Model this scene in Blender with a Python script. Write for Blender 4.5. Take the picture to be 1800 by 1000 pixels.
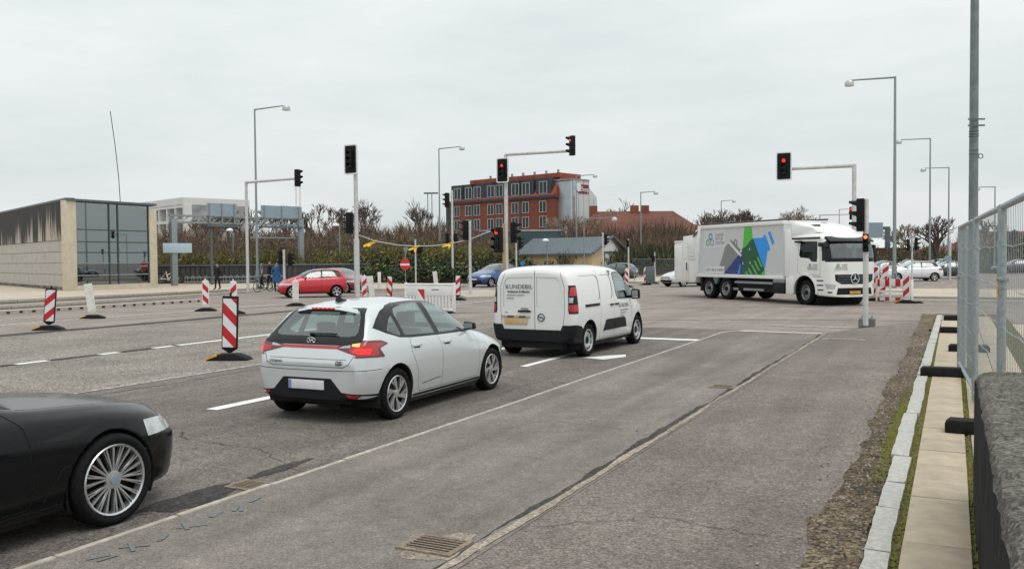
import bpy, bmesh, math, random
from mathutils import Vector, Matrix, bvhtree
random.seed(7)
R = math.radians
for o in list(bpy.data.objects): bpy.data.objects.remove(o, do_unlink=True)
scene = bpy.context.scene
COL = scene.collection

# ---------------------------------------------------------------- camera
CAM_H, FPX, YH, ROLL = 1.95, 1550.0, 454.0, 0.5
cd = bpy.data.cameras.new('camera'); cd.sensor_fit = 'HORIZONTAL'; cd.sensor_width = 36.0
cd.lens = FPX / 1800 * 36; cd.clip_start = 0.05; cd.clip_end = 6000
cam = bpy.data.objects.new('camera', cd); COL.objects.link(cam)
PITCH = math.atan((500 - YH) / FPX)
CM = Matrix.Translation((0, 0, CAM_H)) @ Matrix.Rotation(R(90) - PITCH, 4, 'X') @ Matrix.Rotation(-R(ROLL), 4, 'Z')
cam.matrix_world = CM
scene.camera = cam

# ---------------------------------------------------------------- sky, sun, exposure
SUN_EL, SUN_AZ = R(64), R(150)
world = bpy.data.worlds.new('World'); scene.world = world; world.use_nodes = True
nt = world.node_tree; nt.nodes.clear()
def wn(t): return nt.nodes.new(t)
wo = wn('ShaderNodeOutputWorld'); mixs = wn('ShaderNodeMixShader')
b1 = wn('ShaderNodeBackground'); b2 = wn('ShaderNodeBackground')
sky = wn('ShaderNodeTexSky'); sky.sky_type = 'NISHITA'; sky.sun_disc = False
sky.sun_elevation = SUN_EL; sky.sun_rotation = SUN_AZ; sky.air_density = 1.0; sky.dust_density = 2.0
nt.links.new(sky.outputs[0], b1.inputs[0]); b1.inputs[1].default_value = 0.1
tc = wn('ShaderNodeTexCoord'); mp = wn('ShaderNodeMapping'); mp.inputs['Scale'].default_value = (1.2, 1.2, 5.0)
nz = wn('ShaderNodeTexNoise'); nz.inputs['Scale'].default_value = 2.3; nz.inputs['Detail'].default_value = 6; nz.inputs['Roughness'].default_value = .58
cr = wn('ShaderNodeValToRGB')
cr.color_ramp.elements[0].position = .30; cr.color_ramp.elements[0].color = (.665, .715, .725, 1)
cr.color_ramp.elements[1].position = .62; cr.color_ramp.elements[1].color = (.79, .825, .825, 1)
nt.links.new(tc.outputs['Generated'], mp.inputs[0]); nt.links.new(mp.outputs[0], nz.inputs['Vector'])
nt.links.new(nz.outputs[0], cr.inputs[0])
sxz = wn('ShaderNodeSeparateXYZ'); nt.links.new(tc.outputs['Generated'], sxz.inputs[0])      # overcast sky: brighter towards the zenith
ov = wn('ShaderNodeMapRange'); ov.inputs[1].default_value = 0; ov.inputs[2].default_value = 1; ov.inputs[3].default_value = 1.0; ov.inputs[4].default_value = 1.65; nt.links.new(sxz.outputs[2], ov.inputs[0])
nt.links.new(cr.outputs[0], b2.inputs[0]); nt.links.new(ov.outputs[0], b2.inputs[1])
mixs.inputs[0].default_value = .93
nt.links.new(b1.outputs[0], mixs.inputs[1]); nt.links.new(b2.outputs[0], mixs.inputs[2]); nt.links.new(mixs.outputs[0], wo.inputs[0])
sl = bpy.data.lights.new('sun', 'SUN'); sl.energy = 1.4; sl.angle = R(38); sl.color = (1, .965, .92)
sun = bpy.data.objects.new('sun', sl); COL.objects.link(sun)
sd = Vector((math.sin(SUN_AZ) * math.cos(SUN_EL), math.cos(SUN_AZ) * math.cos(SUN_EL), math.sin(SUN_EL)))
sun.rotation_euler = sd.to_track_quat('Z', 'Y').to_euler()
vs = scene.view_settings; vs.view_transform = 'Standard'; vs.look = 'None'; vs.exposure = 0.0; vs.gamma = 1.0

# ---------------------------------------------------------------- pixel helpers (pixels of the 1800x1000 photograph)
def ray(x, y):
    return CM.to_3x3() @ Vector(((x - 900) / FPX, (500 - y) / FPX, -1.0))
def G(x, y, z=0.0):
    d = ray(x, y); t = (z - CAM_H) / d.z
    return Vector((0, 0, CAM_H)) + d * t
def at(x, y, Y):
    d = ray(x, y); t = Y / d.y
    return Vector((0, 0, CAM_H)) + d * t
def zat(p, y, x=None):
    """height of image row y above the point p (at p's depth)"""
    d0 = CM.inverted() @ Vector((p.x, p.y, p.z))
    px = 900 + FPX * d0.x / -d0.z if x is None else x
    return at(px, y, p.y).z
RH = 26.6                                   # heading of the road, degrees from +Y towards +X
EV = Vector((math.sin(R(RH)), math.cos(R(RH)), 0)); NV = Vector((EV.y, -EV.x, 0))
def hv(h): return Vector((math.sin(R(h)), math.cos(R(h)), 0))

# ---------------------------------------------------------------- materials
MATS = {}
def newmat(name):
    m = bpy.data.materials.new(name); m.use_nodes = True; MATS[name] = m
    return m, m.node_tree, m.node_tree.nodes['Principled BSDF']
def nn(t, kind, **kw):
    n = t.nodes.new(kind)
    for k, v in kw.items(): n.inputs[k].default_value = v
    return n
def mat(name, col, rough=.5, metal=0.0, var=0.0, scale=4.0, bump=0.0, bscale=60.0, coat=0.0, spec=.5, stretch=None, col2=None, lo=.35, hi=.7):
    m, t, b = newmat(name)
    b.inputs['Roughness'].default_value = rough; b.inputs['Metallic'].default_value = metal
    b.inputs['Coat Weight'].default_value = coat; b.inputs['Coat Roughness'].default_value = .04
    b.inputs['Specular IOR Level'].default_value = spec
    c = (*col, 1)
    b.inputs['Base Color'].default_value = c
    if var or bump or col2:
        g = nn(t, 'ShaderNodeTexCoord'); v = g.outputs['Object']
        if stretch:
            mpp = nn(t, 'ShaderNodeMapping'); mpp.inputs['Scale'].default_value = stretch
            t.links.new(v, mpp.inputs[0]); v = mpp.outputs[0]
        if var or col2:
            n = nn(t, 'ShaderNodeTexNoise', Scale=scale, Detail=6.0, Roughness=.62); t.links.new(v, n.inputs['Vector'])
            r = nn(t, 'ShaderNodeValToRGB'); e = r.color_ramp.elements
            e[0].position = lo; e[1].position = hi
            c2 = col2 if col2 else tuple(x * (1 + var) for x in col)
            c1 = col if col2 else tuple(x * (1 - var) for x in col)
            e[0].color = (*c1, 1); e[1].color = (*[min(x, 1) for x in c2], 1)
            t.links.new(n.outputs[0], r.inputs[0]); t.links.new(r.outputs[0], b.inputs['Base Color'])
        if bump:
            n2 = nn(t, 'ShaderNodeTexNoise', Scale=bscale, Detail=4.0); t.links.new(v, n2.inputs['Vector'])
            bp = nn(t, 'ShaderNodeBump', Strength=bump, Distance=.02); t.links.new(n2.outputs[0], bp.inputs['Height'])
            t.links.new(bp.outputs[0], b.inputs['Normal'])
    return m
def asphalt(name, base, tint2, speck=.5, sscale=95.0, patch=.25, streak=.12, rough=.9, bump=.5, crack=0.0, ramp=None):
    """aggregate speckle + large patches + streaks that run along the road"""
    m, t, b = newmat(name); L = t.links.new
    b.inputs['Roughness'].default_value = rough; b.inputs['Specular IOR Level'].default_value = .25
    geo = nn(t, 'ShaderNodeNewGeometry'); pos = geo.outputs['Position']
    rot = nn(t, 'ShaderNodeMapping'); rot.inputs['Rotation'].default_value = (0, 0, R(RH)); L(pos, rot.inputs[0])
    n1 = nn(t, 'ShaderNodeTexNoise', Scale=.45, Detail=6.0, Roughness=.6); L(pos, n1.inputs['Vector'])
    stm = nn(t, 'ShaderNodeMapping'); stm.inputs['Scale'].default_value = (2.2, .12, 1); L(rot.outputs[0], stm.inputs[0])
    n2 = nn(t, 'ShaderNodeTexNoise', Scale=1.0, Detail=5.0, Roughness=.6); L(stm.outputs[0], n2.inputs['Vector'])
    vo = nn(t, 'ShaderNodeTexVoronoi', Scale=sscale); L(pos, vo.inputs['Vector'])
    n3 = nn(t, 'ShaderNodeTexNoise', Scale=sscale * .55, Detail=3.0, Roughness=.7); L(pos, n3.inputs['Vector'])
    mx = nn(t, 'ShaderNodeMix'); mx.data_type = 'RGBA'
    mx.inputs[6].default_value = (*base, 1); mx.inputs[7].default_value = (*tint2, 1)
    rr = nn(t, 'ShaderNodeMapRange'); rr.inputs[1].default_value = .36; rr.inputs[2].default_value = .66; L(n1.outputs[0], rr.inputs[0])
    L(rr.outputs[0], mx.inputs[0])
    def mulfac(src, lo, hi, a, bb):
        q = nn(t, 'ShaderNodeMapRange'); q.inputs[1].default_value = a; q.inputs[2].default_value = bb
        q.inputs[3].default_value = lo; q.inputs[4].default_value = hi; L(src, q.inputs[0]); return q.outputs[0]
    f1 = mulfac(n2.outputs[0], 1 - streak, 1 + streak, .3, .7)
    sep = nn(t, 'ShaderNodeSeparateColor'); L(vo.outputs['Color'], sep.inputs[0])
    f2 = mulfac(sep.outputs[0], 1 - speck, 1 + speck, 0, 1)
    f3 = mulfac(n3.outputs[0], 1 - speck * .8, 1 + speck * .8, .3, .7)
    n4 = nn(t, 'ShaderNodeTexNoise', Scale=6.0, Detail=5.0, Roughness=.7); L(pos, n4.inputs['Vector'])
    f4 = mulfac(n4.outputs[0], 1 - patch * .6, 1 + patch * .6, .3, .7)
    cur = None
    n5 = nn(t, 'ShaderNodeTexNoise', Scale=sscale * .22, Detail=4.0, Roughness=.75); L(pos, n5.inputs['Vector'])
    fl = [f1, f2, f3, f4, mulfac(n5.outputs[0], 1 - speck * .45, 1 + speck * .45, .3, .7)]
    if ramp:                                        # worn tyre tracks and dust along the kerb, across the road
        dt = nn(t, 'ShaderNodeVectorMath'); dt.operation = 'DOT_PRODUCT'; L(pos, dt.inputs[0]); dt.inputs[1].default_value = tuple(NV)
        wz_ = nn(t, 'ShaderNodeMath'); wz_.operation = 'MULTIPLY_ADD'; L(n1.outputs[0], wz_.inputs[0]); wz_.inputs[1].default_value = .9; wz_.inputs[2].default_value = -.45
        w2 = nn(t, 'ShaderNodeMath'); L(dt.outputs['Value'], w2.inputs[0]); L(wz_.outputs[0], w2.inputs[1])
        t0_, t1_ = ramp[0][0], ramp[-1][0]; mr_ = nn(t, 'ShaderNodeMapRange'); mr_.inputs[1].default_value = t0_; mr_.inputs[2].default_value = t1_; L(w2.outputs[0], mr_.inputs[0])
        cr_ = nn(t, 'ShaderNodeValToRGB'); el = cr_.color_ramp.elements
        for i_, (tt, gg) in enumerate(ramp):
            q_ = el[i_] if i_ < 2 else el.new((tt - t0_) / (t1_ - t0_)); 
            q_.position = (tt - t0_) / (t1_ - t0_); q_.color = (gg * .5,) * 3 + (1,)
        k_ = nn(t, 'ShaderNodeMath'); k_.operation = 'MULTIPLY'; k_.inputs[1].default_value = 2.0; L(cr_.outputs[0], k_.inputs[0]); fl.append(k_.outputs[0])
    for f in fl:
        if cur is None: cur = f
        else:
            k = nn(t, 'ShaderNodeMath'); k.operation = 'MULTIPLY'; L(cur, k.inputs[0]); L(f, k.inputs[1]); cur = k.outputs[0]
    if crack:
        cv = nn(t, 'ShaderNodeTexVoronoi', Scale=.55); cv.feature = 'DISTANCE_TO_EDGE'
        wv = nn(t, 'ShaderNodeTexNoise', Scale=2.5, Detail=4.0); L(pos, wv.inputs['Vector'])
        av = nn(t, 'ShaderNodeVectorMath'); av.operation = 'MULTIPLY_ADD'; L(wv.outputs['Color'], av.inputs[0]); av.inputs[1].default_value = (.5, .5, .5); L(pos, av.inputs[2])
        L(av.outputs[0], cv.inputs['Vector'])
        f5 = mulfac(cv.outputs['Distance'], 1 - crack, 1, 0.0, .012)
        k = nn(t, 'ShaderNodeMath'); k.operation = 'MULTIPLY'; L(cur, k.inputs[0]); L(f5, k.inputs[1]); cur = k.outputs[0]
    vm = nn(t, 'ShaderNodeVectorMath'); vm.operation = 'SCALE'; L(mx.outputs[2], vm.inputs[0]); L(cur, vm.inputs['Scale'])
    L(vm.outputs[0], b.inputs['Base Color'])
    bp = nn(t, 'ShaderNodeBump', Strength=bump, Distance=.006); L(n3.outputs[0], bp.inputs['Height']); L(bp.outputs[0], b.inputs['Normal'])
    return m
def worn_paint(name, col, under, wear=.5, scale=9.0):
    m, t, b = newmat(name); L = t.links.new; b.inputs['Roughness'].default_value = .8
    geo = nn(t, 'ShaderNodeNewGeometry')
    n = nn(t, 'ShaderNodeTexNoise', Scale=scale, Detail=8.0, Roughness=.75); L(geo.outputs['Position'], n.inputs['Vector'])
    r = nn(t, 'ShaderNodeValToRGB'); e = r.color_ramp.elements
    e[0].position = max(0, wear - .06); e[1].position = wear + .06; e[0].color = (*under, 1); e[1].color = (*col, 1)
    L(n.outputs[0], r.inputs[0]); L(r.outputs[0], b.inputs['Base Color'])
    return m
def glass(name, tint, refl=.06):
    m = bpy.data.materials.new(name); m.use_nodes = True; MATS[name] = m; t = m.node_tree; t.nodes.clear(); L = t.links.new
    o = nn(t, 'ShaderNodeOutputMaterial'); tr = nn(t, 'ShaderNodeBsdfTransparent'); tr.inputs[0].default_value = (*tint, 1)
    gl = nn(t, 'ShaderNodeBsdfGlossy'); gl.inputs['Roughness'].default_value = .02; gl.inputs[0].default_value = (.95, .97, .97, 1)
    fr = nn(t, 'ShaderNodeLayerWeight'); fr.inputs[0].default_value = .5
    pw = nn(t, 'ShaderNodeMath'); pw.operation = 'POWER'; L(fr.outputs['Facing'], pw.inputs[0]); pw.inputs[1].default_value = 4.0
    ad = nn(t, 'ShaderNodeMath'); ad.operation = 'ADD'; ad.inputs[1].default_value = refl; L(pw.outputs[0], ad.inputs[0]); ad.use_clamp = True
    mx = nn(t, 'ShaderNodeMixShader'); L(ad.outputs[0], mx.inputs[0]); L(tr.outputs[0], mx.inputs[1]); L(gl.outputs[0], mx.inputs[2]); L(mx.outputs[0], o.inputs[0])
    return m
def emis(name, col, s):
    m, t, b = newmat(name); b.inputs['Base Color'].default_value = (*col, 1)
    b.inputs['Emission Color'].default_value = (*col, 1); b.inputs['Emission Strength'].default_value = s; b.inputs['Roughness'].default_value = .3
    return m
mat('galv', (.27, .31, .32), .45, .55, var=.22, scale=14, bump=.1, bscale=40)
mat('mast_steel', (.17, .20, .205), .5, .35, var=.2, scale=9)
mat('galv_dark', (.12, .15, .16), .5, .4, var=.25, scale=12)
mat('fence_steel', (.34, .39, .40), .42, .6, var=.2, scale=18)
mat('pole_grey', (.55, .56, .55), .5, .1, var=.12, scale=6)
mat('lamp_head', (.50, .52, .53), .4, .3)
mat('white_plastic', (.74, .74, .72), .5, var=.07, scale=7)
mat('white_dirty', (.66, .65, .61), .6, var=.14, scale=9)
mat('black_plastic', (.009, .010, .012), .5, var=.25, scale=20, spec=.25)
mat('black_rubber', (.014, .014, .014), .8, spec=.2, var=.35, scale=9, bump=.3, bscale=50)
mat('signal_black', (.006, .007, .008), .5, spec=.2)
mat('lens_dark', (.03, .012, .012), .12)
mat('lens_off', (.012, .016, .014), .12)
emis('lens_red', (1, .035, .02), 1.15)
emis('lens_red_dim', (.35, .015, .012), .35)
emis('lens_amber_hot', (1, .22, .06), 1.6)
mat('red_refl', (.50, .018, .025), .4, var=.12, scale=30)
mat('white_refl', (.74, .75, .75), .4, var=.06, scale=30)
mat('yellow_rub', (.70, .36, .02), .6, var=.25, scale=25)
mat('yellow_flag', (.80, .52, .02), .6, var=.2, scale=12)
mat('orange_tag', (.80, .34, .02), .5, var=.3, scale=60, lo=.45, hi=.5)
mat('concrete', (.46, .43, .38), .85, var=.16, scale=7, bump=.3, bscale=60)
mat('concrete_dark', (.14, .14, .135), .9, var=.3, scale=8, bump=.4, bscale=60)
mat('granite', (.34, .33, .305), .8, col2=(.54, .525, .49), scale=26, bump=.45, bscale=45, lo=.3, hi=.7)
mat('slab', (.45, .375, .275), .85, var=.14, scale=5, bump=.15, bscale=90)
mat('moss', (.055, .060, .014), .95, col2=(.16, .125, .05), scale=16, bump=.9, bscale=70, lo=.4, hi=.62)
mat('wood_post', (.40, .27, .13), .75, var=.35, scale=6, stretch=(6, 6, .6))
mat('sign_grey', (.27, .35, .40), .45, .25, var=.08, scale=3)
mat('sign_blue', (.06, .20, .50), .4)
mat('sign_red', (.62, .02, .03), .4)
mat('tyre', (.010, .010, .011), .8, var=.3, scale=30, spec=.15)
mat('alloy', (.60, .61, .62), .28, .85)
mat('alloy_dull', (.42, .43, .44), .38, .7)
mat('steel_wheel', (.50, .52, .53), .42, .55)
mat('rim_dark', (.008, .008, .009), .5, spec=.2)
mat('chrome', (.75, .76, .77), .15, 1.0)
mat('trim_black', (.006, .007, .008), .25, coat=.0, spec=.35)
mat('gap', (.012, .012, .013), .8)
mat('under', (.012, .012, .012), .9)
mat('seat', (.12, .13, .135), .8)
mat('seat_light', (.30, .32, .31), .8)
mat('lining', (.20, .23, .23), .9)
mat('lamp_red', (.42, .008, .014), .10, coat=.9)
mat('lamp_red_dark', (.12, .006, .012), .10, coat=.9)
mat('lamp_clear', (.45, .47, .48), .12, coat=.9, var=.25, scale=14)
mat('plate_white', (.62, .62, .65), .5, col2=(.72, .71, .70), scale=5)
mat('plate_yellow', (.60, .36, .10), .5, col2=(.55, .42, .28), scale=5)
mat('ink', (.035, .035, .04), .6)
mat('ink_light', (.30, .31, .32), .6)
emis('lamp_lit', (.95, .02, .015), .75)
emis('amber_lit', (1, .42, .10), .9)
glass('car_glass', (.62, .82, .79), .16)
glass('car_glass_dark', (.14, .18, .18), .03)
glass('win_glass', (.26, .36, .38), .05)

# ---------------------------------------------------------------- mesh building
def link(o, parent=None):
    COL.objects.link(o)
    if parent is not None: o.parent = parent
    return o
def tag(o, label=None, cat=None, group=None, kind=None):
    if label: o['label'] = label
    if cat: o['category'] = cat
    if group: o['group'] = group
    if kind: o['kind'] = kind
    return o
def empty(name, loc=(0, 0, 0), rz=0.0, label=None, cat=None, group=None):
    o = bpy.data.objects.new(name, None); o.location = loc; o.rotation_euler = (0, 0, rz); o.empty_display_size = .2
    link(o); return tag(o, label, cat, group)
def copy_tree(o, parent=None):
    c = o.copy(); COL.objects.link(c); c.parent = parent
    for ch in list(o.children): copy_tree(ch, c)
    return c
def M(n): return MATS[n] if isinstance(n, str) else n
class MB:
    def __init__(s): s.v = []; s.f = []; s.m = []
    def add(s, vs, fs, m=0):
        b = len(s.v); s.v += [tuple(p) for p in vs]
        for f in fs: s.f.append(tuple(b + i for i in f)); s.m.append(m)
        return s
    def box(s, x0, x1, y0, y1, z0, z1, m=0):
        return s.add([(x0, y0, z0), (x1, y0, z0), (x1, y1, z0), (x0, y1, z0), (x0, y0, z1), (x1, y0, z1), (x1, y1, z1), (x0, y1, z1)],
                     [(0, 3, 2, 1), (4, 5, 6, 7), (0, 1, 5, 4), (1, 2, 6, 5), (2, 3, 7, 6), (3, 0, 4, 7)], m)
    def hexa(s, bot, top, m=0):
        return s.add(list(bot) + list(top), [(0, 3, 2, 1), (4, 5, 6, 7), (0, 1, 5, 4), (1, 2, 6, 5), (2, 3, 7, 6), (3, 0, 4, 7)], m)
    def tube(s, p0, p1, r0, r1=None, n=10, m=0, cap=True):
        p0, p1 = Vector(p0), Vector(p1); r1 = r0 if r1 is None else r1
        d = (p1 - p0).normalized(); a = d.orthogonal().normalized(); b = d.cross(a)
        vs = [p0 + (a * math.cos(2 * math.pi * i / n) + b * math.sin(2 * math.pi * i / n)) * r0 for i in range(n)]
        vs += [p1 + (a * math.cos(2 * math.pi * i / n) + b * math.sin(2 * math.pi * i / n)) * r1 for i in range(n)]
        fs = [(i, (i + 1) % n, n + (i + 1) % n, n + i) for i in range(n)]
        if cap: fs += [tuple(range(n - 1, -1, -1)), tuple(range(n, 2 * n))]
        return s.add(vs, fs, m)
    def path(s, pts, r, n=8, m=0):
        for a, b in zip(pts, pts[1:]): s.tube(a, b, r, r, n, m)
        return s
    def prism(s, poly, ax, a, b, m=0):
        """polygon in the two other axes, extruded along ax from a to b"""
        def mk(p, k):
            return {'x': (k, p[0], p[1]), 'y': (p[0], k, p[1]), 'z': (p[0], p[1], k)}[ax]
        n = len(poly); vs = [mk(p, a) for p in poly] + [mk(p, b) for p in poly]
        fs = [(i, (i + 1) % n, n + (i + 1) % n, n + i) for i in range(n)] + [tuple(range(n - 1, -1, -1)), tuple(range(n, 2 * n))]
        return s.add(vs, fs, m)
    def lathe(s, prof, ax='z', n=24, m=0, c=(0, 0, 0), ms=None):
        """profile (r, h) turned about ax through c"""
        vs = []
        for r, h in prof:
            for i in range(n):
                t = 2 * math.pi * i / n; u, w = r * math.cos(t), r * math.sin(t)
                p = {'z': (u, w, h), 'y': (u, h, w), 'x': (h, u, w)}[ax]
                vs.append((p[0] + c[0], p[1] + c[1], p[2] + c[2]))
        k0 = len(s.f)
        fs = []; mm = []
        for j in range(len(prof) - 1):
            for i in range(n):
                fs.append((j * n + i, j * n + (i + 1) % n, (j + 1) * n + (i + 1) % n, (j + 1) * n + i)); mm.append(ms[j] if ms else m)
        s.add(vs, fs, m)
        s.m[k0:] = mm
        return s
    def sheet(s, pts, z, m=0):
        return s.add([(p[0], p[1], z) for p in pts], [tuple(range(len(pts)))], m)
    def mesh(s, name, mats, smooth=False, bevel=0.0, recalc=True, ang=35):
        me = bpy.data.meshes.new(name); me.from_pydata(s.v, [], s.f)
        for q in mats: me.materials.append(M(q))
        me.polygons.foreach_set('material_index', s.m)
        if recalc or bevel:
            bm = bmesh.new(); bm.from_mesh(me)
            if recalc: bmesh.ops.recalc_face_normals(bm, faces=bm.faces)
            if bevel:
                ed = [e for e in bm.edges if len(e.link_faces) == 2 and e.calc_face_angle(0) > R(25)]
                bmesh.ops.bevel(bm, geom=ed, offset=bevel, segments=2, profile=.6, affect='EDGES', clamp_overlap=True)
            bm.to_mesh(me); bm.free()
        if smooth or bevel:
            me.shade_smooth(); me.set_sharp_from_angle(angle=R(ang))
        return me
    def build(s, name, mats, parent=None, loc=None, rz=0.0, **kw):
        if not isinstance(mats, (list, tuple)): mats = [mats]
        o = bpy.data.objects.new(name, s.mesh(name, mats, **kw))
        if loc is not None: o.location = loc
        if rz: o.rotation_euler = (0, 0, rz)
        return link(o, parent)
def text_mesh(txt, size, ext=.002, align='CENTER', shear=0, bold=0.0):
    cu = bpy.data.curves.new('lettering', 'FONT'); cu.body = txt; cu.size = size; cu.align_x = align; cu.align_y = 'CENTER'; cu.extrude = ext; cu.shear = shear
    cu.resolution_u = 3; cu.offset = bold
    o = bpy.data.objects.new('lettering', cu); COL.objects.link(o)
    dg = bpy.context.evaluated_depsgraph_get()
    me = bpy.data.meshes.new_from_object(o.evaluated_get(dg)); bpy.data.objects.remove(o, do_unlink=True)
    return me
def lettering(txt, size, m, parent, mtx, name='lettering', **kw):
    me = text_mesh(txt, size, **kw); me.materials.clear(); me.materials.append(M(m))
    o = bpy.data.objects.new(name, me); link(o, parent); o.matrix_local = mtx; return o
# ================================================================ ground
def rd(s, t, z=0.0):
    p = EV * s + NV * t; return Vector((p.x, p.y, z))
RZ = R(90 - RH)                               # local x along the road, local y to the left of it
asphalt('asph_base', (.215, .183, .161), (.285, .245, .217), speck=.26, sscale=60, streak=.12, patch=.2, crack=.2)
asphalt('asph_lane', (.138, .118, .105), (.198, .172, .154), speck=.42, sscale=75, streak=.20, patch=.3, crack=.28, ramp=[(-11.6, 1.05), (-9.0, 1.0), (-8.3, .93), (-7.9, .84), (-7.4, .96), (-7.0, .98), (-6.5, .84), (-6.1, .90), (-5.75, 1.12), (-5.1, 1.4)])
asphalt('asph_chip', (.185, .164, .142), (.262, .234, .203), speck=.60, sscale=55, streak=.10, patch=.25, bump=1.0)
asphalt('asph_cycle', (.150, .131, .116), (.206, .182, .162), speck=.28, sscale=110, streak=.22, patch=.25, ramp=[(-5.12, .86), (-4.7, .92), (-3.8, 1.05), (-3.1, 1.1), (-2.7, .85)])
asphalt('asph_walk', (.148, .124, .109), (.205, .175, .155), speck=.38, sscale=75, streak=.14, patch=.25)
asphalt('asph_tar', (.032, .029, .028), (.075, .068, .063), speck=.4, sscale=50, streak=.2, patch=.3)
asphalt('verge', (.165, .128, .085), (.062, .048, .030), speck=.8, sscale=48, streak=.1, patch=.6, bump=1.0)
asphalt('paving_beige', (.43, .365, .285), (.50, .43, .345), speck=.10, sscale=30, streak=.06, patch=.2)
asphalt('seam', (.32, .275, .22), (.21, .18, .14), speck=.35, sscale=60, streak=.3, patch=.4)
worn_paint('paint_white', (.74, .73, .70), (.34, .31, .29), .33, 14)
worn_paint('paint_faint', (.50, .47, .44), (.23, .215, .20), .50, 9)
worn_paint('paint_blue', (.115, .19, .215), (.165, .145, .13), .53, 30)
def band(name, mt, t0, t1, s0, s1, z, parent=None, kind='structure', th=0.0, wob=0.0, ds=.25, seed=1):
    """strip along the road with wobbly long edges"""
    rnd = random.Random(seed); n = max(1, int((s1 - s0) / ds)) if wob else 1
    mb = MB(); A = []; B = []; wa = wb = 0
    for i in range(n + 1):
        s = s0 + (s1 - s0) * i / n
        wa = wa * .8 + rnd.uniform(-wob, wob) * .6; wb = wb * .8 + rnd.uniform(-wob, wob) * .6
        A.append(rd(s, t0 + wa, z)); B.append(rd(s, t1 + wb, z))
    for i in range(n):
        if th:
            bot = [v - Vector((0, 0, th)) for v in (A[i], B[i], B[i + 1], A[i + 1])]
            mb.hexa(bot, (A[i], B[i], B[i + 1], A[i + 1]))
        else: mb.add([A[i], B[i], B[i + 1], A[i + 1]], [(0, 1, 2, 3)])
    o = mb.build(name, mt, parent)
    if kind: o['kind'] = kind
    return o
g = MB().sheet([(-900, -300), (900, -300), (900, 2500), (-900, 2500)], 0).build('ground', 'asph_base'); g['kind'] = 'structure'
lane = band('road', 'asph_lane', -11.6, -5.1, -14, 23.5, .004, wob=.04, seed=3)
chip = band('road', 'asph_chip', -22.4, -11.6, -14, 26, .005, wob=.05, seed=4)
band('road', 'asph_base', -60, -22.9, -14, 19, .003)
tar = band('tar_joint', 'asph_tar', -22.95, -22.35, -12, 34, .009, wob=.07, seed=5)
CT = .06                                          # raised path
# cycle track with a rounded far corner
poly = [rd(-14, -5.12), rd(21.6, -5.12), rd(22.3, -5.0), rd(22.75, -4.65), rd(22.85, -4.2), rd(22.75, -2.7), rd(-14, -2.7)]
mb = MB(); n = len(poly)
mb.add([(p.x, p.y, 0) for p in poly] + [(p.x, p.y, CT) for p in poly], [tuple(range(n, 2 * n))] + [(i, (i + 1) % n, n + (i + 1) % n, n + i) for i in range(n)])
ctrack = mb.build('cycle_track', 'asph_cycle'); ctrack['kind'] = 'structure'
mb = MB(); poly = [rd(-14, -2.72), rd(22.75, -2.72), rd(24.2, -2.3), rd(27.5, -.9), rd(30, -.55), rd(-14, -.55)]; n = len(poly)
mb.add([(p.x, p.y, 0) for p in poly] + [(p.x, p.y, CT - .006) for p in poly], [tuple(range(n, 2 * n))] + [(i, (i + 1) % n, n + (i + 1) % n, n + i) for i in range(n)])
walk = mb.build('footway', 'asph_walk'); walk['kind'] = 'structure'
# thin kerb stones between the lane and the cycle track
mat('kerb_pale', (.42, .375, .315), .85, var=.2, scale=9, bump=.3, bscale=60)
kme = MB().box(0, .985, -.028, .028, 0, .070).mesh('kerb_stone', ['kerb_pale'], bevel=.012)
def stone(name, me, parent, s, t, z=0, rz=None, sc=(1, 1, 1)):
    o = bpy.data.objects.new(name, me); link(o, parent); o.location = rd(s, t, z); o.rotation_euler = (0, 0, RZ if rz is None else rz); o.scale = sc; return o
rnd = random.Random(11)
for i in range(23):
    stone('kerb_stone', kme, ctrack, -1.3 + i, -5.145 + rnd.uniform(-.006, .006), rnd.uniform(-.004, .004))
for (s, t, a, l) in ((21.7, -5.17, -10, .62), (22.31, -5.06, -38, .55), (22.74, -4.70, -72, .45)):
    stone('kerb_stone', kme, ctrack, s, t, 0, RZ + R(a), (l, 1, 1))
# pale seam between the cycle track and the footway, with the open crack beside it
band('path_seam', 'seam', -2.80, -2.735, -4, 22.6, CT + .006, wob=.018, ds=.12, seed=8)
band('path_crack', 'asph_tar', -2.85, -2.795, -4, 22.6, CT + .004, wob=.035, ds=.12, seed=9)
verge = band('gravel_verge', 'verge', -.83, -.47, -4, 31, CT + .004, wob=.07, ds=.2, seed=10)
mb = MB(); rnd = random.Random(5)                       # loose stones and dead leaves on the verge
for i in range(2600):
    s = rnd.uniform(4, 24); t = rnd.gauss(-.62, .13) if rnd.random() < .85 else rnd.uniform(-1.2, -.5)
    r = rnd.uniform(.004, .016); p = rd(s, t, CT + .004); a = rnd.uniform(0, 6.3)
    c, d = math.cos(a) * r, math.sin(a) * r
    mb.add([(p.x + c, p.y + d, p.z), (p.x - d, p.y + c, p.z), (p.x - c, p.y - d, p.z), (p.x + d, p.y - c, p.z), (p.x, p.y, p.z + r * .8)], [(0, 1, 4), (1, 2, 4), (2, 3, 4), (3, 0, 4)], rnd.choice((0, 0, 1, 2)))
mat('pebble', (.30, .27, .23), .9, var=.3, scale=3); mat('pebble_dark', (.10, .085, .065), .9); mat('leaf_dead', (.17, .10, .05), .9)
mb.build('pebbles', ['pebble', 'pebble_dark', 'leaf_dead'])['kind'] = 'stuff'
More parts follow.
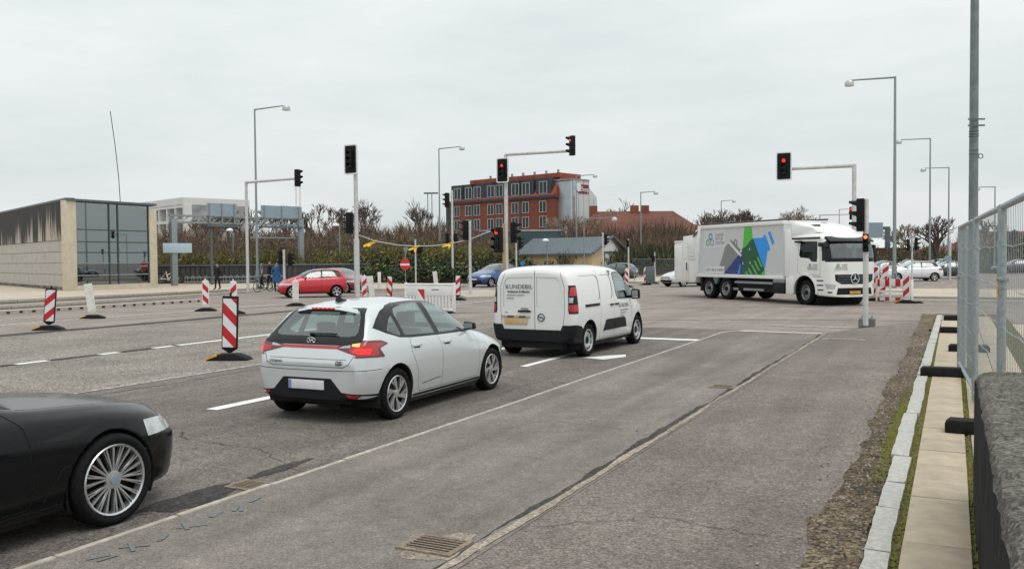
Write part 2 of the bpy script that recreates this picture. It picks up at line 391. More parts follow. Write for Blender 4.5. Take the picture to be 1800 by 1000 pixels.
# granite kerb stones, moss joints and slabs
pav = band('pavement', 'moss', -.49, 1.4, -4, 31, .078)
rnd = random.Random(21); s = 2.0
while s < 29:
    l = rnd.choice((.8, .95, 1.05, 1.2)); w = .078
    mb = MB(); k = 6; vs = []
    for i in range(k + 1):
        x = .012 + (l - .024) * i / k
        j = [rnd.uniform(-.006, .006) for _ in range(4)]
        vs += [(x, -w + j[0], -.04), (x, w + j[1], -.04), (x, w + j[1] - .004, .10 + j[2]), (x, -w + j[0] + .006, .10 + j[3])]
    fs = []
    for i in range(k):
        b = 4 * i
        fs += [(b + q, b + 4 + q, b + 4 + (q + 1) % 4, b + (q + 1) % 4) for q in range(4)]
    fs += [(0, 1, 2, 3), (4 * k + 3, 4 * k + 2, 4 * k + 1, 4 * k)]
    mb.add(vs, fs); o = mb.build('granite_kerb_stone', 'granite', pav, smooth=True)
    o.location = rd(s, -.415 + .0035 * max(0, s - 14) + (-.02 if 8 < s < 11.2 else 0), rnd.uniform(0, .012)); o.rotation_euler = (rnd.uniform(-.02, .02), 0, RZ + rnd.uniform(-.008, .008)); s += l
sme = MB().box(0, .594, -.198, .198, -.03, .012).mesh('paving_slab', ['slab'], bevel=.006)
sme2 = MB().box(0, .594, -.198, .198, -.03, .012).mesh('paving_slab', [mat('slab_b', (.41, .34, .25), .85, var=.16, scale=4, bump=.15, bscale=90)], bevel=.006)
for row, t in enumerate((-.085, .37, .775)):
    for i in range(46):
        o = stone('paving_slab', rnd.choice((sme, sme, sme2)), pav, 2.0 + .6 * i + (.3 if row == 1 else 0), t, .088 + rnd.uniform(-.003, .003), RZ + rnd.uniform(-.004, .004))
        o.rotation_euler[0] = rnd.uniform(-.006, .006)
mb = MB()                                                # tufts of moss and small weeds in the joints
for i in range(7500):
    s = rnd.uniform(4, 22); t = rnd.choice((-.308, .143)) + rnd.gauss(0, .017)
    if rnd.random() < .3: s, t = rnd.gauss(10.5, 1.2), -.535 + rnd.gauss(0, .035)
    r = rnd.uniform(.006, .016); p = rd(s, t, .085); a = rnd.uniform(0, 6.3); c, d = math.cos(a) * r, math.sin(a) * r
    mb.add([(p.x + c, p.y + d, p.z), (p.x - d, p.y + c, p.z), (p.x - c, p.y - d, p.z), (p.x + d, p.y - c, p.z), (p.x, p.y, p.z + r * rnd.uniform(.6, 1.4))], [(0, 1, 4), (1, 2, 4), (2, 3, 4), (3, 0, 4)], rnd.choice((0, 0, 1)))
mb.build('moss', [mat('moss_a', (.13, .135, .022), .95, var=.3, scale=9), mat('moss_b', (.20, .17, .06), .95)])['kind'] = 'stuff'
# beige paving behind the fence and the platform edges across the junction
band('plaza', 'paving_beige', 1.25, 60, -4, 27, .07)
o = band('far_kerb', 'kerb_pale', -4.6, 40, 42.6, 43.2, .12, th=.12); o['kind'] = 'structure'
o = band('far_plaza', 'paving_beige', -4.6, 40, 43.2, 53, .11)
o = band('far_kerb', 'concrete', -2.6, 40, 40.0, 40.5, .10, th=.10)
band('road_edge_joint', 'asph_tar', -2.6, 40, 41.7, 42.6, .008)
# left-hand pavement in front of the glass building, its kerbs and the studded strip
mb = MB(); pl = [rd(6, -41.6), rd(46, -41.6), rd(62, -38.5), rd(74, -39), rd(74, -140), rd(6, -140)]; n = len(pl)
mb.add([(p.x, p.y, 0) for p in pl] + [(p.x, p.y, .12) for p in pl], [tuple(range(n, 2 * n))] + [(i, (i + 1) % n, n + (i + 1) % n, n + i) for i in range(n)])
pv = mb.build('pavement', 'paving_beige'); pv['kind'] = 'structure'
lk = MB().box(0, 1.97, -.15, .15, 0, .14).mesh('kerb_stone', ['kerb_pale'], bevel=.02)
for i in range(20): stone('kerb_stone', lk, pv, 6 + 2 * i, -41.5)
for i in range(14): stone('kerb_stone', lk, pv, 14 + 2 * i, -36.0 - max(0, i - 7) * .35, 0, RZ + (R(9) if i >= 7 else 0))
band('gutter', 'asph_tar', -35.8, -35.2, 6, 34, .007, wob=.08, ds=.5)
band('gutter', 'asph_tar', -41.25, -40.4, 6, 46, .007, wob=.12, ds=.5)
strip = band('studded_strip', 'kerb_pale', -32.5, -31.8, 12, 31, .15, kind=None, th=.15)
tag(strip, 'low pale strip with a row of dark holes lying on the far lane', 'kerb strip')
hole = MB().box(-.07, .07, -.006, .006, .01, .085).mesh('hole', ['gap'])
for i in range(36): stone('hole', hole, strip, 12.3 + i * .52, -31.797, .025)
# traffic island with kerb in the middle distance
def slab_poly(name, pts, h, mt, parent=None):
    n = len(pts); mb = MB(); mb.add([(p[0], p[1], 0) for p in pts] + [(p[0], p[1], h) for p in pts], [tuple(range(n, 2 * n))] + [(i, (i + 1) % n, n + (i + 1) % n, n + i) for i in range(n)])
    o = mb.build(name, mt, parent); o['kind'] = 'structure'; return o
slab_poly('traffic_island', [G(596, 507), G(600, 503), G(800, 501), G(816, 505), G(740, 511), G(610, 512)], .14, 'kerb_pale')
slab_poly('traffic_island', [G(792, 520), G(806, 515), G(850, 513), G(905, 517), G(905, 524), G(820, 527)], .14, 'kerb_pale')
slab_poly('traffic_island', [G(1095, 497), G(1110, 490), G(1166, 489), G(1168, 496), G(1130, 499)], .14, 'kerb_pale')
slab_poly('far_pavement', [G(600, 496), G(600, 489.5), G(1180, 480), G(1180, 486), G(1000, 491)], .12, 'paving_beige')
# painted markings
def mark(pts, mt='paint_white', z=.010, name='road_marking'):
    o = MB().sheet(pts, z).build(name, mt); o['kind'] = 'structure'; return o
def dash(t, s0, s1, w=.12, mt='paint_white', z=.010): return mark([rd(s0, t - w / 2), rd(s1, t - w / 2), rd(s1, t + w / 2), rd(s0, t + w / 2)], mt, z)
dash(-8.67, 8.5, 11.2, .2); dash(-8.67, 3.2, 5.2, .2); dash(-8.67, 15.5, 20.0, .2)
dash(-6.9, 14.2, 17.0, .15)
mark([rd(15.9, -6.45), rd(16.45, -6.1), rd(16.75, -5.85), rd(16.35, -5.72), rd(15.75, -5.95)])
mark([rd(20.1, -8.6), rd(20.1, -5.3), rd(20.45, -5.3), rd(20.45, -8.6)])
mark([rd(22.5, -4.9), rd(22.35, -2.82), rd(22.5, -2.82), rd(22.65, -4.9)], z=CT + .005)
dash(-11.6, 9.0, 19, .10, 'paint_faint', .012); dash(-11.6, -2, 9, .06, 'paint_faint', .012)
dash(-2.2, 21.0, 21.12, .9, 'paint_faint', CT + .003)
mark([rd(25.2, -4.6), rd(25.0, -1.6), rd(25.25, -1.5), rd(25.45, -4.6)], 'paint_faint')
dash(-26.5, 4, 30, .35, 'paint_faint', .008); dash(-29, 10, 36, .25, 'paint_faint', .008)
dash(-19, 30, 44, .3, 'paint_faint', .008)
rnd = random.Random(33); s = 4.0
while s < 19.5:                                           # old line, blacked out in pieces
    l = rnd.uniform(.12, .75)
    blk = rnd.random() < (.72 if s < 14.3 else .15)
    dash(-16.02, s, s + l, .24 if blk else .20, 'asph_tar' if blk else 'paint_white', .010 + rnd.uniform(0, .002)); s += l + .004
# blue sprayed survey marks at the edge of the cycle track
for (s0, t0) in ((3.85, -4.86), (4.05, -4.90), (4.3, -4.86), (4.52, -4.88), (4.85, -4.9), (5.05, -4.86), (5.25, -4.9)):
    for q in range(2):
        a = rnd.uniform(-1.0, 1.0); l = rnd.uniform(.12, .22); c = rd(s0 + rnd.uniform(-.05, .05), t0 + rnd.uniform(-.05, .05)); d = (EV * math.cos(a) + NV * math.sin(a)) * l * .5; e = Vector((-d.y, d.x, 0)).normalized() * .015
        mark([c - d - e, c + d - e, c + d + e, c - d + e], 'paint_blue', CT + .004 + q * .002 + rnd.uniform(0, .0015), 'sprayed_mark')
# drain grates
mat('rust', (.16, .12, .085), .8, .2, col2=(.34, .27, .20), scale=30, bump=.4)
def grate(s, t, z, label, n=6, w=.28, l=.22, rz=0):
    e = empty('drain_grate', rd(s, t, z), RZ + rz, label, 'drain', 'drain grates in the road')
    f = MB(); f.box(-l / 2 - .03, -l / 2, -w / 2 - .04, w / 2 + .04, -.02, .010); f.box(l / 2, l / 2 + .03, -w / 2 - .04, w / 2 + .04, -.02, .010)
    f.box(-l / 2, l / 2, -w / 2 - .04, -w / 2, -.02, .010); f.box(-l / 2, l / 2, w / 2, w / 2 + .04, -.02, .010); f.build('frame', 'rust', e)
    MB().sheet([(-l / 2, -w / 2), (l / 2, -w / 2), (l / 2, w / 2), (-l / 2, w / 2)], .003).build('pit', 'gap', e)
    bm_ = MB().box(-.0075, .0075, -w / 2, w / 2, .0035, .008).mesh('bar', ['rust'])
    for i in range(n):
        o = bpy.data.objects.new('bar', bm_); link(o, e); o.location = (-l / 2 + l * (i + .5) / n, 0, 0)
grate(4.92, -3.05, CT + .004, 'rusty drain grate in the cycle track nearest the camera', 6, .33, .26)
grate(12.75, -2.98, CT + .004, 'drain grate beside the pale seam further along the path', 4)
grate(5.75, -5.42, .006, 'drain grate in the lane gutter in front of the black car', 6)
def blob(name, mt, c, r, z, seed, kind='structure', asp=1.0):
    rn = random.Random(seed); pts = []
    for i in range(26):
        a = 2 * math.pi * i / 26; q = r * rn.uniform(.72, 1.12); pts.append(c + EV * math.cos(a) * q * asp + NV * math.sin(a) * q)
    o = MB().sheet(pts, z).build(name, mt); o['kind'] = kind
blob('mortar_patch', 'seam', rd(4.92, -2.98), .26, CT + .0025, 2, asp=1.15)
blob('broken_asphalt', 'asph_tar', rd(5.25, -5.55), .22, .0075, 4, asp=2.4)
blob('broken_asphalt', 'asph_tar', rd(6.35, -5.62), .09, .0075, 6, asp=5)

def sealed_crack(pts, w, z, seed, mt='asph_tar'):
    """thin irregular sealed crack along road points (s, t)"""
    rn = random.Random(seed); P_ = []
    for (a, b) in zip(pts, pts[1:]):
        for k in range(10): u = k / 10; P_.append((a[0] + (b[0] - a[0]) * u + rn.gauss(0, .025), a[1] + (b[1] - a[1]) * u + rn.gauss(0, .025)))
    mb = MB()
    for (a, b) in zip(P_, P_[1:]):
        p, q = rd(*a, z), rd(*b, z); d = (q - p); d = Vector((-d.y, d.x, 0)).normalized() * w * rn.uniform(.3, 1.0); mb.add([p - d, p + d, q + d, q - d], [(0, 1, 2, 3)])
    o = mb.build('sealed_crack', mt, recalc=False); o['kind'] = 'structure'
sealed_crack([(6.3, -5.3), (6.9, -6.4), (7.0, -7.6), (7.3, -7.9)], .006, .0085, 1); sealed_crack([(12.5, -5.3), (12.9, -6.9), (12.6, -8.8), (13.1, -11.3)], .008, .0085, 2)
sealed_crack([(-2, -11.2), (5, -11.0), (9, -11.15), (14, -11.0)], .013, .0085, 3); sealed_crack([(5.6, -2.6), (6.2, -1.9), (6.0, -1.0)], .005, CT + .001, 4); sealed_crack([(9, -4.9), (9.3, -4.0), (9.1, -2.9)], .005, CT + .004, 5)
sealed_crack([(26, -9), (28, -4), (29, 3)], .05, .004, 6); sealed_crack([(24, -20), (29, -14), (33, -9), (36, -3)], .06, .004, 7)
blob('oil_stain', 'asph_tar', rd(14.0, -7.3), .10, .0086, 12, asp=1.3); blob('oil_stain', 'asph_tar', rd(11.9, -7.6), .06, .0086, 13)
# ================================================================ vehicle library
def interp(pts, x):
    if x <= pts[0][0]: return pts[0][1]
    for (a, u), (b, v) in zip(pts, pts[1:]):
        if x <= b: return u + (v - u) * (x - a) / (b - a)
    return pts[-1][1]
def inpoly(p, poly):
    x, y = p; c = False; n = len(poly)
    for i in range(n):
        x0, y0 = poly[i]; x1, y1 = poly[i - 1]
        if (y0 > y) != (y1 > y) and x < (x1 - x0) * (y - y0) / (y1 - y0) + x0: c = not c
    return c
class Shell:
    """smooth half-profile loft along x (rear 0 to front L), mirrored in y; regions are cut out of it along drawn outlines"""
    def __init__(s, xs, cols, creases={}, level=2, endcrease=(.35, .2)):
        me = bpy.data.meshes.new('cage'); n = len(cols); vs = []; fs = []
        W = 2 * n - 1
        for x in xs:
            row = [(x, interp(c[0], x), interp(c[1], x)) for c in cols]
            row[-1] = (x, 0, row[-1][2])
            vs += row + [(p[0], -p[1], p[2]) for p in reversed(row[:-1])]
        for i in range(len(xs) - 1):
            for j in range(W - 1):
                fs.append((i * W + j, (i + 1) * W + j, (i + 1) * W + j + 1, i * W + j + 1))
        for i in (0, len(xs) - 1):
            b = i * W
            for j in range(n - 2):
                f = (b + j, b + j + 1, b + W - 2 - j, b + W - 1 - j); fs.append(f if i == 0 else f[::-1])
            f = (b + n - 2, b + n - 1, b + n); fs.append(f if i == 0 else f[::-1])
        me.from_pydata(vs, [], fs)
        at_ = me.attributes.new('crease_edge', 'FLOAT', 'EDGE')
        for e in me.edges:
            a, b = e.vertices; ia, ib, ja, jb = a // W, b // W, a % W, b % W
            v = 0
            if ja == jb:
                j = ja if ja < n else W - 1 - ja
                v = creases.get(j, 0)
            if ia == ib and ia == 0: v = endcrease[0]
            if ia == ib and ia == len(xs) - 1: v = endcrease[1]
            at_.data[e.index].value = v
        o = bpy.data.objects.new('cage', me); COL.objects.link(o)
        md = o.modifiers.new('s', 'SUBSURF'); md.levels = level; md.render_levels = level
        dg = bpy.context.evaluated_depsgraph_get(); m2 = bpy.data.meshes.new_from_object(o.evaluated_get(dg))
        bpy.data.objects.remove(o, do_unlink=True); bpy.data.meshes.remove(me)
        s.bm = bmesh.new(); s.bm.from_mesh(m2); bpy.data.meshes.remove(m2)
        bmesh.ops.recalc_face_normals(s.bm, faces=s.bm.faces)
        s.lay = s.bm.faces.layers.int.new('part'); s.names = ['body']; s.mats = [None]
        s.tree = bvhtree.BVHTree.FromBMesh(s.bm)
    def label(s, name, mt):
        s.names.append(name); s.mats.append(mt); return len(s.names) - 1
    def region(s, name, mt, poly, view='side', side=0, xr=(-9, 9), only=None, lab=None):
        """cut an outline: side view (x,z) on one side (+1 left, -1 right), rear/front view (y,z) or top view (x,y)"""
        bm = s.bm
        if lab is None: lab = s.label(name, mt)
        u0 = min(p[0] for p in poly) - .02; u1 = max(p[0] for p in poly) + .02; v0 = min(p[1] for p in poly) - .02; v1 = max(p[1] for p in poly) + .02
        ax = {'side': (0, 2), 'rear': (1, 2), 'front': (1, 2), 'top': (0, 1)}[view]
        def ok(f):
            c = f.calc_center_median()
            if not xr[0] < c.x < xr[1]: return False
            if view == 'side':
                if c.y * side <= 0 or f.normal.y * side < .18: return False
            elif view == 'rear' and f.normal.x > -.10: return False
            elif view == 'front' and f.normal.x < .10: return False
            elif view == 'top' and f.normal.z < .15: return False
            if only is not None and f[s.lay] not in only: return False
            us = [v.co[ax[0]] for v in f.verts]; ws = [v.co[ax[1]] for v in f.verts]
            return max(us) > u0 and min(us) < u1 and max(ws) > v0 and min(ws) < v1
        cand = [f for f in bm.faces if ok(f)]
        n = len(poly)
        for i in range(n):
            p, q = poly[i], poly[(i + 1) % n]; du, dv = q[0] - p[0], q[1] - p[1]
            if abs(du) + abs(dv) < 1e-6: continue
            co = [0, 0, 0]; no = [0, 0, 0]; co[ax[0]], co[ax[1]] = p; no[ax[0]], no[ax[1]] = dv, -du
            # limit to the faces near this edge
            e0 = min(p[0], q[0]) - .03; e1 = max(p[0], q[0]) + .03; g0 = min(p[1], q[1]) - .03; g1 = max(p[1], q[1]) + .03
            near = []; far = []
            for f in cand:
                if not f.is_valid: continue
                us = [v.co[ax[0]] for v in f.verts]; ws = [v.co[ax[1]] for v in f.verts]
                (near if max(us) > e0 and min(us) < e1 and max(ws) > g0 and min(ws) < g1 else far).append(f)
            if not near: continue
            geom = set(near)
            for f in near: geom.update(f.edges); geom.update(f.verts)
            r = bmesh.ops.bisect_plane(bm, geom=list(geom), plane_co=co, plane_no=no, dist=1e-5)
            cand = far + [x for x in r['geom'] if isinstance(x, bmesh.types.BMFace)]
        for f in cand:
            if f.is_valid:
                c = f.calc_center_median()
                if inpoly((c[ax[0]], c[ax[1]]), poly): f[s.lay] = lab
        return lab
    def line(s, pts, w=.006, view='side', side=0, lab=None, only=None, xr=(-9, 9), mt='gap', name='panel_gap'):
        """thin gap along a drawn line"""
        for a, b in zip(pts, pts[1:]):
            a, b = Vector(a), Vector(b); d = (b - a).normalized(); e = Vector((-d.y, d.x)) * w * .5; d = d * w * .4
            lab = s.region(name, mt, [tuple(a - d - e), tuple(b + d - e), tuple(b + d + e), tuple(a - d + e)], view, side, xr, only, lab)
        return lab
    def hit(s, o, d):
        r = s.tree.ray_cast(Vector(o), Vector(d)); return r[0]
    def finish(s, parent, paint, hide=('hole',), lining=True, push={}):
        bm = s.bm; bm.normal_update(); bm.verts.ensure_lookup_table()
        nrm = [v.normal.copy() for v in bm.verts]; groups = {}
        for f in bm.faces: groups.setdefault(f[s.lay], []).append(f)
        out = {}; named = {}
        lin_v = {}; LV = []; LF = []
        for k, fl in groups.items():
            nm = s.names[k]
            if nm in hide: continue
            named.setdefault(nm, []).append((k, fl))
        for nm, lst in named.items():
            for k, fl in (lst if not nm.startswith('panel_gap') else [(lst[0][0], [f for _, g_ in lst for f in g_])]):
                idx = {}; V = []; N = []; F = []
                pu = push.get(nm, 0)
                for f in fl:
                    t = []
                    for v in f.verts:
                        if v.index not in idx:
                            idx[v.index] = len(V); V.append(v.co + nrm[v.index] * pu); N.append(nrm[v.index])
                        t.append(idx[v.index])
                    F.append(t)
                me = bpy.data.meshes.new(nm); me.from_pydata(V, [], F); mt = s.mats[k] or paint; me.materials.append(M(mt))
                me.shade_smooth(); me.normals_split_custom_set_from_vertices(N)
                o = bpy.data.objects.new(nm, me); link(o, parent); out.setdefault(nm, []).append(o)
                if lining and 'glass' not in str(s.mats[k]):
                    for f in fl:
                        t = []
                        for v in f.verts:
                            if v.index not in lin_v: lin_v[v.index] = len(LV); LV.append(v.co - nrm[v.index] * .022)
                            t.append(lin_v[v.index])
                        LF.append(t[::-1])
        if lining:
            me = bpy.data.meshes.new('interior_lining'); me.from_pydata(LV, [], LF); me.materials.append(M('lining')); me.shade_smooth()
            link(bpy.data.objects.new('interior_lining', me), parent)
        bm.free(); return out
def circ(cx, cz, r, n=22, a0=0, a1=360):
    return [(cx + r * math.cos(R(a0 + (a1 - a0) * i / n)), cz + r * math.sin(R(a0 + (a1 - a0) * i / n))) for i in range(n + (a1 - a0 != 360))]
WHEELS = {}
def wheel_meshes(kind, r, w, rr):
    key = (kind, r, w, rr)
    if key in WHEELS: return WHEELS[key]
    h = w / 2
    ty = MB().lathe([(rr, -h * .82), (rr + .012, -h * .96), ((r + rr) / 2, -h * 1.03), (r - .03, -h), (r - .008, -h * .86), (r, -h * .6), (r, -h * .12), (r - .006, -h * .10), (r - .006, h * .10), (r, h * .12),
                     (r, h * .6), (r - .008, h * .86), (r - .03, h), ((r + rr) / 2, h * 1.03), (rr + .012, h * .96), (rr, h * .82), (rr - .02, 0), (rr, -h * .82)], 'y', 40)
    tyre = ty.mesh('tyre', ['tyre'], smooth=True, ang=50)
    o = -h                                            # outer face lies at local -y
    brl = MB().lathe([(rr, o * .86), (rr - .014, o * .80), (rr - .022, o * .4), (rr - .03, h * .5), (.02, h * .5)], 'y', 36, ms=[0, 0, 1, 1])
    brl.lathe([(rr * .78, h * .2), (rr * .78, -h * .05), (.03, -h * .05)], 'y', 28, m=2)   # brake disc
    rim = MB()
    rim.lathe([(rr + .004, o * .90), (rr - .004, o * .97), (rr - .016, o * .90), (rr - .02, o * .6)], 'y', 40)
    def spoke(a, w0, w1, r0, r1, y0=-.86, y1=-.80, tw=0.0, dep=.03):
        ca, sa = math.cos(a), math.sin(a); cb, sb = math.cos(a + tw), math.sin(a + tw)
        def P(rad, wd, y, c, s_): return (rad * c - wd * s_, y, rad * s_ + wd * c)
        A = [P(r0, -w0, h * y0, ca, sa), P(r0, w0, h * y0, ca, sa), P(r1, w1, h * y1, cb, sb), P(r1, -w1, h * y1, cb, sb)]
        B = [(p[0], p[1] + dep, p[2]) for p in A]
        rim.hexa(A, B)
    if kind == 'multi':                               # ten thin paired spokes
        for i in range(5):
            a = R(90 + 72 * i)
            for d in (-.314, .314):
                for q_ in (-1, 1):
                    spoke(a + d * .55 + q_ * .10, .007, .006, rr * .20, rr * .97, -.72, -.88, d * .45 + q_ * .02)
                    spoke(a + d * .55 + q_ * .10, .004, .003, rr * .22, rr * .97, -.66, -.80, d * .45 + q_ * .10)
        rim.lathe([(rr * .27, o * .55), (rr * .25, o * .74), (rr * .12, o * .78), (.001, o * .78)], 'y', 24)
    elif kind == 'twist':                             # turbine hub cap with slanted blades
        for i in range(6):
            a = R(90 + 60 * i)
            spoke(a, .016, .034, rr * .20, rr * .97, -.80, -.88, .46); spoke(a + .34, .008, .016, rr * .40, rr * .97, -.80, -.87, .50)
        rim.lathe([(rr * .24, o * .62), (rr * .22, o * .82), (rr * .10, o * .86), (.001, o * .86)], 'y', 24)
    elif kind == 'steel':                             # pressed steel wheel with holes near the edge
        rim.lathe([(rr - .012, o * .72), (rr * .90, o * .55), (rr * .62, o * .72), (rr * .50, o * .58), (rr * .34, o * .55), (rr * .30, o * .70), (.001, o * .70)], 'y', 36, ms=[0, 0, 0, 0, 1, 1])
        for i in range(10):
            a = R(36 * i); c = (math.cos(a) * rr * .80, o * .68, math.sin(a) * rr * .80)
            ca, sa = math.cos(a), math.sin(a); q = []
            for (u, v) in ((-.020, -.030), (.020, -.030), (.024, .030), (-.024, .030)): q.append((c[0] + u * ca - v * sa, c[1], c[2] + u * sa + v * ca))
            rim.add(q + [(p[0], p[1] + .02, p[2]) for p in q], [(0, 1, 2, 3), (4, 7, 6, 5), (0, 4, 5, 1), (1, 5, 6, 2), (2, 6, 7, 3), (3, 7, 4, 0)], 1)
    elif kind == 'truck':
        rim.lathe([(rr - .01, o * .70), (rr * .92, o * .30), (rr * .86, o * .12), (rr * .60, o * .10), (rr * .52, o * .50), (rr * .34, o * .62), (rr * .30, o * .95), (.001, o * .98)], 'y', 36, ms=[0, 0, 0, 0, 0, 1, 1])
        for i in range(10):
            a = R(36 * i); rim.tube((math.cos(a) * rr * .44, o * .5, math.sin(a) * rr * .44), (math.cos(a) * rr * .44, o * .74, math.sin(a) * rr * .44), .018, .018, 6)
            rim.tube((math.cos(a + .3) * rr * .74, o * .05, math.sin(a + .3) * rr * .74), (math.cos(a + .3) * rr * .74, o * .16, math.sin(a + .3) * rr * .74), .032, .032, 8, 1)
    else:                                             # plain five-spoke
        for i in range(5):
            a = R(90 + 72 * i); spoke(a, .03, .035, rr * .15, rr * .97, -.78, -.86, .0)
        rim.lathe([(rr * .24, o * .6), (rr * .2, o * .82), (.001, o * .84)], 'y', 20)
    alloy = {'steel': 'steel_wheel', 'truck': 'alloy_dull'}.get(kind, 'alloy')
    WHEELS[key] = (tyre, brl.mesh('wheel', ['alloy_dull', 'rim_dark', 'rim_dark'], smooth=True, ang=50), rim.mesh('rim', [alloy, 'rim_dark'], smooth=True, ang=30))
    return WHEELS[key]
def add_wheel(parent, x, y, r, w=.20, rr=.21, kind='five', rot=0.0, steer=0.0):
    ty, br, ri = wheel_meshes(kind, r, w, rr)
    wo = bpy.data.objects.new('wheel', br); link(wo, parent); wo.location = (x, y, r)
    wo.rotation_mode = 'XYZ'
    wo.rotation_euler = (0, rot, steer if y < 0 else math.pi + steer)
    for nm, me in (('tyre', ty), ('rim', ri)): link(bpy.data.objects.new(nm, me), wo)
    return wo
def well(parent, x, y0, y1, r, sgn):
    mb = MB(); n = 20
    vs = []
    for yy in (y0 * sgn, y1 * sgn):
        vs += [(x + r * math.cos(R(-25 + 230 * i / n)), yy, .33 + r * math.sin(R(-25 + 230 * i / n))) for i in range(n + 1)]
    fs = [(i, i + 1, n + 2 + i, n + 1 + i) for i in range(n)] + [tuple(range(n + 1))]
    mb.add(vs, fs); return mb.build('wheel_well', 'under', parent, recalc=False)
def seats(parent, x0, x1, hw, z, top, mt='seat', rear=True):
    """front seats with headrests, rear bench, dashboard"""
    for s in (-1, 1):
        mb = MB(); c = s * hw * .5
        mb.prism([(x1 - .25, z - .15), (x1 + .3, z - .15), (x1 + .3, z), (x1 - .05, z + .02), (x1 - .28, top - .24), (x1 - .38, top - .24), (x1 - .22, z)], 'y', c - .24, c + .24)
        mb.prism([(x1 - .31, top - .22), (x1 - .22, top - .22), (x1 - .25, top - .03), (x1 - .34, top - .04)], 'y', c - .13, c + .13)
        mb.build('front_seat', mt, parent, bevel=.035)
    if rear:
        mb = MB(); mb.prism([(x0 + .05, z - .15), (x0 + .65, z - .15), (x0 + .65, z), (x0 + .25, z), (x0 + .08, top - .30), (x0 - .04, top - .30)], 'y', -hw * .92, hw * .92)
        for c in (-.5, .0, .5): mb.prism([(x0 - .03, top - .29), (x0 + .07, top - .29), (x0 + .04, top - .13), (x0 - .05, top - .14)], 'y', c * hw - .13, c * hw + .13)
        mb.build('rear_seat', mt, parent, bevel=.03)
def car_at(name, px, py, local, heading, label, cat='car', group=None, z=0.0):
    """put the car so that its local ground point sits under the pixel"""
    rz = R(90 - heading); p = G(px, py, z); l = Matrix.Rotation(rz, 3, 'Z') @ Vector((*local, 0))
    return empty(name, (p.x - l.x, p.y - l.y, z), rz, label, cat, group)
def flat_on(sh, pts, view, off=.003):
    """project outline points onto the shell"""
    out = []
    for a, b in pts:
        if view == 'rear': h = sh.hit((-2, a, b), (1, 0, 0)); out.append((h.x - off, a, b))
    return out
PAINTS = {}
def paint(name, col, rough=.32, metal=.0, coat=1.0, dirt=.0):
    if name in PAINTS: return name
    m, t, b = newmat(name); PAINTS[name] = m; L = t.links.new
    b.inputs['Metallic'].default_value = metal; b.inputs['Roughness'].default_value = rough
    b.inputs['Coat Weight'].default_value = coat; b.inputs['Coat Roughness'].default_value = .05
    b.inputs['Base Color'].default_value = (*col, 1); b.inputs['Specular IOR Level'].default_value = .5 if max(col) > .02 else .25
    if dirt:                                           # road film, heavier low down on the body
        tc_ = nn(t, 'ShaderNodeTexCoord'); n = nn(t, 'ShaderNodeTexNoise', Scale=3.0, Detail=7.0, Roughness=.7)
        mpg = nn(t, 'ShaderNodeMapping'); mpg.inputs['Scale'].default_value = (1, 1, .6); L(tc_.outputs['Object'], mpg.inputs[0]); L(mpg.outputs[0], n.inputs['Vector'])
        sx = nn(t, 'ShaderNodeSeparateXYZ'); L(tc_.outputs['Object'], sx.inputs[0])
        q = nn(t, 'ShaderNodeMapRange'); q.inputs[1].default_value = .95; q.inputs[2].default_value = .2; q.inputs[3].default_value = .05; q.inputs[4].default_value = 1.0; L(sx.outputs[2], q.inputs[0])
        k = nn(t, 'ShaderNodeMath'); k.operation = 'MULTIPLY'; L(q.outputs[0], k.inputs[0]); L(n.outputs[0], k.inputs[1])
        k2 = nn(t, 'ShaderNodeMath'); k2.operation = 'MULTIPLY'; L(k.outputs[0], k2.inputs[0]); k2.inputs[1].default_value = dirt
        mx = nn(t, 'ShaderNodeMix'); mx.data_type = 'RGBA'; mx.inputs[6].default_value = (*col, 1); mx.inputs[7].default_value = (.25, .22, .17, 1)
        L(k2.outputs[0], mx.inputs[0]); L(mx.outputs[2], b.inputs['Base Color'])
    return name
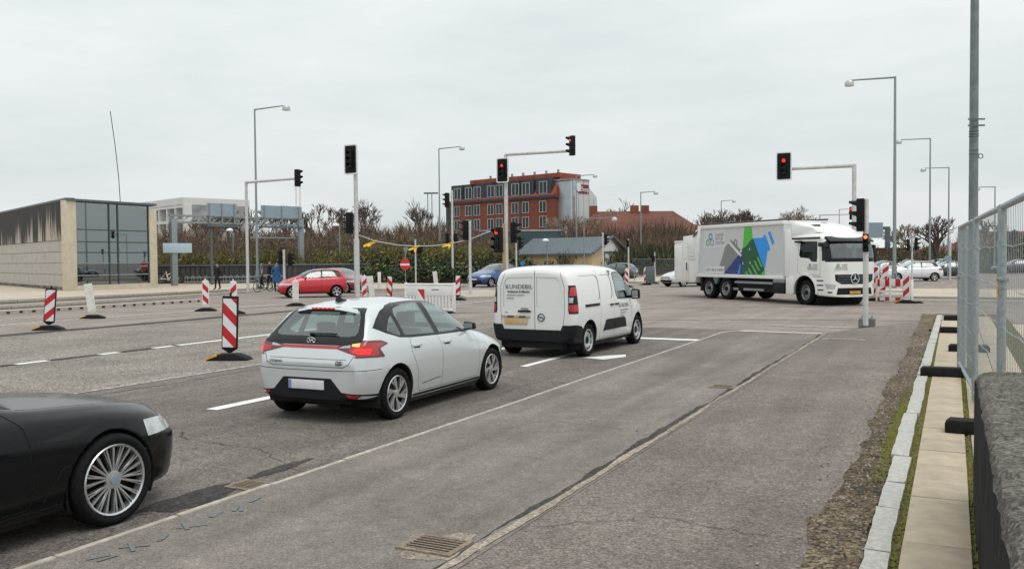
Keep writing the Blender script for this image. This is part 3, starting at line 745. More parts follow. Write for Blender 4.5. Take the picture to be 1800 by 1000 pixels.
# ================================================================ silver hatchback in the lane
def silver_hatch():
    root = car_at('hatchback_car', 688, 735, (.66, -.76), 25.3, 'light silver five-door hatchback stopped behind the white van, brake lights lit')
    P = paint('paint_silver', (.60, .635, .645), .22, .25, 1.0, dirt=.15)
    xs = [0, .03, .09, .17, .27, .36, .44, .52, .62, .8, 1.05, 1.4, 1.75, 2.05, 2.35, 2.6, 2.8, 2.95, 3.15, 3.4, 3.65, 3.85, 3.97, 4.04]
    c = [
        ([(0, .5), (.3, .62), (3.6, .62), (4.04, .3)], [(0, .30), (.4, .22), (3.6, .2), (4.04, .27)]),
        ([(0, .60), (.09, .73), (.3, .80), (.66, .82), (3.3, .82), (3.7, .76), (4.04, .42)], [(0, .33), (.3, .27), (.9, .20), (3.1, .20), (3.6, .22), (4.04, .30)]),
        ([(0, .66), (.03, .72), (.09, .785), (.27, .85), (.66, .868), (1.4, .852), (2.6, .852), (3.2, .868), (3.6, .84), (3.9, .70), (4.04, .48)], [(0, .46), (.6, .42), (1.0, .36), (2.9, .36), (3.5, .42), (4.04, .42)]),
        ([(0, .66), (.03, .725), (.09, .80), (.27, .868), (.66, .888), (1.4, .872), (2.6, .872), (3.2, .886), (3.6, .85), (3.9, .69), (4.04, .46)], [(0, .62), (.5, .645), (1.5, .62), (3.4, .64), (4.04, .55)]),
        ([(0, .63), (.03, .70), (.09, .765), (.17, .81), (.27, .835), (.66, .862), (1.4, .862), (2.5, .858), (3.2, .83), (3.65, .75), (3.95, .52), (4.04, .40)], [(0, .70), (.03, .76), (.09, .84), (.17, .87), (.5, .885), (1.4, .86), (2.6, .83), (3.2, .80), (3.7, .70), (4.04, .60)]),
        ([(0, .60), (.03, .67), (.09, .73), (.17, .765), (.27, .775), (.44, .785), (.66, .805), (1.4, .815), (2.4, .805), (2.65, .775), (2.95, .72), (3.4, .66), (3.8, .50), (4.04, .32)], [(0, .715), (.03, .79), (.09, .93), (.17, .995), (.27, 1.01), (.5, 1.01), (1.4, .965), (2.5, .925), (2.8, .91), (3.2, .865), (3.65, .755), (4.04, .625)]),
        ([(0, .50), (.09, .64), (.17, .68), (.27, .665), (.44, .615), (.62, .59), (1.05, .585), (1.75, .59), (2.05, .60), (2.35, .625), (2.6, .655), (2.8, .665), (2.95, .60), (3.4, .52), (4.04, .22)], [(0, .725), (.03, .805), (.09, .955), (.17, 1.03), (.27, 1.13), (.36, 1.225), (.44, 1.30), (.52, 1.33), (.8, 1.375), (1.4, 1.40), (1.75, 1.39), (2.05, 1.345), (2.35, 1.215), (2.6, 1.07), (2.8, .965), (2.95, .93), (3.4, .84), (3.8, .73), (4.04, .635)]),
        ([(0, .28), (4.04, .28)], [(0, .73), (.03, .815), (.09, .97), (.17, 1.05), (.27, 1.16), (.36, 1.27), (.44, 1.375), (.52, 1.40), (.8, 1.43), (1.4, 1.45), (1.75, 1.44), (2.05, 1.395), (2.35, 1.265), (2.6, 1.115), (2.8, .995), (2.95, .955), (3.4, .87), (3.8, .75), (4.04, .64)]),
        ([(0, 0), (4.04, 0)], [(0, .732), (.03, .82), (.09, .975), (.17, 1.055), (.27, 1.17), (.36, 1.285), (.44, 1.39), (.52, 1.41), (.8, 1.44), (1.4, 1.46), (1.75, 1.45), (2.05, 1.405), (2.35, 1.275), (2.6, 1.125), (2.8, 1.005), (2.95, .965), (3.4, .88), (3.8, .76), (4.04, .645)]),
    ]
    sh = Shell(xs, c, {3: .8, 5: .7, 6: .4, 1: .6}, 2)
    XR, XF, WR = .66, 3.24, .312
    for sd_ in (-1, 1):
        sh.region('hole', None, circ(XR, WR + .01, WR + .055, 26), 'side', sd_); sh.region('hole', None, circ(XF, WR + .01, WR + .055, 26), 'side', sd_)
        body = {0}
        # doors
        gl = sh.line([(1.02, .99), (.99, .90), (1.00, .80), (1.13, .52), (1.16, .33), (1.20, .27), (2.78, .27)], .007, 'side', sd_)
        sh.line([(1.70, .96), (1.76, .75), (1.77, .27)], .007, 'side', sd_, gl)
        sh.line([(2.78, .27), (2.83, .45), (2.80, .80), (2.70, .93)], .007, 'side', sd_, gl)
        sh.region('rear_door', P, [(1.03, .99), (1.00, .90), (1.01, .80), (1.14, .52), (1.17, .33), (1.21, .277), (1.763, .277), (1.753, .75), (1.695, .96), (1.4, 1.0)], 'side', sd_, only={0})
        sh.region('front_door', P, [(1.705, .96), (1.766, .75), (1.777, .277), (2.775, .277), (2.823, .45), (2.793, .80), (2.69, .93), (2.2, .97)], 'side', sd_, only={0})
        sh.line([(1.25, .36), (1.72, .395)], .010, 'side', sd_, gl)
        # black window surround and panes
        sh.region('window_surround', 'trim_black', [(.36, 1.13), (.50, 1.235), (.66, 1.315), (.86, 1.375), (1.15, 1.412), (1.55, 1.42), (1.85, 1.395), (2.08, 1.345), (2.36, 1.205), (2.60, 1.07), (2.84, .945), (2.72, .925), (1.72, .945), (1.05, .965), (.80, .985), (.55, 1.055)], 'side', sd_)
        sh.region('quarter_window', 'car_glass', [(.60, 1.085), (.72, 1.19), (.80, 1.25), (.835, 1.245), (.845, 1.02), (.80, 1.01), (.66, 1.05)], 'side', sd_)
        sh.region('door_window', 'car_glass', [(.93, 1.005), (.905, 1.28), (.96, 1.335), (1.20, 1.378), (1.55, 1.385), (1.66, .975)], 'side', sd_)
        sh.region('door_window', 'car_glass', [(1.78, .975), (1.69, 1.375), (1.85, 1.355), (2.08, 1.305), (2.34, 1.18), (2.60, 1.02), (2.63, .96)], 'side', sd_)
        # tail lamp wrapped round the corner
        sh.region('tail_light', 'lamp_red_dark', [(-.05, .80), (.16, .80), (.36, .79), (.40, .80), (.335, .895), (.50, .935), (.505, .95), (.40, .985), (.12, 1.0), (-.05, 1.0)], 'side', sd_, xr=(-1, .6))
        sh.region('tail_light_lit', 'lamp_red', [(.02, .825), (.245, .815), (.28, .90), (.44, .945), (.20, .972), (.02, .965)], 'side', sd_, xr=(-1, .6))
        # lower sill
        sh.line([(1.06, .235), (2.86, .235)], .03, 'side', sd_, None, mt='trim_black', name='sill_trim')
    # rear
    sh.region('rear_panel_black', 'trim_black', [(-.71, .955), (-.52, .935), (.52, .935), (.71, .955), (.70, 1.03), (.60, 1.22), (.54, 1.325), (.50, 1.36), (-.50, 1.36), (-.54, 1.325), (-.60, 1.22), (-.70, 1.03)], 'rear', xr=(-1, .55))
    sh.region('rear_window', 'car_glass', [(-.58, 1.05), (-.50, 1.035), (.50, 1.035), (.58, 1.05), (.595, 1.09), (.53, 1.25), (.47, 1.325), (-.47, 1.325), (-.53, 1.25), (-.595, 1.09)], 'rear', xr=(-1, .55))
    for q in (-1, 1):
        sh.region('tail_light', 'lamp_red_dark', [(q * .40, .895), (q * .56, .855), (q * .72, .82), (q * .90, .80), (q * .90, 1.0), (q * .72, .985), (q * .56, .945), (q * .40, .932)], 'rear', xr=(-1, .35), only={0})
        sh.region('tail_light_lit', 'lamp_red', [(q * .58, .868), (q * .72, .835), (q * .90, .82), (q * .90, .93), (q * .72, .93), (q * .58, .91)], 'rear', xr=(-1, .3))
    sh.region('indicator_lit', 'amber_lit', [(-.60, .93), (-.70, .925), (-.70, .968), (-.60, .955)], 'rear', xr=(-1, .3))
    sh.region('brake_lit', 'lamp_lit', [(-.62, .862), (-.80, .835), (-.80, .90), (-.66, .905)], 'rear', xr=(-1, .3)); sh.region('brake_lit', 'lamp_lit', [(.70, .85), (.84, .835), (.84, .90), (.70, .90)], 'rear', xr=(-1, .3))
    for q in (-1, 1): sh.region('reversing_lens', 'lamp_clear', [(q * .42, .905), (q * .58, .912), (q * .58, .945), (q * .50, .932)], 'rear', xr=(-1, .3))
    sh.region('light_bar', 'lamp_red', [(-.42, .897), (.42, .897), (.42, .930), (-.42, .930)], 'rear', xr=(-1, .4))
    gl = sh.line([(-.66, .83), (-.60, .72), (-.52, .685), (.52, .685), (.60, .72), (.66, .83)], .008, 'rear', xr=(-1, .4))
    sh.line([(-.56, .775), (.56, .775)], .006, 'rear', lab=gl, xr=(-1, .4), only={0})
    sh.line([(-.9, .655), (-.3, .64), (.3, .64), (.9, .655)], .008, 'rear', lab=gl, xr=(-1, .45), only={0})
    sh.region('lower_bumper', 'black_plastic', [(-.9, .20), (.9, .20), (.9, .355), (.72, .375), (.50, .395), (.35, .55), (-.35, .55), (-.50, .395), (-.72, .375), (-.9, .355)], 'rear', xr=(-1, .42))
    for sd_ in (-1, 1):
        sh.region('lower_bumper', 'black_plastic', [(-.05, .20), (.30, .20), (.27, .31), (-.05, .37)], 'side', sd_, xr=(-1, .32))
        sh.region('reflector', 'lamp_red', [(sd_ * .55, .375), (sd_ * .72, .36), (sd_ * .66, .315), (sd_ * .60, .335)], 'rear', xr=(-1, .3))
    sh.region('reversing_light', 'lamp_clear', [(-.73, .355), (-.82, .335), (-.76, .315), (-.68, .32)], 'rear', xr=(-1, .4))
    # front
    sh.region('windscreen', 'car_glass', [(2.08, -.55), (2.74, -.64), (2.78, 0), (2.74, .64), (2.08, .55), (2.04, 0)], 'top')
    for q in (-1, 1): sh.region('headlight', 'lamp_clear', [(q * .40, .60), (q * .80, .68), (q * .78, .76), (q * .45, .68)], 'front')
    sh.region('grille', 'trim_black', [(-.40, .35), (.40, .35), (.45, .58), (-.45, .58)], 'front')
    hitx = lambda y, z: sh.hit((-2, y, z), (1, 0, 0)).x
    hity = lambda x, z: sh.hit((x, -2, z), (0, 1, 0)).y
    xl, xp, xm, xb = hitx(0, .985), hitx(0, .47), hitx(0, 1.0), hitx(.42, .735)
    ztop = sh.hit((.75, 0, 3), (0, 0, -1)).z
    yh = [hity(1.12, .86), hity(1.90, .84), hity(2.62, .98)]
    xw = hitx(0, 1.06)
    sh.finish(root, P, push={'panel_gap': -.006, 'window_surround': -.001, 'sill_trim': .002, 'tail_light': .003, 'tail_light_lit': .005, 'light_bar': .006, 'indicator_lit': .007, 'brake_lit': .007, 'reversing_lens': .006})
    # plate, badge, lettering, wiper, spoiler, aerial
    MB().box(xp - .02, xp - .006, -.26, .26, .415, .525).build('number_plate', 'plate_white', root, bevel=.004)
    MB().box(xp - .022, xp - .02, .215, .255, .42, .52).build('plate_band', mat('plate_blue', (.18, .22, .55), .5), root)
    b = MB(); prev = None; n = 28
    for i in range(n):
        a, a2 = 2 * math.pi * i / n, 2 * math.pi * (i + 1) / n
        b.tube((xl - .012, .062 * math.cos(a), .985 + .034 * math.sin(a)), (xl - .012, .062 * math.cos(a2), .985 + .034 * math.sin(a2)), .006, n=6)
    for q in (-1, 1): b.tube((xl - .012, -.012 + q * .022, .96), (xl - .012, .012 + q * .022, 1.01), .006, n=6)
    b.tube((xl - .012, -.022, .984), (xl - .012, .022, .987), .006, n=6)
    b.build('badge', 'chrome', root, smooth=True)
    rear_m = lambda x, y, z: Matrix.Translation((x, y, z)) @ Matrix(((0, 0, -1, 0), (-1, 0, 0, 0), (0, 1, 0, 0), (0, 0, 0, 1)))
    lettering('i20', .075, 'ink', root, rear_m(xb - .012, -.47, .735), bold=.001); lettering('HYUNDAI', .042, 'ink', root, rear_m(xb - .012, .46, .735))
    w = MB(); w.tube((xw - .035, .02, 1.045), (xw - .02, .02, 1.06), .03, .025, 10); w.tube((xw - .03, .04, 1.062), (xw - .012, -.30, 1.068), .010, .007, 6); w.box(xw - .028, xw - .012, -.34, .06, 1.056, 1.072); w.build('rear_wiper', 'black_plastic', root)
    zs = ztop - .035
    sp = MB(); ky = [(-.485, -.070, .10), (-.42, -.040, .03), (-.22, -.008, .0), (.22, -.008, .0), (.42, -.040, .03), (.485, -.070, .10)]
    for (ya, da, xa), (yb_, db, xb_) in zip(ky, ky[1:]):
        A = [(.345 + xa, ya, zs - .045 + da), (.345 + xb_, yb_, zs - .045 + db), (.66, yb_, zs - .05 + db), (.66, ya, zs - .05 + da)]
        B = [(.365 + xa, ya, zs - .018 + da), (.365 + xb_, yb_, zs - .018 + db), (.66, yb_, zs + .012 + db), (.66, ya, zs + .012 + da)]
        sp.hexa(A, B)
    spo = sp.build('roof_spoiler', P, root, smooth=True)
    MB().box(.333, .350, -.17, .17, zs - .05, zs - .030).build('brake_light', 'lamp_red', root)
    for i in range(5): MB().box(.329, .333, -.145 + i * .065, -.115 + i * .065, zs - .046, zs - .034).build('brake_light_lit', 'lamp_lit', root)
    f = MB(); f.prism([(.60, ztop - .01), (.80, ztop), (.80, ztop + .012), (.70, ztop + .03), (.655, ztop + .068), (.63, ztop + .072), (.615, ztop + .02)], 'y', -.022, .022); f.build('aerial_fin', 'trim_black', root, bevel=.008)
    # lit rear lamp elements: left brake, right indicator
    # handles, mirrors
    for sd_ in (-1, 1):
        for x, yy, z in ((1.12, abs(yh[0]), .86), (1.90, abs(yh[1]), .84)):
            h = MB(); h.box(x - .10, x + .10, sd_ * (yy + .012) - .014, sd_ * (yy + .012) + .014, z - .012, z + .016); h.build('door_handle', P, root, bevel=.008)
            MB().box(x - .07, x + .07, sd_ * yy - .006, sd_ * yy + .006, z - .035, z - .010).build('handle_recess', 'gap', root)
        m = MB(); yy = abs(yh[2]); y0, y1 = sd_ * (yy + .05), sd_ * (yy + .22)
        m.hexa([(2.50, y0, .94), (2.64, y0, .93), (2.60, y1, .955), (2.50, y1, .955)], [(2.50, y0, 1.07), (2.62, y0, 1.07), (2.57, y1, 1.055), (2.50, y1, 1.055)])
        mo = m.build('mirror', 'trim_black', root, bevel=.03)
        m = MB(); m.box(2.52, 2.60, sd_ * (yy - .02) - .05 * (sd_ < 0), sd_ * (yy - .02) + .10, .925, .955); m.build('mirror_arm', 'trim_black', mo)
        m = MB(); m.box(2.494, 2.498, min(y0, y1) + .02, max(y0, y1) - .02, .965, 1.045); m.build('mirror_glass', 'chrome', mo)
    for x in (XR, XF):
        for sd_ in (-1, 1):
            add_wheel(root, x, sd_ * .765, WR, .195, .222, 'twist', rot=.3 * x); well(root, x, .5, .84, WR + .05, sd_)
    u = MB(); u.box(.42, 3.85, -.60, .60, .15, .42); u.box(.12, .42, -.55, .55, .24, .42); u.box(1.03, 2.87, -.80, .80, .155, .42); u.build('underbody', 'under', root)  # floor pan, widened and lowered as an occluder to deepen shade underneath
    MB().box(.25, .55, -.30, .05, .15, .25).build('exhaust', 'under', root, bevel=.04)
    seats(root, .85, 1.95, .70, .62, 1.28, 'seat'); MB().prism([(2.45, .6), (2.85, .6), (2.85, .92), (2.65, .96), (2.5, .9)], 'y', -.68, .68).build('dashboard', 'seat', root)
    MB().box(.35, .75, -.55, .55, .45, .96).build('boot_liner', 'seat', root)
    t = MB(); n = 20
    for i in range(n):
        a, a2 = 2 * math.pi * i / n, 2 * math.pi * (i + 1) / n
        t.tube((2.38, .36 + .18 * math.cos(a), .95 + .17 * math.sin(a)), (2.38, .36 + .18 * math.cos(a2), .95 + .17 * math.sin(a2)), .014, n=6)
    t.build('steering_wheel', 'seat', root)
    return root
HATCH = silver_hatch()
# ================================================================ white panel van
REARM = lambda x, y, z: Matrix.Translation((x, y, z)) @ Matrix(((0, 0, -1, 0), (-1, 0, 0, 0), (0, 1, 0, 0), (0, 0, 0, 1)))
RIGHTM = lambda x, y, z, tilt=0: Matrix.Translation((x, y, z)) @ Matrix(((1, 0, 0, 0), (0, 0, -1, 0), (0, 1, 0, 0), (0, 0, 0, 1))) @ Matrix.Rotation(tilt, 4, 'X')
def rrect(x0, x1, z0, z1, r, n=4, tl=None):
    out = []
    for cx, cz, a in ((x1 - r, z1 - r, 0), (x0 + r, z1 - r, 90), (x0 + r, z0 + r, 180), (x1 - r, z0 + r, 270)):
        out += [(cx + r * math.cos(R(a + 90 * i / n)), cz + r * math.sin(R(a + 90 * i / n))) for i in range(n + 1)]
    return out
def white_van():
    root = car_at('panel_van', 1028, 626, (.72, -.80), 28.0, 'white panel van with KUNDEBIL lettering stopped at the stop line', 'van')
    P = paint('paint_van', (.76, .77, .75), .32, 0, .9, dirt=.30)
    xs = [0, .025, .07, .14, .26, .5, .72, 1.0, 1.5, 2.0, 2.5, 2.75, 2.95, 3.15, 3.35, 3.55, 3.7, 3.9, 4.1, 4.25, 4.35, 4.40]
    c = [
        ([(0, .55), (3.9, .62), (4.4, .3)], [(0, .34), (.5, .26), (3.9, .24), (4.4, .3)]),
        ([(0, .74), (.07, .82), (.3, .87), (3.5, .87), (4.0, .80), (4.3, .6), (4.4, .45)], [(0, .36), (.4, .28), (3.6, .25), (4.4, .30)]),
        ([(0, .80), (.025, .85), (.14, .905), (.72, .92), (3.4, .92), (3.9, .86), (4.25, .68), (4.4, .50)], [(0, .52), (3.5, .48), (4.4, .45)]),
        ([(0, .81), (.025, .86), (.14, .91), (.72, .925), (3.4, .92), (3.9, .86), (4.25, .68), (4.4, .48)], [(0, .80), (3.5, .78), (4.4, .68)]),
        ([(0, .80), (.025, .85), (.14, .90), (.72, .912), (3.0, .905), (3.4, .895), (3.9, .82), (4.25, .62), (4.4, .40)], [(0, 1.08), (3.0, 1.05), (3.5, .98), (4.0, .88), (4.4, .75)]),
        ([(0, .765), (.025, .81), (.14, .855), (.72, .87), (2.6, .87), (3.0, .855), (3.4, .82), (3.55, .76), (3.9, .70), (4.25, .52), (4.4, .32)], [(0, 1.42), (2.6, 1.42), (3.1, 1.32), (3.5, 1.16), (3.7, 1.06), (4.1, .95), (4.4, .78)]),
        ([(0, .68), (.025, .72), (.14, .755), (.72, .775), (2.3, .775), (2.75, .74), (3.35, .70), (3.55, .68), (4.0, .56), (4.4, .22)], [(0, 1.60), (.025, 1.655), (.07, 1.685), (.14, 1.71), (.5, 1.735), (2.0, 1.735), (2.5, 1.715), (2.75, 1.66), (2.95, 1.56), (3.35, 1.30), (3.55, 1.185), (3.7, 1.10), (4.1, .985), (4.4, .79)]),
        ([(0, .42), (4.4, .30)], [(0, 1.655), (.025, 1.72), (.07, 1.755), (.14, 1.775), (.5, 1.80), (2.0, 1.805), (2.5, 1.775), (2.75, 1.71), (2.95, 1.60), (3.35, 1.335), (3.55, 1.21), (3.7, 1.13), (4.1, 1.01), (4.4, .80)]),
        ([(0, 0), (4.4, 0)], [(0, 1.665), (.025, 1.73), (.07, 1.765), (.14, 1.785), (.5, 1.81), (2.0, 1.815), (2.5, 1.785), (2.75, 1.72), (2.95, 1.61), (3.35, 1.345), (3.55, 1.22), (3.7, 1.14), (4.1, 1.02), (4.4, .805)]),
    ]
    sh = Shell(xs, c, {3: .3, 1: .5, 6: .25}, 2, (.45, .2))
    XR, XF, WR = .72, 3.505, .325
    for sd_ in (-1, 1):
        for x in (XR, XF): sh.region('hole', None, circ(x, WR + .01, WR + .075, 26), 'side', sd_)
        gl = sh.line([(1.30, 1.70), (1.30, .85), (1.26, .62), (1.27, .30)], .008, 'side', sd_)
        sh.line([(2.06, 1.70), (2.04, 1.1), (2.05, .30)], .008, 'side', sd_, gl)
        sh.line([(2.06, 1.68), (2.30, 1.66)], .006, 'side', sd_, gl)
        sh.line([(3.05, .30), (3.10, .5), (3.03, .80), (3.20, 1.02), (3.22, 1.16)], .008, 'side', sd_, gl)
        sh.line([(1.27, .30), (3.05, .30)], .008, 'side', sd_, gl)
        sh.region('sliding_door', P, [(1.305, 1.69), (1.305, .85), (1.265, .62), (1.275, .305), (2.045, .305), (2.035, 1.1), (2.055, 1.69)], 'side', sd_, only={0})
        sh.region('front_door', P, [(2.065, 1.66), (2.045, 1.1), (2.055, .305), (3.045, .305), (3.095, .5), (3.025, .80), (3.19, 1.02), (3.20, 1.18), (2.9, 1.40), (2.6, 1.60), (2.3, 1.66)], 'side', sd_, only={0})
        sh.region('side_panel', P, rrect(.33, 1.29, 1.10, 1.60, .12), 'side', sd_, only={0})
        sh.region('side_panel', P, rrect(1.315, 1.98, 1.10, 1.60, .12), 'side', sd_)
        sh.region('window_surround', 'trim_black', [(2.14, 1.62), (2.10, 1.52), (2.16, 1.16), (2.26, 1.07), (2.85, 1.06), (3.24, 1.08), (3.30, 1.14), (2.98, 1.44), (2.76, 1.60), (2.60, 1.645), (2.3, 1.65)], 'side', sd_)
        sh.region('door_window', 'car_glass', [(2.17, 1.60), (2.14, 1.50), (2.19, 1.18), (2.28, 1.10), (2.82, 1.09), (2.79, 1.50), (2.62, 1.60), (2.3, 1.625)], 'side', sd_)
        sh.region('quarter_window', 'car_glass_dark', [(2.86, 1.10), (3.20, 1.11), (2.86, 1.45)], 'side', sd_)
        sh.region('door_guard', 'black_plastic', [(1.42, .46), (1.55, .66), (1.60, .68), (2.035, .68), (2.035, .46)], 'side', sd_)
        sh.region('door_guard', 'black_plastic', [(2.06, .46), (2.06, .68), (2.58, .68), (2.66, .64), (2.74, .46)], 'side', sd_)
        sh.region('corner_bumper', 'black_plastic', [(-.05, .2), (.42, .2), (.345, .58), (.28, .63), (.10, .66), (-.05, .66)], 'side', sd_, xr=(-1, .5))
        sh.region('tail_light', 'trim_black', [(-.05, .88), (.07, .88), (.11, .93), (.11, 1.36), (.08, 1.42), (-.05, 1.42)], 'side', sd_, xr=(-1, .2))
        sh.region('tail_light_lit', 'lamp_red', [(-.05, 1.24), (.075, 1.24), (.075, 1.385), (-.05, 1.385)], 'side', sd_, xr=(-1, .2)); sh.region('tail_light_lit', 'lamp_red', [(-.05, .91), (.075, .91), (.075, 1.06), (-.05, 1.06)], 'side', sd_, xr=(-1, .2))
    for q in (-1, 1):
        sh.region('tail_light', 'trim_black', [(q * .95, .88), (q * .79, .88), (q * .775, .93), (q * .775, 1.34), (q * .785, 1.42), (q * .95, 1.42)], 'rear', xr=(-1, .2))
        sh.region('tail_light_lit', 'lamp_red', [(q * .95, 1.22), (q * .795, 1.22), (q * .795, 1.32), (q * .805, 1.385), (q * .95, 1.385)], 'rear', xr=(-1, .2))
        sh.region('tail_light_lit', 'lamp_red', [(q * .95, .91), (q * .815, .91), (q * .795, .95), (q * .795, 1.05), (q * .95, 1.05)], 'rear', xr=(-1, .2))
        sh.region('reversing_light', 'lamp_clear', [(q * .85, 1.09), (q * .79, 1.09), (q * .79, 1.19), (q * .85, 1.19)], 'rear', xr=(-1, .2))
    sh.region('rear_bumper', 'black_plastic', [(-1, .2), (1, .2), (1, .655), (.66, .655), (.62, .56), (-.62, .56), (-.66, .655), (-1, .655)], 'rear', xr=(-1, .5))
    gl = sh.line([(-.66, .56), (-.69, .9), (-.69, 1.40), (-.60, 1.66)], .009, 'rear', xr=(-1, .3)); sh.line([(.66, .56), (.69, .9), (.69, 1.40), (.60, 1.66)], .009, 'rear', lab=gl, xr=(-1, .3))
    sh.line([(-.06, .56), (-.06, 1.70)], .012, 'rear', lab=gl, xr=(-1, .3))
    sh.region('rear_door', P, [(-.652, .565), (-.068, .565), (-.068, 1.66), (-.60, 1.655), (-.682, 1.40), (-.682, .9)], 'rear', xr=(-1, .3), only={0}); sh.region('rear_door', P, [(.652, .565), (-.052, .565), (-.052, 1.66), (.60, 1.655), (.682, 1.40), (.682, .9)], 'rear', xr=(-1, .3), only={0})
    sh.region('door_panel', P, [(-.10, 1.00), (-.63, 1.00), (-.63, 1.40), (-.59, 1.52), (-.52, 1.57), (-.10, 1.585)], 'rear', xr=(-1, .3)); sh.region('door_panel', P, [(-.02, 1.00), (.63, 1.00), (.63, 1.40), (.59, 1.52), (.52, 1.57), (-.02, 1.585)], 'rear', xr=(-1, .3))
    sh.region('windscreen', 'car_glass', [(2.86, -.62), (3.52, -.66), (3.56, 0), (3.52, .66), (2.86, .62), (2.82, 0)], 'top')
    for q in (-1, 1): sh.region('headlight', 'lamp_clear', [(q * .50, .74), (q * .82, .80), (q * .80, .93), (q * .52, .84)], 'front')
    sh.region('grille', 'trim_black', [(-.55, .30), (.55, .30), (.50, .66), (-.50, .66)], 'front')
    for sd_ in (-1, 1): sh.region('front_bumper', 'black_plastic', [(3.86, .2), (4.5, .2), (4.5, .56), (3.90, .50)], 'side', sd_)
    sh.region('front_bumper', 'black_plastic', [(-.95, .2), (.95, .2), (.95, .48), (.56, .30), (-.56, .30), (-.95, .48)], 'front', only={0})
    hx = lambda y, z: sh.hit((-2, y, z), (1, 0, 0)).x
    hy = lambda x, z: abs(sh.hit((x, -2, z), (0, 1, 0)).y)
    X = hx(.3, .9); ys = {k: hy(*k) for k in ((1.0, .97), (1.88, .93), (2.14, .93), (3.0, 1.1), (2.50, .86), (2.5, .7))}; zr = sh.hit((.08, .2, 3), (0, 0, -1)).z
    sh.finish(root, P, push={'panel_gap': -.006, 'side_panel': -.010, 'door_panel': -.010, 'tail_light': .008, 'tail_light_lit': .012, 'reversing_light': .012, 'door_guard': .012, 'rear_bumper': .025, 'corner_bumper': .025})
    MB().box(X - .022, X - .010, .10, .60, .66, .77).build('number_plate', 'plate_yellow', root, bevel=.003)
    MB().box(X - .030, X - .004, .04, .66, .79, .835).build('plate_light_bar', mat('bar_tan', (.42, .38, .30), .5), root, bevel=.008)
    for a in (.46, .20): MB().box(X - .034, X - .030, a - .07, a + .07, .795, .82).build('plate_light', 'trim_black', root)
    h = MB(); h.box(X - .03, X - .008, .02, .30, 1.085 - .19, 1.085 - .15); h.build('rear_handle', 'black_plastic', root, bevel=.010)
    MB().box(X - .012, X - .002, .08, .24, .945, .985).build('handle_recess', 'ink_light', root, bevel=.004)
    b = MB(); n = 26
    for i in range(n):
        a, a2 = 2 * math.pi * i / n, 2 * math.pi * (i + 1) / n
        b.tube((X - .012, -.20 + .072 * math.cos(a), .80 + .072 * math.sin(a)), (X - .012, -.20 + .072 * math.cos(a2), .80 + .072 * math.sin(a2)), .009, n=6)
    b.hexa([(X - .02, -.135, .815), (X - .02, -.20, .785), (X - .02, -.21, .80), (X - .02, -.15, .825)], [(X - .008, -.135, .815), (X - .008, -.20, .785), (X - .008, -.21, .80), (X - .008, -.15, .825)])
    b.hexa([(X - .02, -.265, .785), (X - .02, -.20, .815), (X - .02, -.19, .80), (X - .02, -.25, .775)], [(X - .008, -.265, .785), (X - .008, -.20, .815), (X - .008, -.19, .80), (X - .008, -.25, .775)])
    b.build('badge', 'galv_dark', root)
    MB().box(.055, .085, -.03, .22, zr - .085, zr - .055).build('high_brake_light', 'trim_black', root, bevel=.006)
    XT = X - .003
    lettering('KUNDEBIL', .128, 'ink', root, REARM(XT, .285, 1.39), bold=-.0015)
    lettering('Andersen & Martini', .062, 'ink', root, REARM(XT, .295, 1.295), bold=.001)
    # lines too small to read in the photograph: short printed strokes only
    for y0, y1, z in ((.555, .36, 1.228), (.34, .17, 1.228), (.555, .40, 1.168), (.60, .53, .887)):
        MB().box(XT - .001, XT + .001, y1, y0, z - .010, z + .010).build('small_print', 'ink_light', root)
    y = -ys[(2.50, .86)] - .004
    lettering('KUNDEBIL', .125, 'ink_light', root, RIGHTM(2.58, y - .006, .93, R(3))); lettering('Andersen & Martini', .058, 'ink_light', root, RIGHTM(2.58, y - .008, .83, R(2)))
    for x0, x1, z in ((2.36, 2.70, .77), (2.36, 2.55, .715)): MB().box(x0, x1, y - .012, y - .008, z - .009, z + .009).build('small_print', 'ink_light', root)
    for sd_ in (-1, 1):
        yy = ys[(1.0, .97)]; MB().box(.52, 1.22, sd_ * (yy + .002) - .012, sd_ * (yy + .002) + .012, .985, 1.035).build('door_rail', 'black_plastic', root, bevel=.004)
        for x, k in ((1.89, (1.88, .93)), (2.17, (2.14, .93))):
            yy = ys[k]; MB().box(x - .09, x + .09, sd_ * (yy + .012) - .016, sd_ * (yy + .012) + .016, .955, .99).build('door_handle', 'black_plastic', root, bevel=.010)
        yy = ys[(3.0, 1.1)]; a, b_ = sd_ * (yy + .06), sd_ * (yy + .25)
        m = MB(); m.hexa([(2.93, a, 1.03), (3.07, a, 1.03), (3.04, b_, 1.05), (2.94, b_, 1.05)], [(2.93, a, 1.27), (3.05, a, 1.27), (3.01, b_, 1.25), (2.94, b_, 1.25)])
        mo = m.build('mirror', 'black_plastic', root, bevel=.035)
        MB().box(2.925, 2.929, min(a, b_) + .03, max(a, b_) - .03, 1.07, 1.23).build('mirror_glass', 'chrome', mo)
        MB().box(2.95, 3.05, min(sd_ * (yy - .08), a), max(sd_ * (yy - .08), a) + .001, 1.06, 1.12).build('mirror_arm', 'black_plastic', mo)
    for x in (XR, XF):
        for sd_ in (-1, 1): add_wheel(root, x, sd_ * .79, WR, .205, .215, 'steel', rot=.4 * x); well(root, x, .5, .87, WR + .07, sd_)
    u = MB(); u.box(.10, 4.2, -.60, .60, .19, .5); u.box(1.15, 3.05, -.84, .84, .20, .5); u.build('underbody', 'under', root)  # van floor, made nearly full width to darken the ground beneath
    seats(root, 2.0, 2.35, .78, .80, 1.55, 'seat', rear=False); MB().box(1.95, 2.0, -.82, .82, .5, 1.68).build('bulkhead', 'seat_light', root)
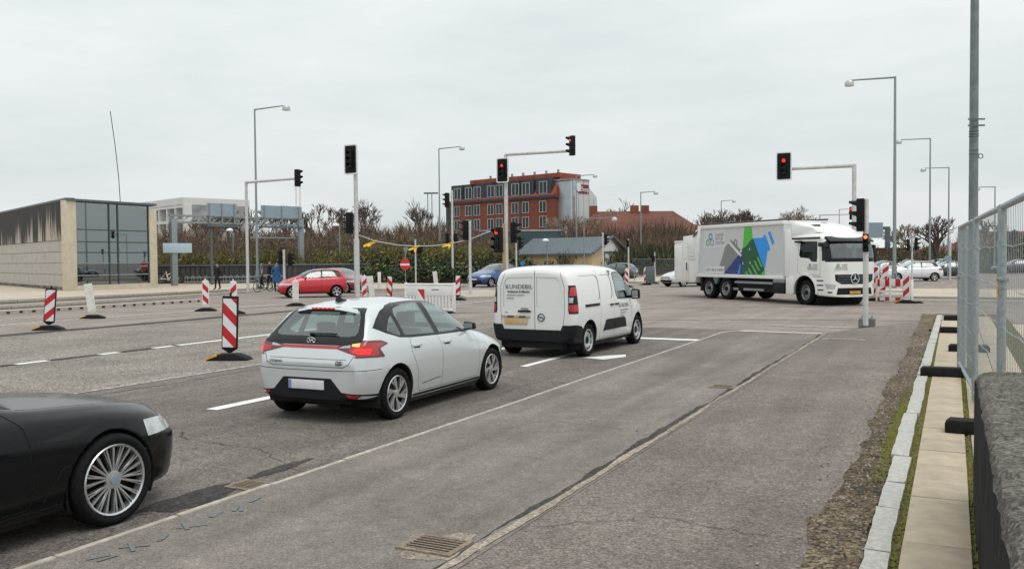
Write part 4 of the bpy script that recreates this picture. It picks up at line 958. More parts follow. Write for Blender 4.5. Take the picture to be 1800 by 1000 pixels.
    MB().prism([(3.05, .7), (3.5, .7), (3.5, 1.10), (3.3, 1.14), (3.1, 1.06)], 'y', -.76, .76).build('dashboard', 'seat', root)
    return root
VAN = white_van()
# ================================================================ black saloon at the left edge
def black_saloon():
    root = car_at('saloon_car', 184, 919, (4.07, -.80), 26.0, 'black saloon car with multi-spoke alloy wheel at the left edge')
    P = paint('paint_black', (.002, .003, .004), .20, .0, .16)
    xs = [0, .05, .15, .35, .6, .8, 1.0, 1.3, 1.7, 2.1, 2.5, 2.8, 3.05, 3.25, 3.4, 3.6, 3.85, 4.1, 4.35, 4.55, 4.72, 4.84, 4.91, 4.94]
    c = [
        ([(0, .5), (4.5, .6), (4.94, .4)], [(0, .28), (.6, .2), (4.5, .18), (4.94, .22)]),
        ([(0, .6), (.2, .78), (.8, .86), (4.0, .86), (4.5, .82), (4.72, .74), (4.84, .64), (4.94, .46)], [(0, .32), (.8, .22), (4.2, .19), (4.94, .22)]),
        ([(0, .68), (.1, .80), (.4, .89), (1.2, .91), (2.5, .895), (3.4, .90), (4.05, .92), (4.4, .90), (4.6, .85), (4.75, .78), (4.86, .68), (4.94, .50)], [(0, .48), (4.94, .40)]),
        ([(0, .68), (.1, .80), (.4, .90), (1.2, .93), (2.5, .915), (3.4, .92), (4.05, .935), (4.4, .91), (4.6, .86), (4.75, .78), (4.86, .68), (4.94, .50)], [(0, .68), (1.5, .70), (4.0, .66), (4.94, .54)]),
        ([(0, .64), (.1, .76), (.4, .86), (1.2, .895), (2.5, .885), (3.4, .88), (4.05, .885), (4.4, .84), (4.6, .77), (4.75, .69), (4.86, .58), (4.94, .42)], [(0, .82), (.2, .90), (1.2, .93), (2.5, .88), (3.6, .845), (4.1, .815), (4.5, .765), (4.75, .695), (4.94, .58)]),
        ([(0, .56), (.2, .70), (.8, .76), (1.2, .79), (2.5, .79), (3.2, .77), (3.5, .75), (4.1, .73), (4.5, .62), (4.75, .53), (4.94, .34)], [(0, .86), (.2, .97), (.8, 1.0), (1.4, 1.01), (2.5, .97), (3.25, .945), (3.6, .915), (4.1, .88), (4.5, .832), (4.72, .772), (4.86, .70), (4.94, .60)]),
        ([(0, .45), (.6, .60), (1.0, .57), (1.7, .575), (2.3, .58), (2.8, .60), (3.2, .64), (3.4, .66), (3.6, .60), (4.1, .54), (4.94, .22)], [(0, .88), (.2, 1.0), (.6, 1.07), (1.0, 1.26), (1.3, 1.36), (1.7, 1.41), (2.2, 1.40), (2.5, 1.35), (2.8, 1.24), (3.05, 1.125), (3.25, 1.02), (3.4, .955), (3.6, .932), (4.1, .90), (4.5, .85), (4.72, .795), (4.86, .715), (4.94, .62)]),
        ([(0, .28), (4.94, .26)], [(0, .89), (.2, 1.02), (.6, 1.10), (1.0, 1.31), (1.3, 1.415), (1.7, 1.465), (2.2, 1.455), (2.5, 1.40), (2.8, 1.29), (3.05, 1.17), (3.25, 1.06), (3.4, .98), (3.6, .95), (4.1, .913), (4.5, .862), (4.72, .805), (4.86, .725), (4.94, .625)]),
        ([(0, 0), (4.94, 0)], [(0, .895), (.2, 1.025), (.6, 1.11), (1.0, 1.32), (1.3, 1.425), (1.7, 1.475), (2.2, 1.465), (2.5, 1.41), (2.8, 1.30), (3.05, 1.18), (3.25, 1.07), (3.4, .985), (3.6, .955), (4.1, .918), (4.5, .867), (4.72, .81), (4.86, .73), (4.94, .63)]),
    ]
    sh = Shell(xs, c, {3: .9, 5: 1.0, 4: .3, 1: .6}, 2, (.3, .3))
    XR, XF, WR = 1.10, 4.07, .340
    for sd_ in (-1, 1):
        for x in (XR, XF): sh.region('hole', None, circ(x, WR + .005, WR + .038, 28), 'side', sd_)
        gl = sh.line([(3.42, .28), (3.44, .55), (3.38, .84), (3.30, .93)], .008, 'side', sd_); sh.line([(2.22, .96), (2.26, .6), (2.25, .28)], .008, 'side', sd_, gl); sh.line([(1.5, .28), (3.42, .28)], .008, 'side', sd_, gl)
        sh.region('front_door', P, [(2.23, .96), (2.268, .6), (2.258, .285), (3.41, .285), (3.432, .55), (3.372, .84), (3.28, .95), (2.7, 1.0)], 'side', sd_, only={0})
        sh.line([(3.52, .30), (3.66, .52), (3.72, .52)], .014, 'side', sd_, gl); sh.line([(2.2, .24), (3.72, .26)], .010, 'side', sd_, gl)
        sh.region('window_surround', 'trim_black', [(.90, 1.06), (1.0, 1.24), (1.3, 1.375), (1.7, 1.425), (2.2, 1.415), (2.5, 1.355), (2.8, 1.24), (3.05, 1.12), (3.38, .965), (2.5, .985), (1.4, 1.02)], 'side', sd_)
        sh.region('door_window', 'car_glass_dark', [(1.25, 1.05), (1.32, 1.34), (1.7, 1.395), (2.14, 1.385), (2.2, 1.01)], 'side', sd_); sh.region('door_window', 'car_glass_dark', [(2.28, 1.01), (2.22, 1.38), (2.5, 1.315), (2.8, 1.185), (3.0, 1.08), (3.1, 1.0)], 'side', sd_)
        sh.region('headlight', 'lamp_clear', [(4.62, .655), (4.68, .735), (4.80, .715), (5.0, .655), (5.0, .595), (4.80, .62)], 'side', sd_, xr=(4.4, 5))
        sh.region('air_intake', 'gap', [(4.74, .24), (4.86, .28), (4.90, .42), (4.80, .36)], 'side', sd_)
        sh.line([(4.40, .50), (4.52, .56), (4.60, .615)], .008, 'side', sd_, gl)
    for q in (-1, 1): sh.region('headlight', 'lamp_clear', [(q * .34, .60), (q * .9, .605), (q * .9, .735), (q * .62, .69), (q * .40, .64)], 'front', xr=(4.4, 5)); sh.region('headlight_eye', 'trim_black', circ(q * .60, .648, .035, 10), 'front', xr=(4.4, 5)); sh.region('headlight_eye', 'trim_black', circ(q * .47, .635, .028, 10), 'front', xr=(4.4, 5))
    sh.region('grille', 'trim_black', [(-.30, .40), (.30, .40), (.33, .61), (-.33, .61)], 'front')
    sh.region('lower_grille', 'trim_black', [(-.62, .23), (.62, .23), (.52, .34), (-.52, .34)], 'front')
    for sd_ in (-1, 1): sh.region('fender_vent', 'gap', [(3.46, .725), (3.90, .785), (3.98, .80), (3.88, .755), (3.72, .705)], 'side', sd_)
    bl = sh.line([(3.46, .70), (4.1, .68), (4.6, .57), (4.76, .46)], .010, 'top'); sh.line([(3.46, -.70), (4.1, -.68), (4.6, -.57), (4.76, -.46)], .010, 'top', lab=bl)
    sh.region('windscreen', 'car_glass_dark', [(2.52, -.55), (3.28, -.64), (3.36, 0), (3.28, .64), (2.52, .55), (2.48, 0)], 'top')
    sh.region('cowl', 'gap', [(3.30, -.69), (3.44, -.69), (3.50, 0), (3.44, .69), (3.30, .69), (3.38, 0)], 'top')
    for q in (-1, 1): sh.region('tail_light', 'lamp_red', [(q * .45, .74), (q * .85, .72), (q * .85, .86), (q * .5, .84)], 'rear')
    sh.region('rear_window', 'car_glass_dark', [(.62, -.5), (1.20, -.5), (1.20, .5), (.62, .5)], 'top')
    ym = abs(sh.hit((3.05, -2, .96), (0, 1, 0)).y)
    yg = abs(sh.hit((3.55, -2, .72), (0, 1, 0)).y)
    sh.finish(root, P, push={'panel_gap': -.006, 'headlight': .002})
    for sd_ in (-1, 1):
        a, b = sd_ * (ym + .05), sd_ * (ym + .24)
        m = MB(); m.hexa([(2.99, a, .98), (3.16, a, .98), (3.11, b, 1.0), (3.0, b, 1.0)], [(2.99, a, 1.12), (3.12, a, 1.12), (3.08, b, 1.10), (3.0, b, 1.10)])
        mo = m.build('mirror', P, root, bevel=.03); MB().box(3.02, 3.10, min(sd_ * (ym - .06), a), max(sd_ * (ym - .06), a), .96, 1.0).build('mirror_arm', 'trim_black', mo)
        MB().box(3.13, 3.145, min(a, b) + .03, max(a, b) - .03, 1.03, 1.05).build('indicator', 'lamp_red', mo)
        for x in (XR, XF): add_wheel(root, x, sd_ * .825, WR, .225, .262, 'multi', rot=.15); well(root, x, .5, .9, WR + .04, sd_)
        hy_ = .90
    u = MB(); u.box(.2, 4.6, -.62, .62, .14, .45); u.box(1.6, 3.55, -.78, .78, .15, .45); u.build('underbody', 'under', root)  # floor set wide and low so less light gets under the saloon
    cap = MB().lathe([(.001, -.118), (.034, -.116), (.036, -.108)], 'y', 20, c=(XF, -.825 + .02, WR)); cap.build('hub_badge', 'sign_grey', root, smooth=True)
    seats(root, 1.4, 2.5, .70, .55, 1.25); MB().prism([(2.85, .6), (3.2, .6), (3.2, .95), (3.0, 1.0)], 'y', -.7, .7).build('dashboard', 'seat', root)
    return root
SALOON = black_saloon()
# ================================================================ generic distant cars
def far_car(px, py, heading, L, W, H, col, label, kind='hatch', group=None, z=0.0, local=None, glassm='car_glass', name='parked_car', plate=True, metal=.1):
    """compact hatch / suv / saloon, outline set by kind; px,py is where the middle of its ground outline sits"""
    key = 'paint_%d_%d_%d' % tuple(int(q * 100) for q in col); P = paint(key, col, .3, metal, 1.0)
    fx, fy, fz = L / 4.0, W / 1.78, H / 1.46
    root = car_at(name, px, py, local if local else (L / 2, 0), heading, label, 'car', group, z)
    if kind == 'saloon':
        top = [(0, .80), (.1, .92), (.5, 1.0), (.9, 1.27), (1.2, 1.41), (1.6, 1.46), (2.0, 1.43), (2.3, 1.28), (2.75, 1.02), (3.0, .94), (3.5, .86), (3.85, .74), (4.0, .62)]
    elif kind == 'mini':
        top = [(0, .80), (.05, .92), (.12, 1.06), (.25, 1.28), (.36, 1.40), (.8, 1.45), (1.4, 1.46), (2.0, 1.43), (2.4, 1.30), (2.95, 1.06), (3.2, .99), (3.6, .90), (3.88, .76), (4.0, .62)]
    else:
        top = [(0, .74), (.04, .86), (.12, 1.0), (.3, 1.22), (.45, 1.38), (.8, 1.44), (1.4, 1.46), (1.9, 1.44), (2.3, 1.30), (2.75, 1.05), (3.0, .98), (3.5, .89), (3.85, .76), (4.0, .62)]
    belt = [(0, .72), (.05, .84), (.15, .96), (.6, .98), (2.6, .93), (3.0, .89), (3.5, .81), (4.0, .60)]
    def mn(a, b, d=0): return [(x, min(interp(a, x), v - d)) for x, v in b]
    xs = [0, .04, .1, .2, .35, .5, .8, 1.2, 1.7, 2.1, 2.4, 2.7, 3.0, 3.3, 3.6, 3.82, 3.94, 4.0]
    yb = [(0, .62), (.05, .72), (.2, .84), (.6, .885), (3.3, .885), (3.7, .82), (3.9, .68), (4.0, .52)]
    sc = lambda l, k: [(x, v * k) for x, v in l]
    yr = [(x, (.80 if x < .3 else .62) * interp(yb, x) / .885) for x in xs]
    cols = [(sc(yb, .65), [(0, .30), (.5, .2), (3.6, .19), (4, .28)]), (sc(yb, .93), [(0, .33), (.6, .22), (3.5, .21), (4, .3)]), (sc(yb, .985), [(0, .46), (4, .42)]), (yb, [(0, .63), (4, .54)]),
            (sc(yb, .965), [(x, v - .10) for x, v in belt]), (sc(yb, .90), belt),
            (sc(yb, .68), [(x, interp(top, x) - (.06 if interp(top, x) > 1.2 else .015)) for x in xs]), (sc(yb, .34), [(x, interp(top, x) - .012) for x in xs]), (sc(yb, 0), top)]
    cols = [([(x * fx, y * fy) for x, y in a], [(x * fx, v * fz) for x, v in b]) for a, b in cols]
    sh = Shell([x * fx for x in xs], cols, {3: .4, 5: .5}, 2)
    S = lambda pl: [(x * fx, zz * fz) for x, zz in pl]
    Y = lambda pl: [(y * fy, zz * fz) for y, zz in pl]
    WR = .305 * fz ** .5; XR, XF = .68 * fx, 3.22 * fx
    for sd_ in (-1, 1):
        for x in (XR, XF): sh.region('hole', None, circ(x, WR, WR + .05, 18), 'side', sd_)
        if kind == 'saloon': dl = [(.62, 1.02), (.95, 1.24), (1.25, 1.375), (1.6, 1.41), (2.0, 1.38), (2.3, 1.23), (2.72, 1.0), (2.6, .96), (1.2, .99)]
        else: dl = [(.36, 1.04), (.50, 1.32), (.8, 1.385), (1.4, 1.405), (1.95, 1.375), (2.32, 1.23), (2.76, .99), (2.6, .96), (1.2, .99)]
        sh.region('window_surround', 'trim_black', S(dl), 'side', sd_)
        x0 = .66 if kind != 'saloon' else .85
        sh.region('door_window', glassm, S([(x0, 1.03), (x0 + .12, 1.27), (1.0, 1.345), (1.45, 1.37), (1.50, 1.0)]), 'side', sd_); sh.region('door_window', glassm, S([(1.58, 1.0), (1.55, 1.37), (1.92, 1.345), (2.28, 1.21), (2.58, 1.0)]), 'side', sd_)
        gl = sh.line(S([(1.54, .98), (1.56, .3)]), .012, 'side', sd_)
        sh.line(S([(2.65, .95), (2.72, .6), (2.68, .3), (1.0, .3)]), .012, 'side', sd_, gl)
        sh.region('headlight', 'lamp_clear', S([(3.62, .67), (3.66, .76), (3.80, .74), (4.2, .68), (4.2, .62), (3.85, .63)]), 'side', sd_, xr=(3.3 * fx, 9))
        sh.region('tail_light', 'lamp_red', S([(-.1, .78), (.22, .80), (.28, .93), (-.1, .93)]), 'side', sd_, xr=(-1, .5))
    for q in (-1, 1):
        sh.region('headlight', 'lamp_clear', Y([(q * .52, .63), (q * .95, .64), (q * .95, .75), (q * .66, .74), (q * .54, .69)]), 'front'); sh.region('tail_light', 'lamp_red', Y([(q * .52, .78), (q * .95, .78), (q * .95, .93), (q * .55, .90)]), 'rear')
    sh.region('grille', 'trim_black', Y([(-.55, .29), (.55, .29), (.60, .44), (-.60, .44)]), 'front'); sh.region('upper_grille', 'trim_black', Y([(-.40, .58), (.40, .58), (.42, .64), (-.42, .64)]), 'front')
    sh.region('windscreen', glassm, [(2.02 * fx, -.54 * fy), (2.70 * fx, -.68 * fy), (2.82 * fx, 0), (2.70 * fx, .68 * fy), (2.02 * fx, .54 * fy), (1.98 * fx, 0)], 'top')
    if kind == 'saloon': sh.region('rear_window', glassm, [(.55 * fx, -.5 * fy), (1.08 * fx, -.48 * fy), (1.08 * fx, .48 * fy), (.55 * fx, .5 * fy)], 'top')
    else: sh.region('rear_window', glassm, Y([(-.55, 1.04), (.55, 1.04), (.48, 1.33), (-.48, 1.33)]), 'rear')
    xf = sh.hit((9, 0, .5 * fz), (-1, 0, 0)).x; xr_ = sh.hit((-2, 0, .72 * fz), (1, 0, 0)).x; ym = abs(sh.hit((2.5 * fx, -3, .97 * fz), (0, 1, 0)).y)
    sh.finish(root, P, push={'panel_gap': -.004})
    if plate:
        MB().box(xf + .004, xf + .016, -.26, .26, .45 * fz, .45 * fz + .11).build('number_plate', 'plate_white', root); MB().box(xr_ - .014, xr_ - .003, -.26, .26, .66 * fz, .66 * fz + .11).build('number_plate', 'plate_white', root)
    for sd_ in (-1, 1):
        a, b = sd_ * (ym + .03), sd_ * (ym + .20)
        m = MB(); m.hexa([(2.42 * fx, a, .96 * fz), (2.56 * fx, a, .96 * fz), (2.52 * fx, b, .98 * fz), (2.43 * fx, b, .98 * fz)], [(2.42 * fx, a, 1.07 * fz), (2.54 * fx, a, 1.07 * fz), (2.5 * fx, b, 1.06 * fz), (2.43 * fx, b, 1.06 * fz)]); m.build('mirror', P, root, bevel=.025)
        for x in (XR, XF): add_wheel(root, x, sd_ * (.765 * fy), WR, .19, WR * .68, 'five', rot=x); well(root, x, .45, .86 * fy, WR + .045, sd_)
    u = MB(); u.box(.2, L - .2, -.55, .55, .19, .42); u.box(1.1 * fx, 2.8 * fx, -.8 * fy, .8 * fy, .2, .42); u.build('underbody', 'under', root)
    seats(root, .9 * fx, 1.9 * fx, .68 * fy, .6 * fz, 1.26 * fz)
    return root
PK = 'cars in the far car park'
far_car(548, 522, -112, 3.55, 1.65, 1.50, (.50, .008, .022), 'bright red small hatchback waiting by the traffic lights, facing left', 'mini', name='hatchback_car')
far_car(606, 514, 132, 4.1, 1.78, 1.48, (.16, .012, .03), 'dark maroon hatchback half hidden behind the bright red car', 'hatch', name='hatchback_car')
far_car(868, 503.5, -142, 4.3, 1.83, 1.62, (.035, .085, .24), 'metallic blue crossover car facing the camera beyond the traffic island', 'hatch', name='crossover_car', metal=.4)
far_car(1214, 503, -118, 4.2, 1.8, 1.5, (.55, .57, .58), 'silver car mostly hidden behind the rear of the garbage truck', 'hatch', name='hatchback_car')
far_car(1078, 492, -65, 4.2, 1.8, 1.5, (.05, .05, .06), 'dark car whose roof shows just above the white van', 'hatch', name='hatchback_car')
far_car(1601, 494, -86, 4.2, 1.8, 1.5, (.72, .74, .76), 'white hatchback parked nearest to the street lamp behind the red and white barrier', 'hatch', PK)
far_car(1548, 487, -95, 4.2, 1.8, 1.5, (.50, .53, .56), 'silver car partly behind the near traffic light and barrier boards', 'saloon', PK)
far_car(1591, 479.5, -80, 4.2, 1.8, 1.5, (.60, .63, .66), 'pale grey car parked behind the white hatchback', 'saloon', PK)
far_car(1644, 480, -100, 4.3, 1.8, 1.5, (.70, .72, .74), 'white car parked behind the two walking people', 'hatch', PK)
far_car(1662, 489.5, -88, 4.5, 1.82, 1.46, (.018, .03, .03), 'black car parked beside the bare tree, left of the fence', 'saloon', PK)
far_car(1652, 478.5, -140, 4.3, 1.8, 1.45, (.22, .26, .26), 'grey green car facing the camera in front of the bare tree', 'hatch', PK)
far_car(1700, 477.5, -110, 4.3, 1.8, 1.5, (.60, .62, .64), 'silver car in the car park seen beside the fence edge', 'saloon', PK)
far_car(1785, 481, -85, 4.4, 1.8, 1.48, (.05, .06, .07), 'dark car seen through the wire fence at the right edge', 'saloon', PK)
# ================================================================ garbage truck turning in the junction
def garbage_truck():
    root = car_at('garbage_truck', 1421, 536, (6.75, -1.05), 159.0, 'white garbage truck with bottle and glove artwork turning in the junction', 'truck')
    P = paint('paint_truck', (.78, .78, .75), .35, 0, .8, dirt=.15)
    mat('truck_panel', (.56, .58, .59), .35, var=.03, scale=2, coat=.4)
    W = 1.24
    # cab
    xs = [5.72, 5.76, 5.9, 6.2, 6.6, 7.0, 7.4, 7.7, 7.88, 8.0, 8.08, 8.13]
    y_ = lambda k: [(5.72, 1.17 * k), (5.8, 1.2 * k), (7.4, 1.2 * k), (7.8, 1.17 * k), (8.0, 1.08 * k), (8.08, .98 * k), (8.13, .80 * k)]
    cols = [(y_(.7), [(5.7, .48), (8.2, .34)]), (y_(.99), [(5.7, .50), (8.2, .36)]), (y_(1.0), [(5.7, .8), (8.2, .62)]), (y_(1.0), [(5.7, 1.2), (8.2, 1.1)]), (y_(1.0), [(5.7, 1.75), (8.2, 1.55)]),
            (y_(.985), [(5.7, 2.05), (7.9, 2.0), (8.13, 1.78)]), (y_(.95), [(5.7, 2.62), (7.4, 2.62), (7.7, 2.55), (7.88, 2.42), (8.0, 2.18), (8.13, 1.82)]),
            (y_(.86), [(5.7, 2.84), (7.2, 2.84), (7.5, 2.80), (7.7, 2.70), (7.88, 2.50), (8.0, 2.24), (8.13, 1.84)]), (y_(.4), [(5.7, 2.92), (7.2, 2.92), (7.5, 2.88), (7.72, 2.76), (7.88, 2.54), (8.0, 2.26), (8.13, 1.85)]), (y_(0), [(5.7, 2.93), (7.2, 2.93), (7.5, 2.89), (7.72, 2.77), (7.88, 2.55), (8.0, 2.27), (8.13, 1.855)])]
    sh = Shell(xs, cols, {1: .6, 4: .2}, 2, (.7, .4))
    XF, WR = 6.75, .50
    for sd_ in (-1, 1):
        sh.region('hole', None, circ(XF, .52, .66, 26), 'side', sd_)
        gl = sh.line([(6.30, 2.58), (6.28, 1.35), (6.42, 1.22)], .014, 'side', sd_); sh.line([(7.50, 2.50), (7.58, 1.9), (7.58, 1.20), (6.42, 1.22)], .014, 'side', sd_, gl)
        sh.region('door', P, [(6.31, 2.6), (6.29, 1.35), (6.43, 1.23), (7.57, 1.21), (7.57, 1.9), (7.49, 2.5)], 'side', sd_, only={0})
        sh.region('door_window', 'car_glass_dark', [(6.40, 2.52), (6.36, 1.98), (6.44, 1.88), (6.95, 1.84), (7.10, 1.72), (7.40, 1.70), (7.42, 1.9), (7.38, 2.50)], 'side', sd_)
        sh.region('corner_post', 'trim_black', [(7.62, 2.46), (7.66, 1.74), (7.95, 1.74), (7.95, 2.2), (7.80, 2.46)], 'side', sd_)
        sh.line([(7.1, 1.14), (7.62, 1.12)], .02, 'side', sd_, gl)
        for z in (.98, .80, .62): sh.line([(7.42, z), (7.72, z)], .05, 'side', sd_, None, name='step_recess', mt='gap')
    sh.region('windscreen_surround', 'trim_black', [(-1.14, 1.70), (1.14, 1.70), (1.16, 2.40), (1.02, 2.56), (-1.02, 2.56), (-1.16, 2.40)], 'front')
    sh.region('windscreen', 'car_glass', [(-1.02, 1.84), (1.02, 1.84), (1.02, 2.34), (.92, 2.42), (-.92, 2.42), (-1.02, 2.34)], 'front')
    sh.region('grille', 'trim_black', [(-.92, 1.22), (.92, 1.22), (.90, .98), (.62, .84), (-.62, .84), (-.90, .98)], 'front')
    sh.region('lower_grille', 'trim_black', [(-.80, .70), (.80, .70), (.86, .44), (-.86, .44)], 'front')
    for q in (-1, 1):
        sh.region('headlight', 'lamp_clear', [(q * .86, .84), (q * 1.16, .86), (q * 1.12, .66), (q * .92, .66)], 'front'); sh.region('fog_light', 'gap', [(q * 1.0, .56), (q * 1.12, .56), (q * 1.10, .50), (q * 1.0, .50)], 'front')
    xg = sh.hit((12, 0, 1.1), (-1, 0, 0)).x; xb = sh.hit((12, 0, .52), (-1, 0, 0)).x; xl = sh.hit((12, -.72, 1.45), (-1, 0, 0)).x; yc = abs(sh.hit((6.9, -4, 1.5), (0, 1, 0)).y); xw = sh.hit((12, .4, 1.9), (-1, 0, 0)).x; zt = sh.hit((7.3, 0, 6), (0, 0, -1)).z
    sh.finish(root, P, push={'panel_gap': -.01, 'grille': -.02, 'step_recess': -.02, 'lower_grille': -.02})
    for z in (.93, 1.02, 1.11, 1.18): MB().box(xg - .03, xg + .006, -.82, .82, z - .012, z + .012).build('grille_bar', 'galv_dark', root)
    st = MB(); n = 30; cz = 1.06
    for i in range(n):
        a, a2 = 2 * math.pi * i / n, 2 * math.pi * (i + 1) / n; st.tube((xg + .02, .20 * math.cos(a), cz + .20 * math.sin(a)), (xg + .02, .20 * math.cos(a2), cz + .20 * math.sin(a2)), .016, n=6)
    for i in range(3):
        a = R(90 + 120 * i); st.tube((xg + .03, 0, cz), (xg + .02, .19 * math.cos(a), cz + .19 * math.sin(a)), .026, .006, 6)
    st.build('star_badge', 'chrome', root, smooth=True)
    MB().box(xb + .02, xb + .035, -.26, .26, .47, .58).build('number_plate', mat('plate_orange', (.72, .34, .03), .5, col2=(.30, .16, .03), scale=22, lo=.50, hi=.56), root)
    for q in (-1, 1):
        MB().tube((xw + .03, q * .15, 1.80), (xw - .0, q * .75, 1.88), .014, .01, 6).build('wiper', 'black_plastic', root)
        m = MB(); m.box(7.60, 7.80, q * 1.30 - .07, q * 1.30 + .07, 1.72, 2.36); mo = m.build('mirror', 'trim_black', root, bevel=.04) if q > 0 else None
        if q < 0:
            m = MB(); m.hexa([(7.58, -1.30, 2.30), (7.95, -1.30, 2.28), (7.95, -1.12, 2.28), (7.58, -1.12, 2.30)], [(7.60, -1.30, 2.46), (7.90, -1.30, 2.44), (7.90, -1.12, 2.44), (7.60, -1.12, 2.46)]); m.build('mirror_camera', 'trim_black', root, bevel=.02)
            MB().box(6.20, 6.52, -1.29, -1.16, 2.46, 2.54).build('side_camera', 'trim_black', root, bevel=.02)
    v = MB(); v.prism([(7.66, 2.60), (7.98, 2.46), (8.01, 2.50), (7.70, 2.70)], 'y', -1.06, 1.06); v.build('sun_visor', 'trim_black', root, bevel=.01)
    d = MB(); y0, y1 = 1.10, .95
    d.hexa([(5.74, -y0, 2.62), (7.30, -y1, 2.86), (7.30, y1, 2.86), (5.74, y0, 2.62)], [(5.74, -y0, 3.34), (6.9, -y1 * .9, 3.10), (6.9, y1 * .9, 3.10), (5.74, y0, 3.34)]); d.build('roof_deflector', P, root, bevel=.10)
    MB().box(6.58, 6.86, -.80, -.55, 3.08, 3.18).build('roof_vent', 'trim_black', root, bevel=.02)
    MB().box(5.95, 7.6, -1.215, -1.19, 2.60, 2.67).build('drip_rail', 'trim_black', root)
    MB().box(5.3, 5.76, -1.16, 1.16, 1.10, 3.0).build('cab_rear_fairing', P, root, bevel=.05)
    # front wheel arch
    ar = MB(); n = 18; vs = []
    for r_ in (.655, .72):
        for y in (-1.20, -1.262): vs += [(XF + r_ * math.cos(R(-5 + 190 * i / n)), y, .52 + r_ * math.sin(R(-5 + 190 * i / n))) for i in range(n + 1)]
    k = n + 1; fs = []
    for i in range(n): fs += [(i, i + 1, k + i + 1, k + i), (2 * k + i, 3 * k + i, 3 * k + i + 1, 2 * k + i + 1), (k + i, k + i + 1, 3 * k + i + 1, 3 * k + i), (i, 2 * k + i, 2 * k + i + 1, i + 1)]
    ar.add(vs, fs); ar.build('wheel_arch', P, root, smooth=True)
    MB().lathe([(.64, -1.15), (.64, 1.15)], 'y', 30, c=(XF, 0, .52)).build('wheel_well', 'under', root)
    # body: compactor box with slanted rear edge
    x0, x1, zb, ztp = -.95, 5.42, 1.10, 3.28
    side = [(x0, zb), (x1, zb), (x1, ztp), (x0 + .32, ztp)]
    MB().prism(side, 'y', -W + .04, W - .04).build('body', 'truck_panel', root)
    fr = MB()                                             # frame edges round the side panel
    MB().box(x0, x1, -W - .02, W + .02, zb - .10, zb + .03).build('lower_rail', P, root, bevel=.01)
    MB().box(x0 + .28, x1 + .02, -W - .02, W + .02, ztp - .04, ztp + .12).build('upper_rail', P, root, bevel=.02)
    MB().prism([(x0 - .18, zb - .10), (x0 + .06, zb - .10), (x0 + .40, ztp + .12), (x0 + .16, ztp + .12)], 'y', -W - .03, W + .03).build('rear_post', P, root, bevel=.015)
    rl = MB(); rl.tube((x0 + .3, -.95, ztp + .19), (x1 + .1, -.95, ztp + .17), .035, .035, 8); rl.build('roof_rail', 'trim_black', root)
    rl = MB(); rl.tube((x0 + .3, .95, ztp + .19), (x1 + .1, .95, ztp + .17), .035, .035, 8); rl.build('roof_rail', 'trim_black', root)
    # tailgate hopper in stepped blocks
    h = MB(); h.prism([(-2.95, .72), (-1.10, .72), (-.86, 1.30), (-.62, 3.22), (-1.05, 3.22), (-1.05, 3.0), (-2.15, 2.94), (-2.15, 2.62), (-2.95, 2.58)], 'y', -W + .01, W - .01); ho = h.build('hopper', P, root, bevel=.03)
    MB().box(-2.90, -2.2, -W - .02, -W + .01, .80, 2.5).build('hopper_panel', P, ho, bevel=.01); MB().box(-1.75, -1.12, -W - .01, -W + .02, 2.12, 2.80).build('hopper_panel', P, ho, bevel=.01)
    MB().box(-1.75, -1.12, -W - .012, -W + .02, 1.95, 2.03).build('hopper_rib', 'white_dirty', ho); MB().box(-1.75, -1.12, -W - .012, -W + .02, 1.80, 1.88).build('hopper_rib', 'white_dirty', ho)
    MB().box(-1.95, -1.62, -W - .04, -W + .02, .78, 1.72).build('control_box', 'white_dirty', ho, bevel=.02); MB().box(-1.78, -1.70, -W - .06, -W, 1.30, 1.68).build('grab_handle', 'black_plastic', ho, bevel=.01)
    MB().box(-3.02, -2.1, -W + .05, W - .05, 2.60, 2.74).build('hopper_cap', 'white_dirty', ho, bevel=.02)
    MB().tube((-1.2, -W - .03, 2.9), (-.8, -W - .03, 3.15), .03, .03, 8).build('hydraulic_ram', 'black_plastic', ho)
    # chassis, guards, tanks
    MB().box(-.9, 7.6, -.45, .45, .62, .98).build('chassis', 'under', root)
    MB().box(-.55, 1.95, -W + .02, W - .02, .98, 1.08).build('mudguard', 'black_plastic', root)
    MB().prism([(.42, 1.0), (.90, 1.0), (.74, .70), (.60, .70)], 'y', -W - .012, -W + .10).build('mudguard_badge', 'galv_dark', root)
    MB().box(-.62, -.48, -W, -.6, .35, 1.0).build('mud_flap', 'black_rubber', root)
    MB().box(2.0, 5.55, -1.02, 1.02, .42, 1.0).build('underframe_boxes', 'under', root)
    MB().box(2.1, 4.75, -W, -W + .05, .76, .86).build('side_guard', 'galv', root, bevel=.01); MB().box(2.75, 4.15, -W, -W + .05, .46, .56).build('side_guard', 'galv', root, bevel=.01)
    MB().box(2.0, 2.35, -W, -W + .05, .46, .56).build('side_guard', 'galv', root, bevel=.01)
    MB().box(4.80, 5.52, -W, -.6, .40, .84).build('battery_box', 'black_plastic', root, bevel=.02); MB().box(4.80, 5.52, -W - .01, -.6, .845, 1.0).build('toolbox', 'galv', root, bevel=.02)
    MB().box(5.60, 6.06, -W, -1.0, .40, 1.1).build('arch_panel', P, root, bevel=.03)
    for x in (0, 1.35): 
        for sd_ in (-1, 1): add_wheel(root, x, sd_ * 1.02, WR, .34, .30, 'truck', rot=x)
    for sd_ in (-1, 1): add_wheel(root, XF, sd_ * 1.02, WR, .30, .30, 'truck', rot=.4, steer=R(-8))
    # artwork on the side, traced in panel coordinates
    d0, d1 = 41.5, 36.0
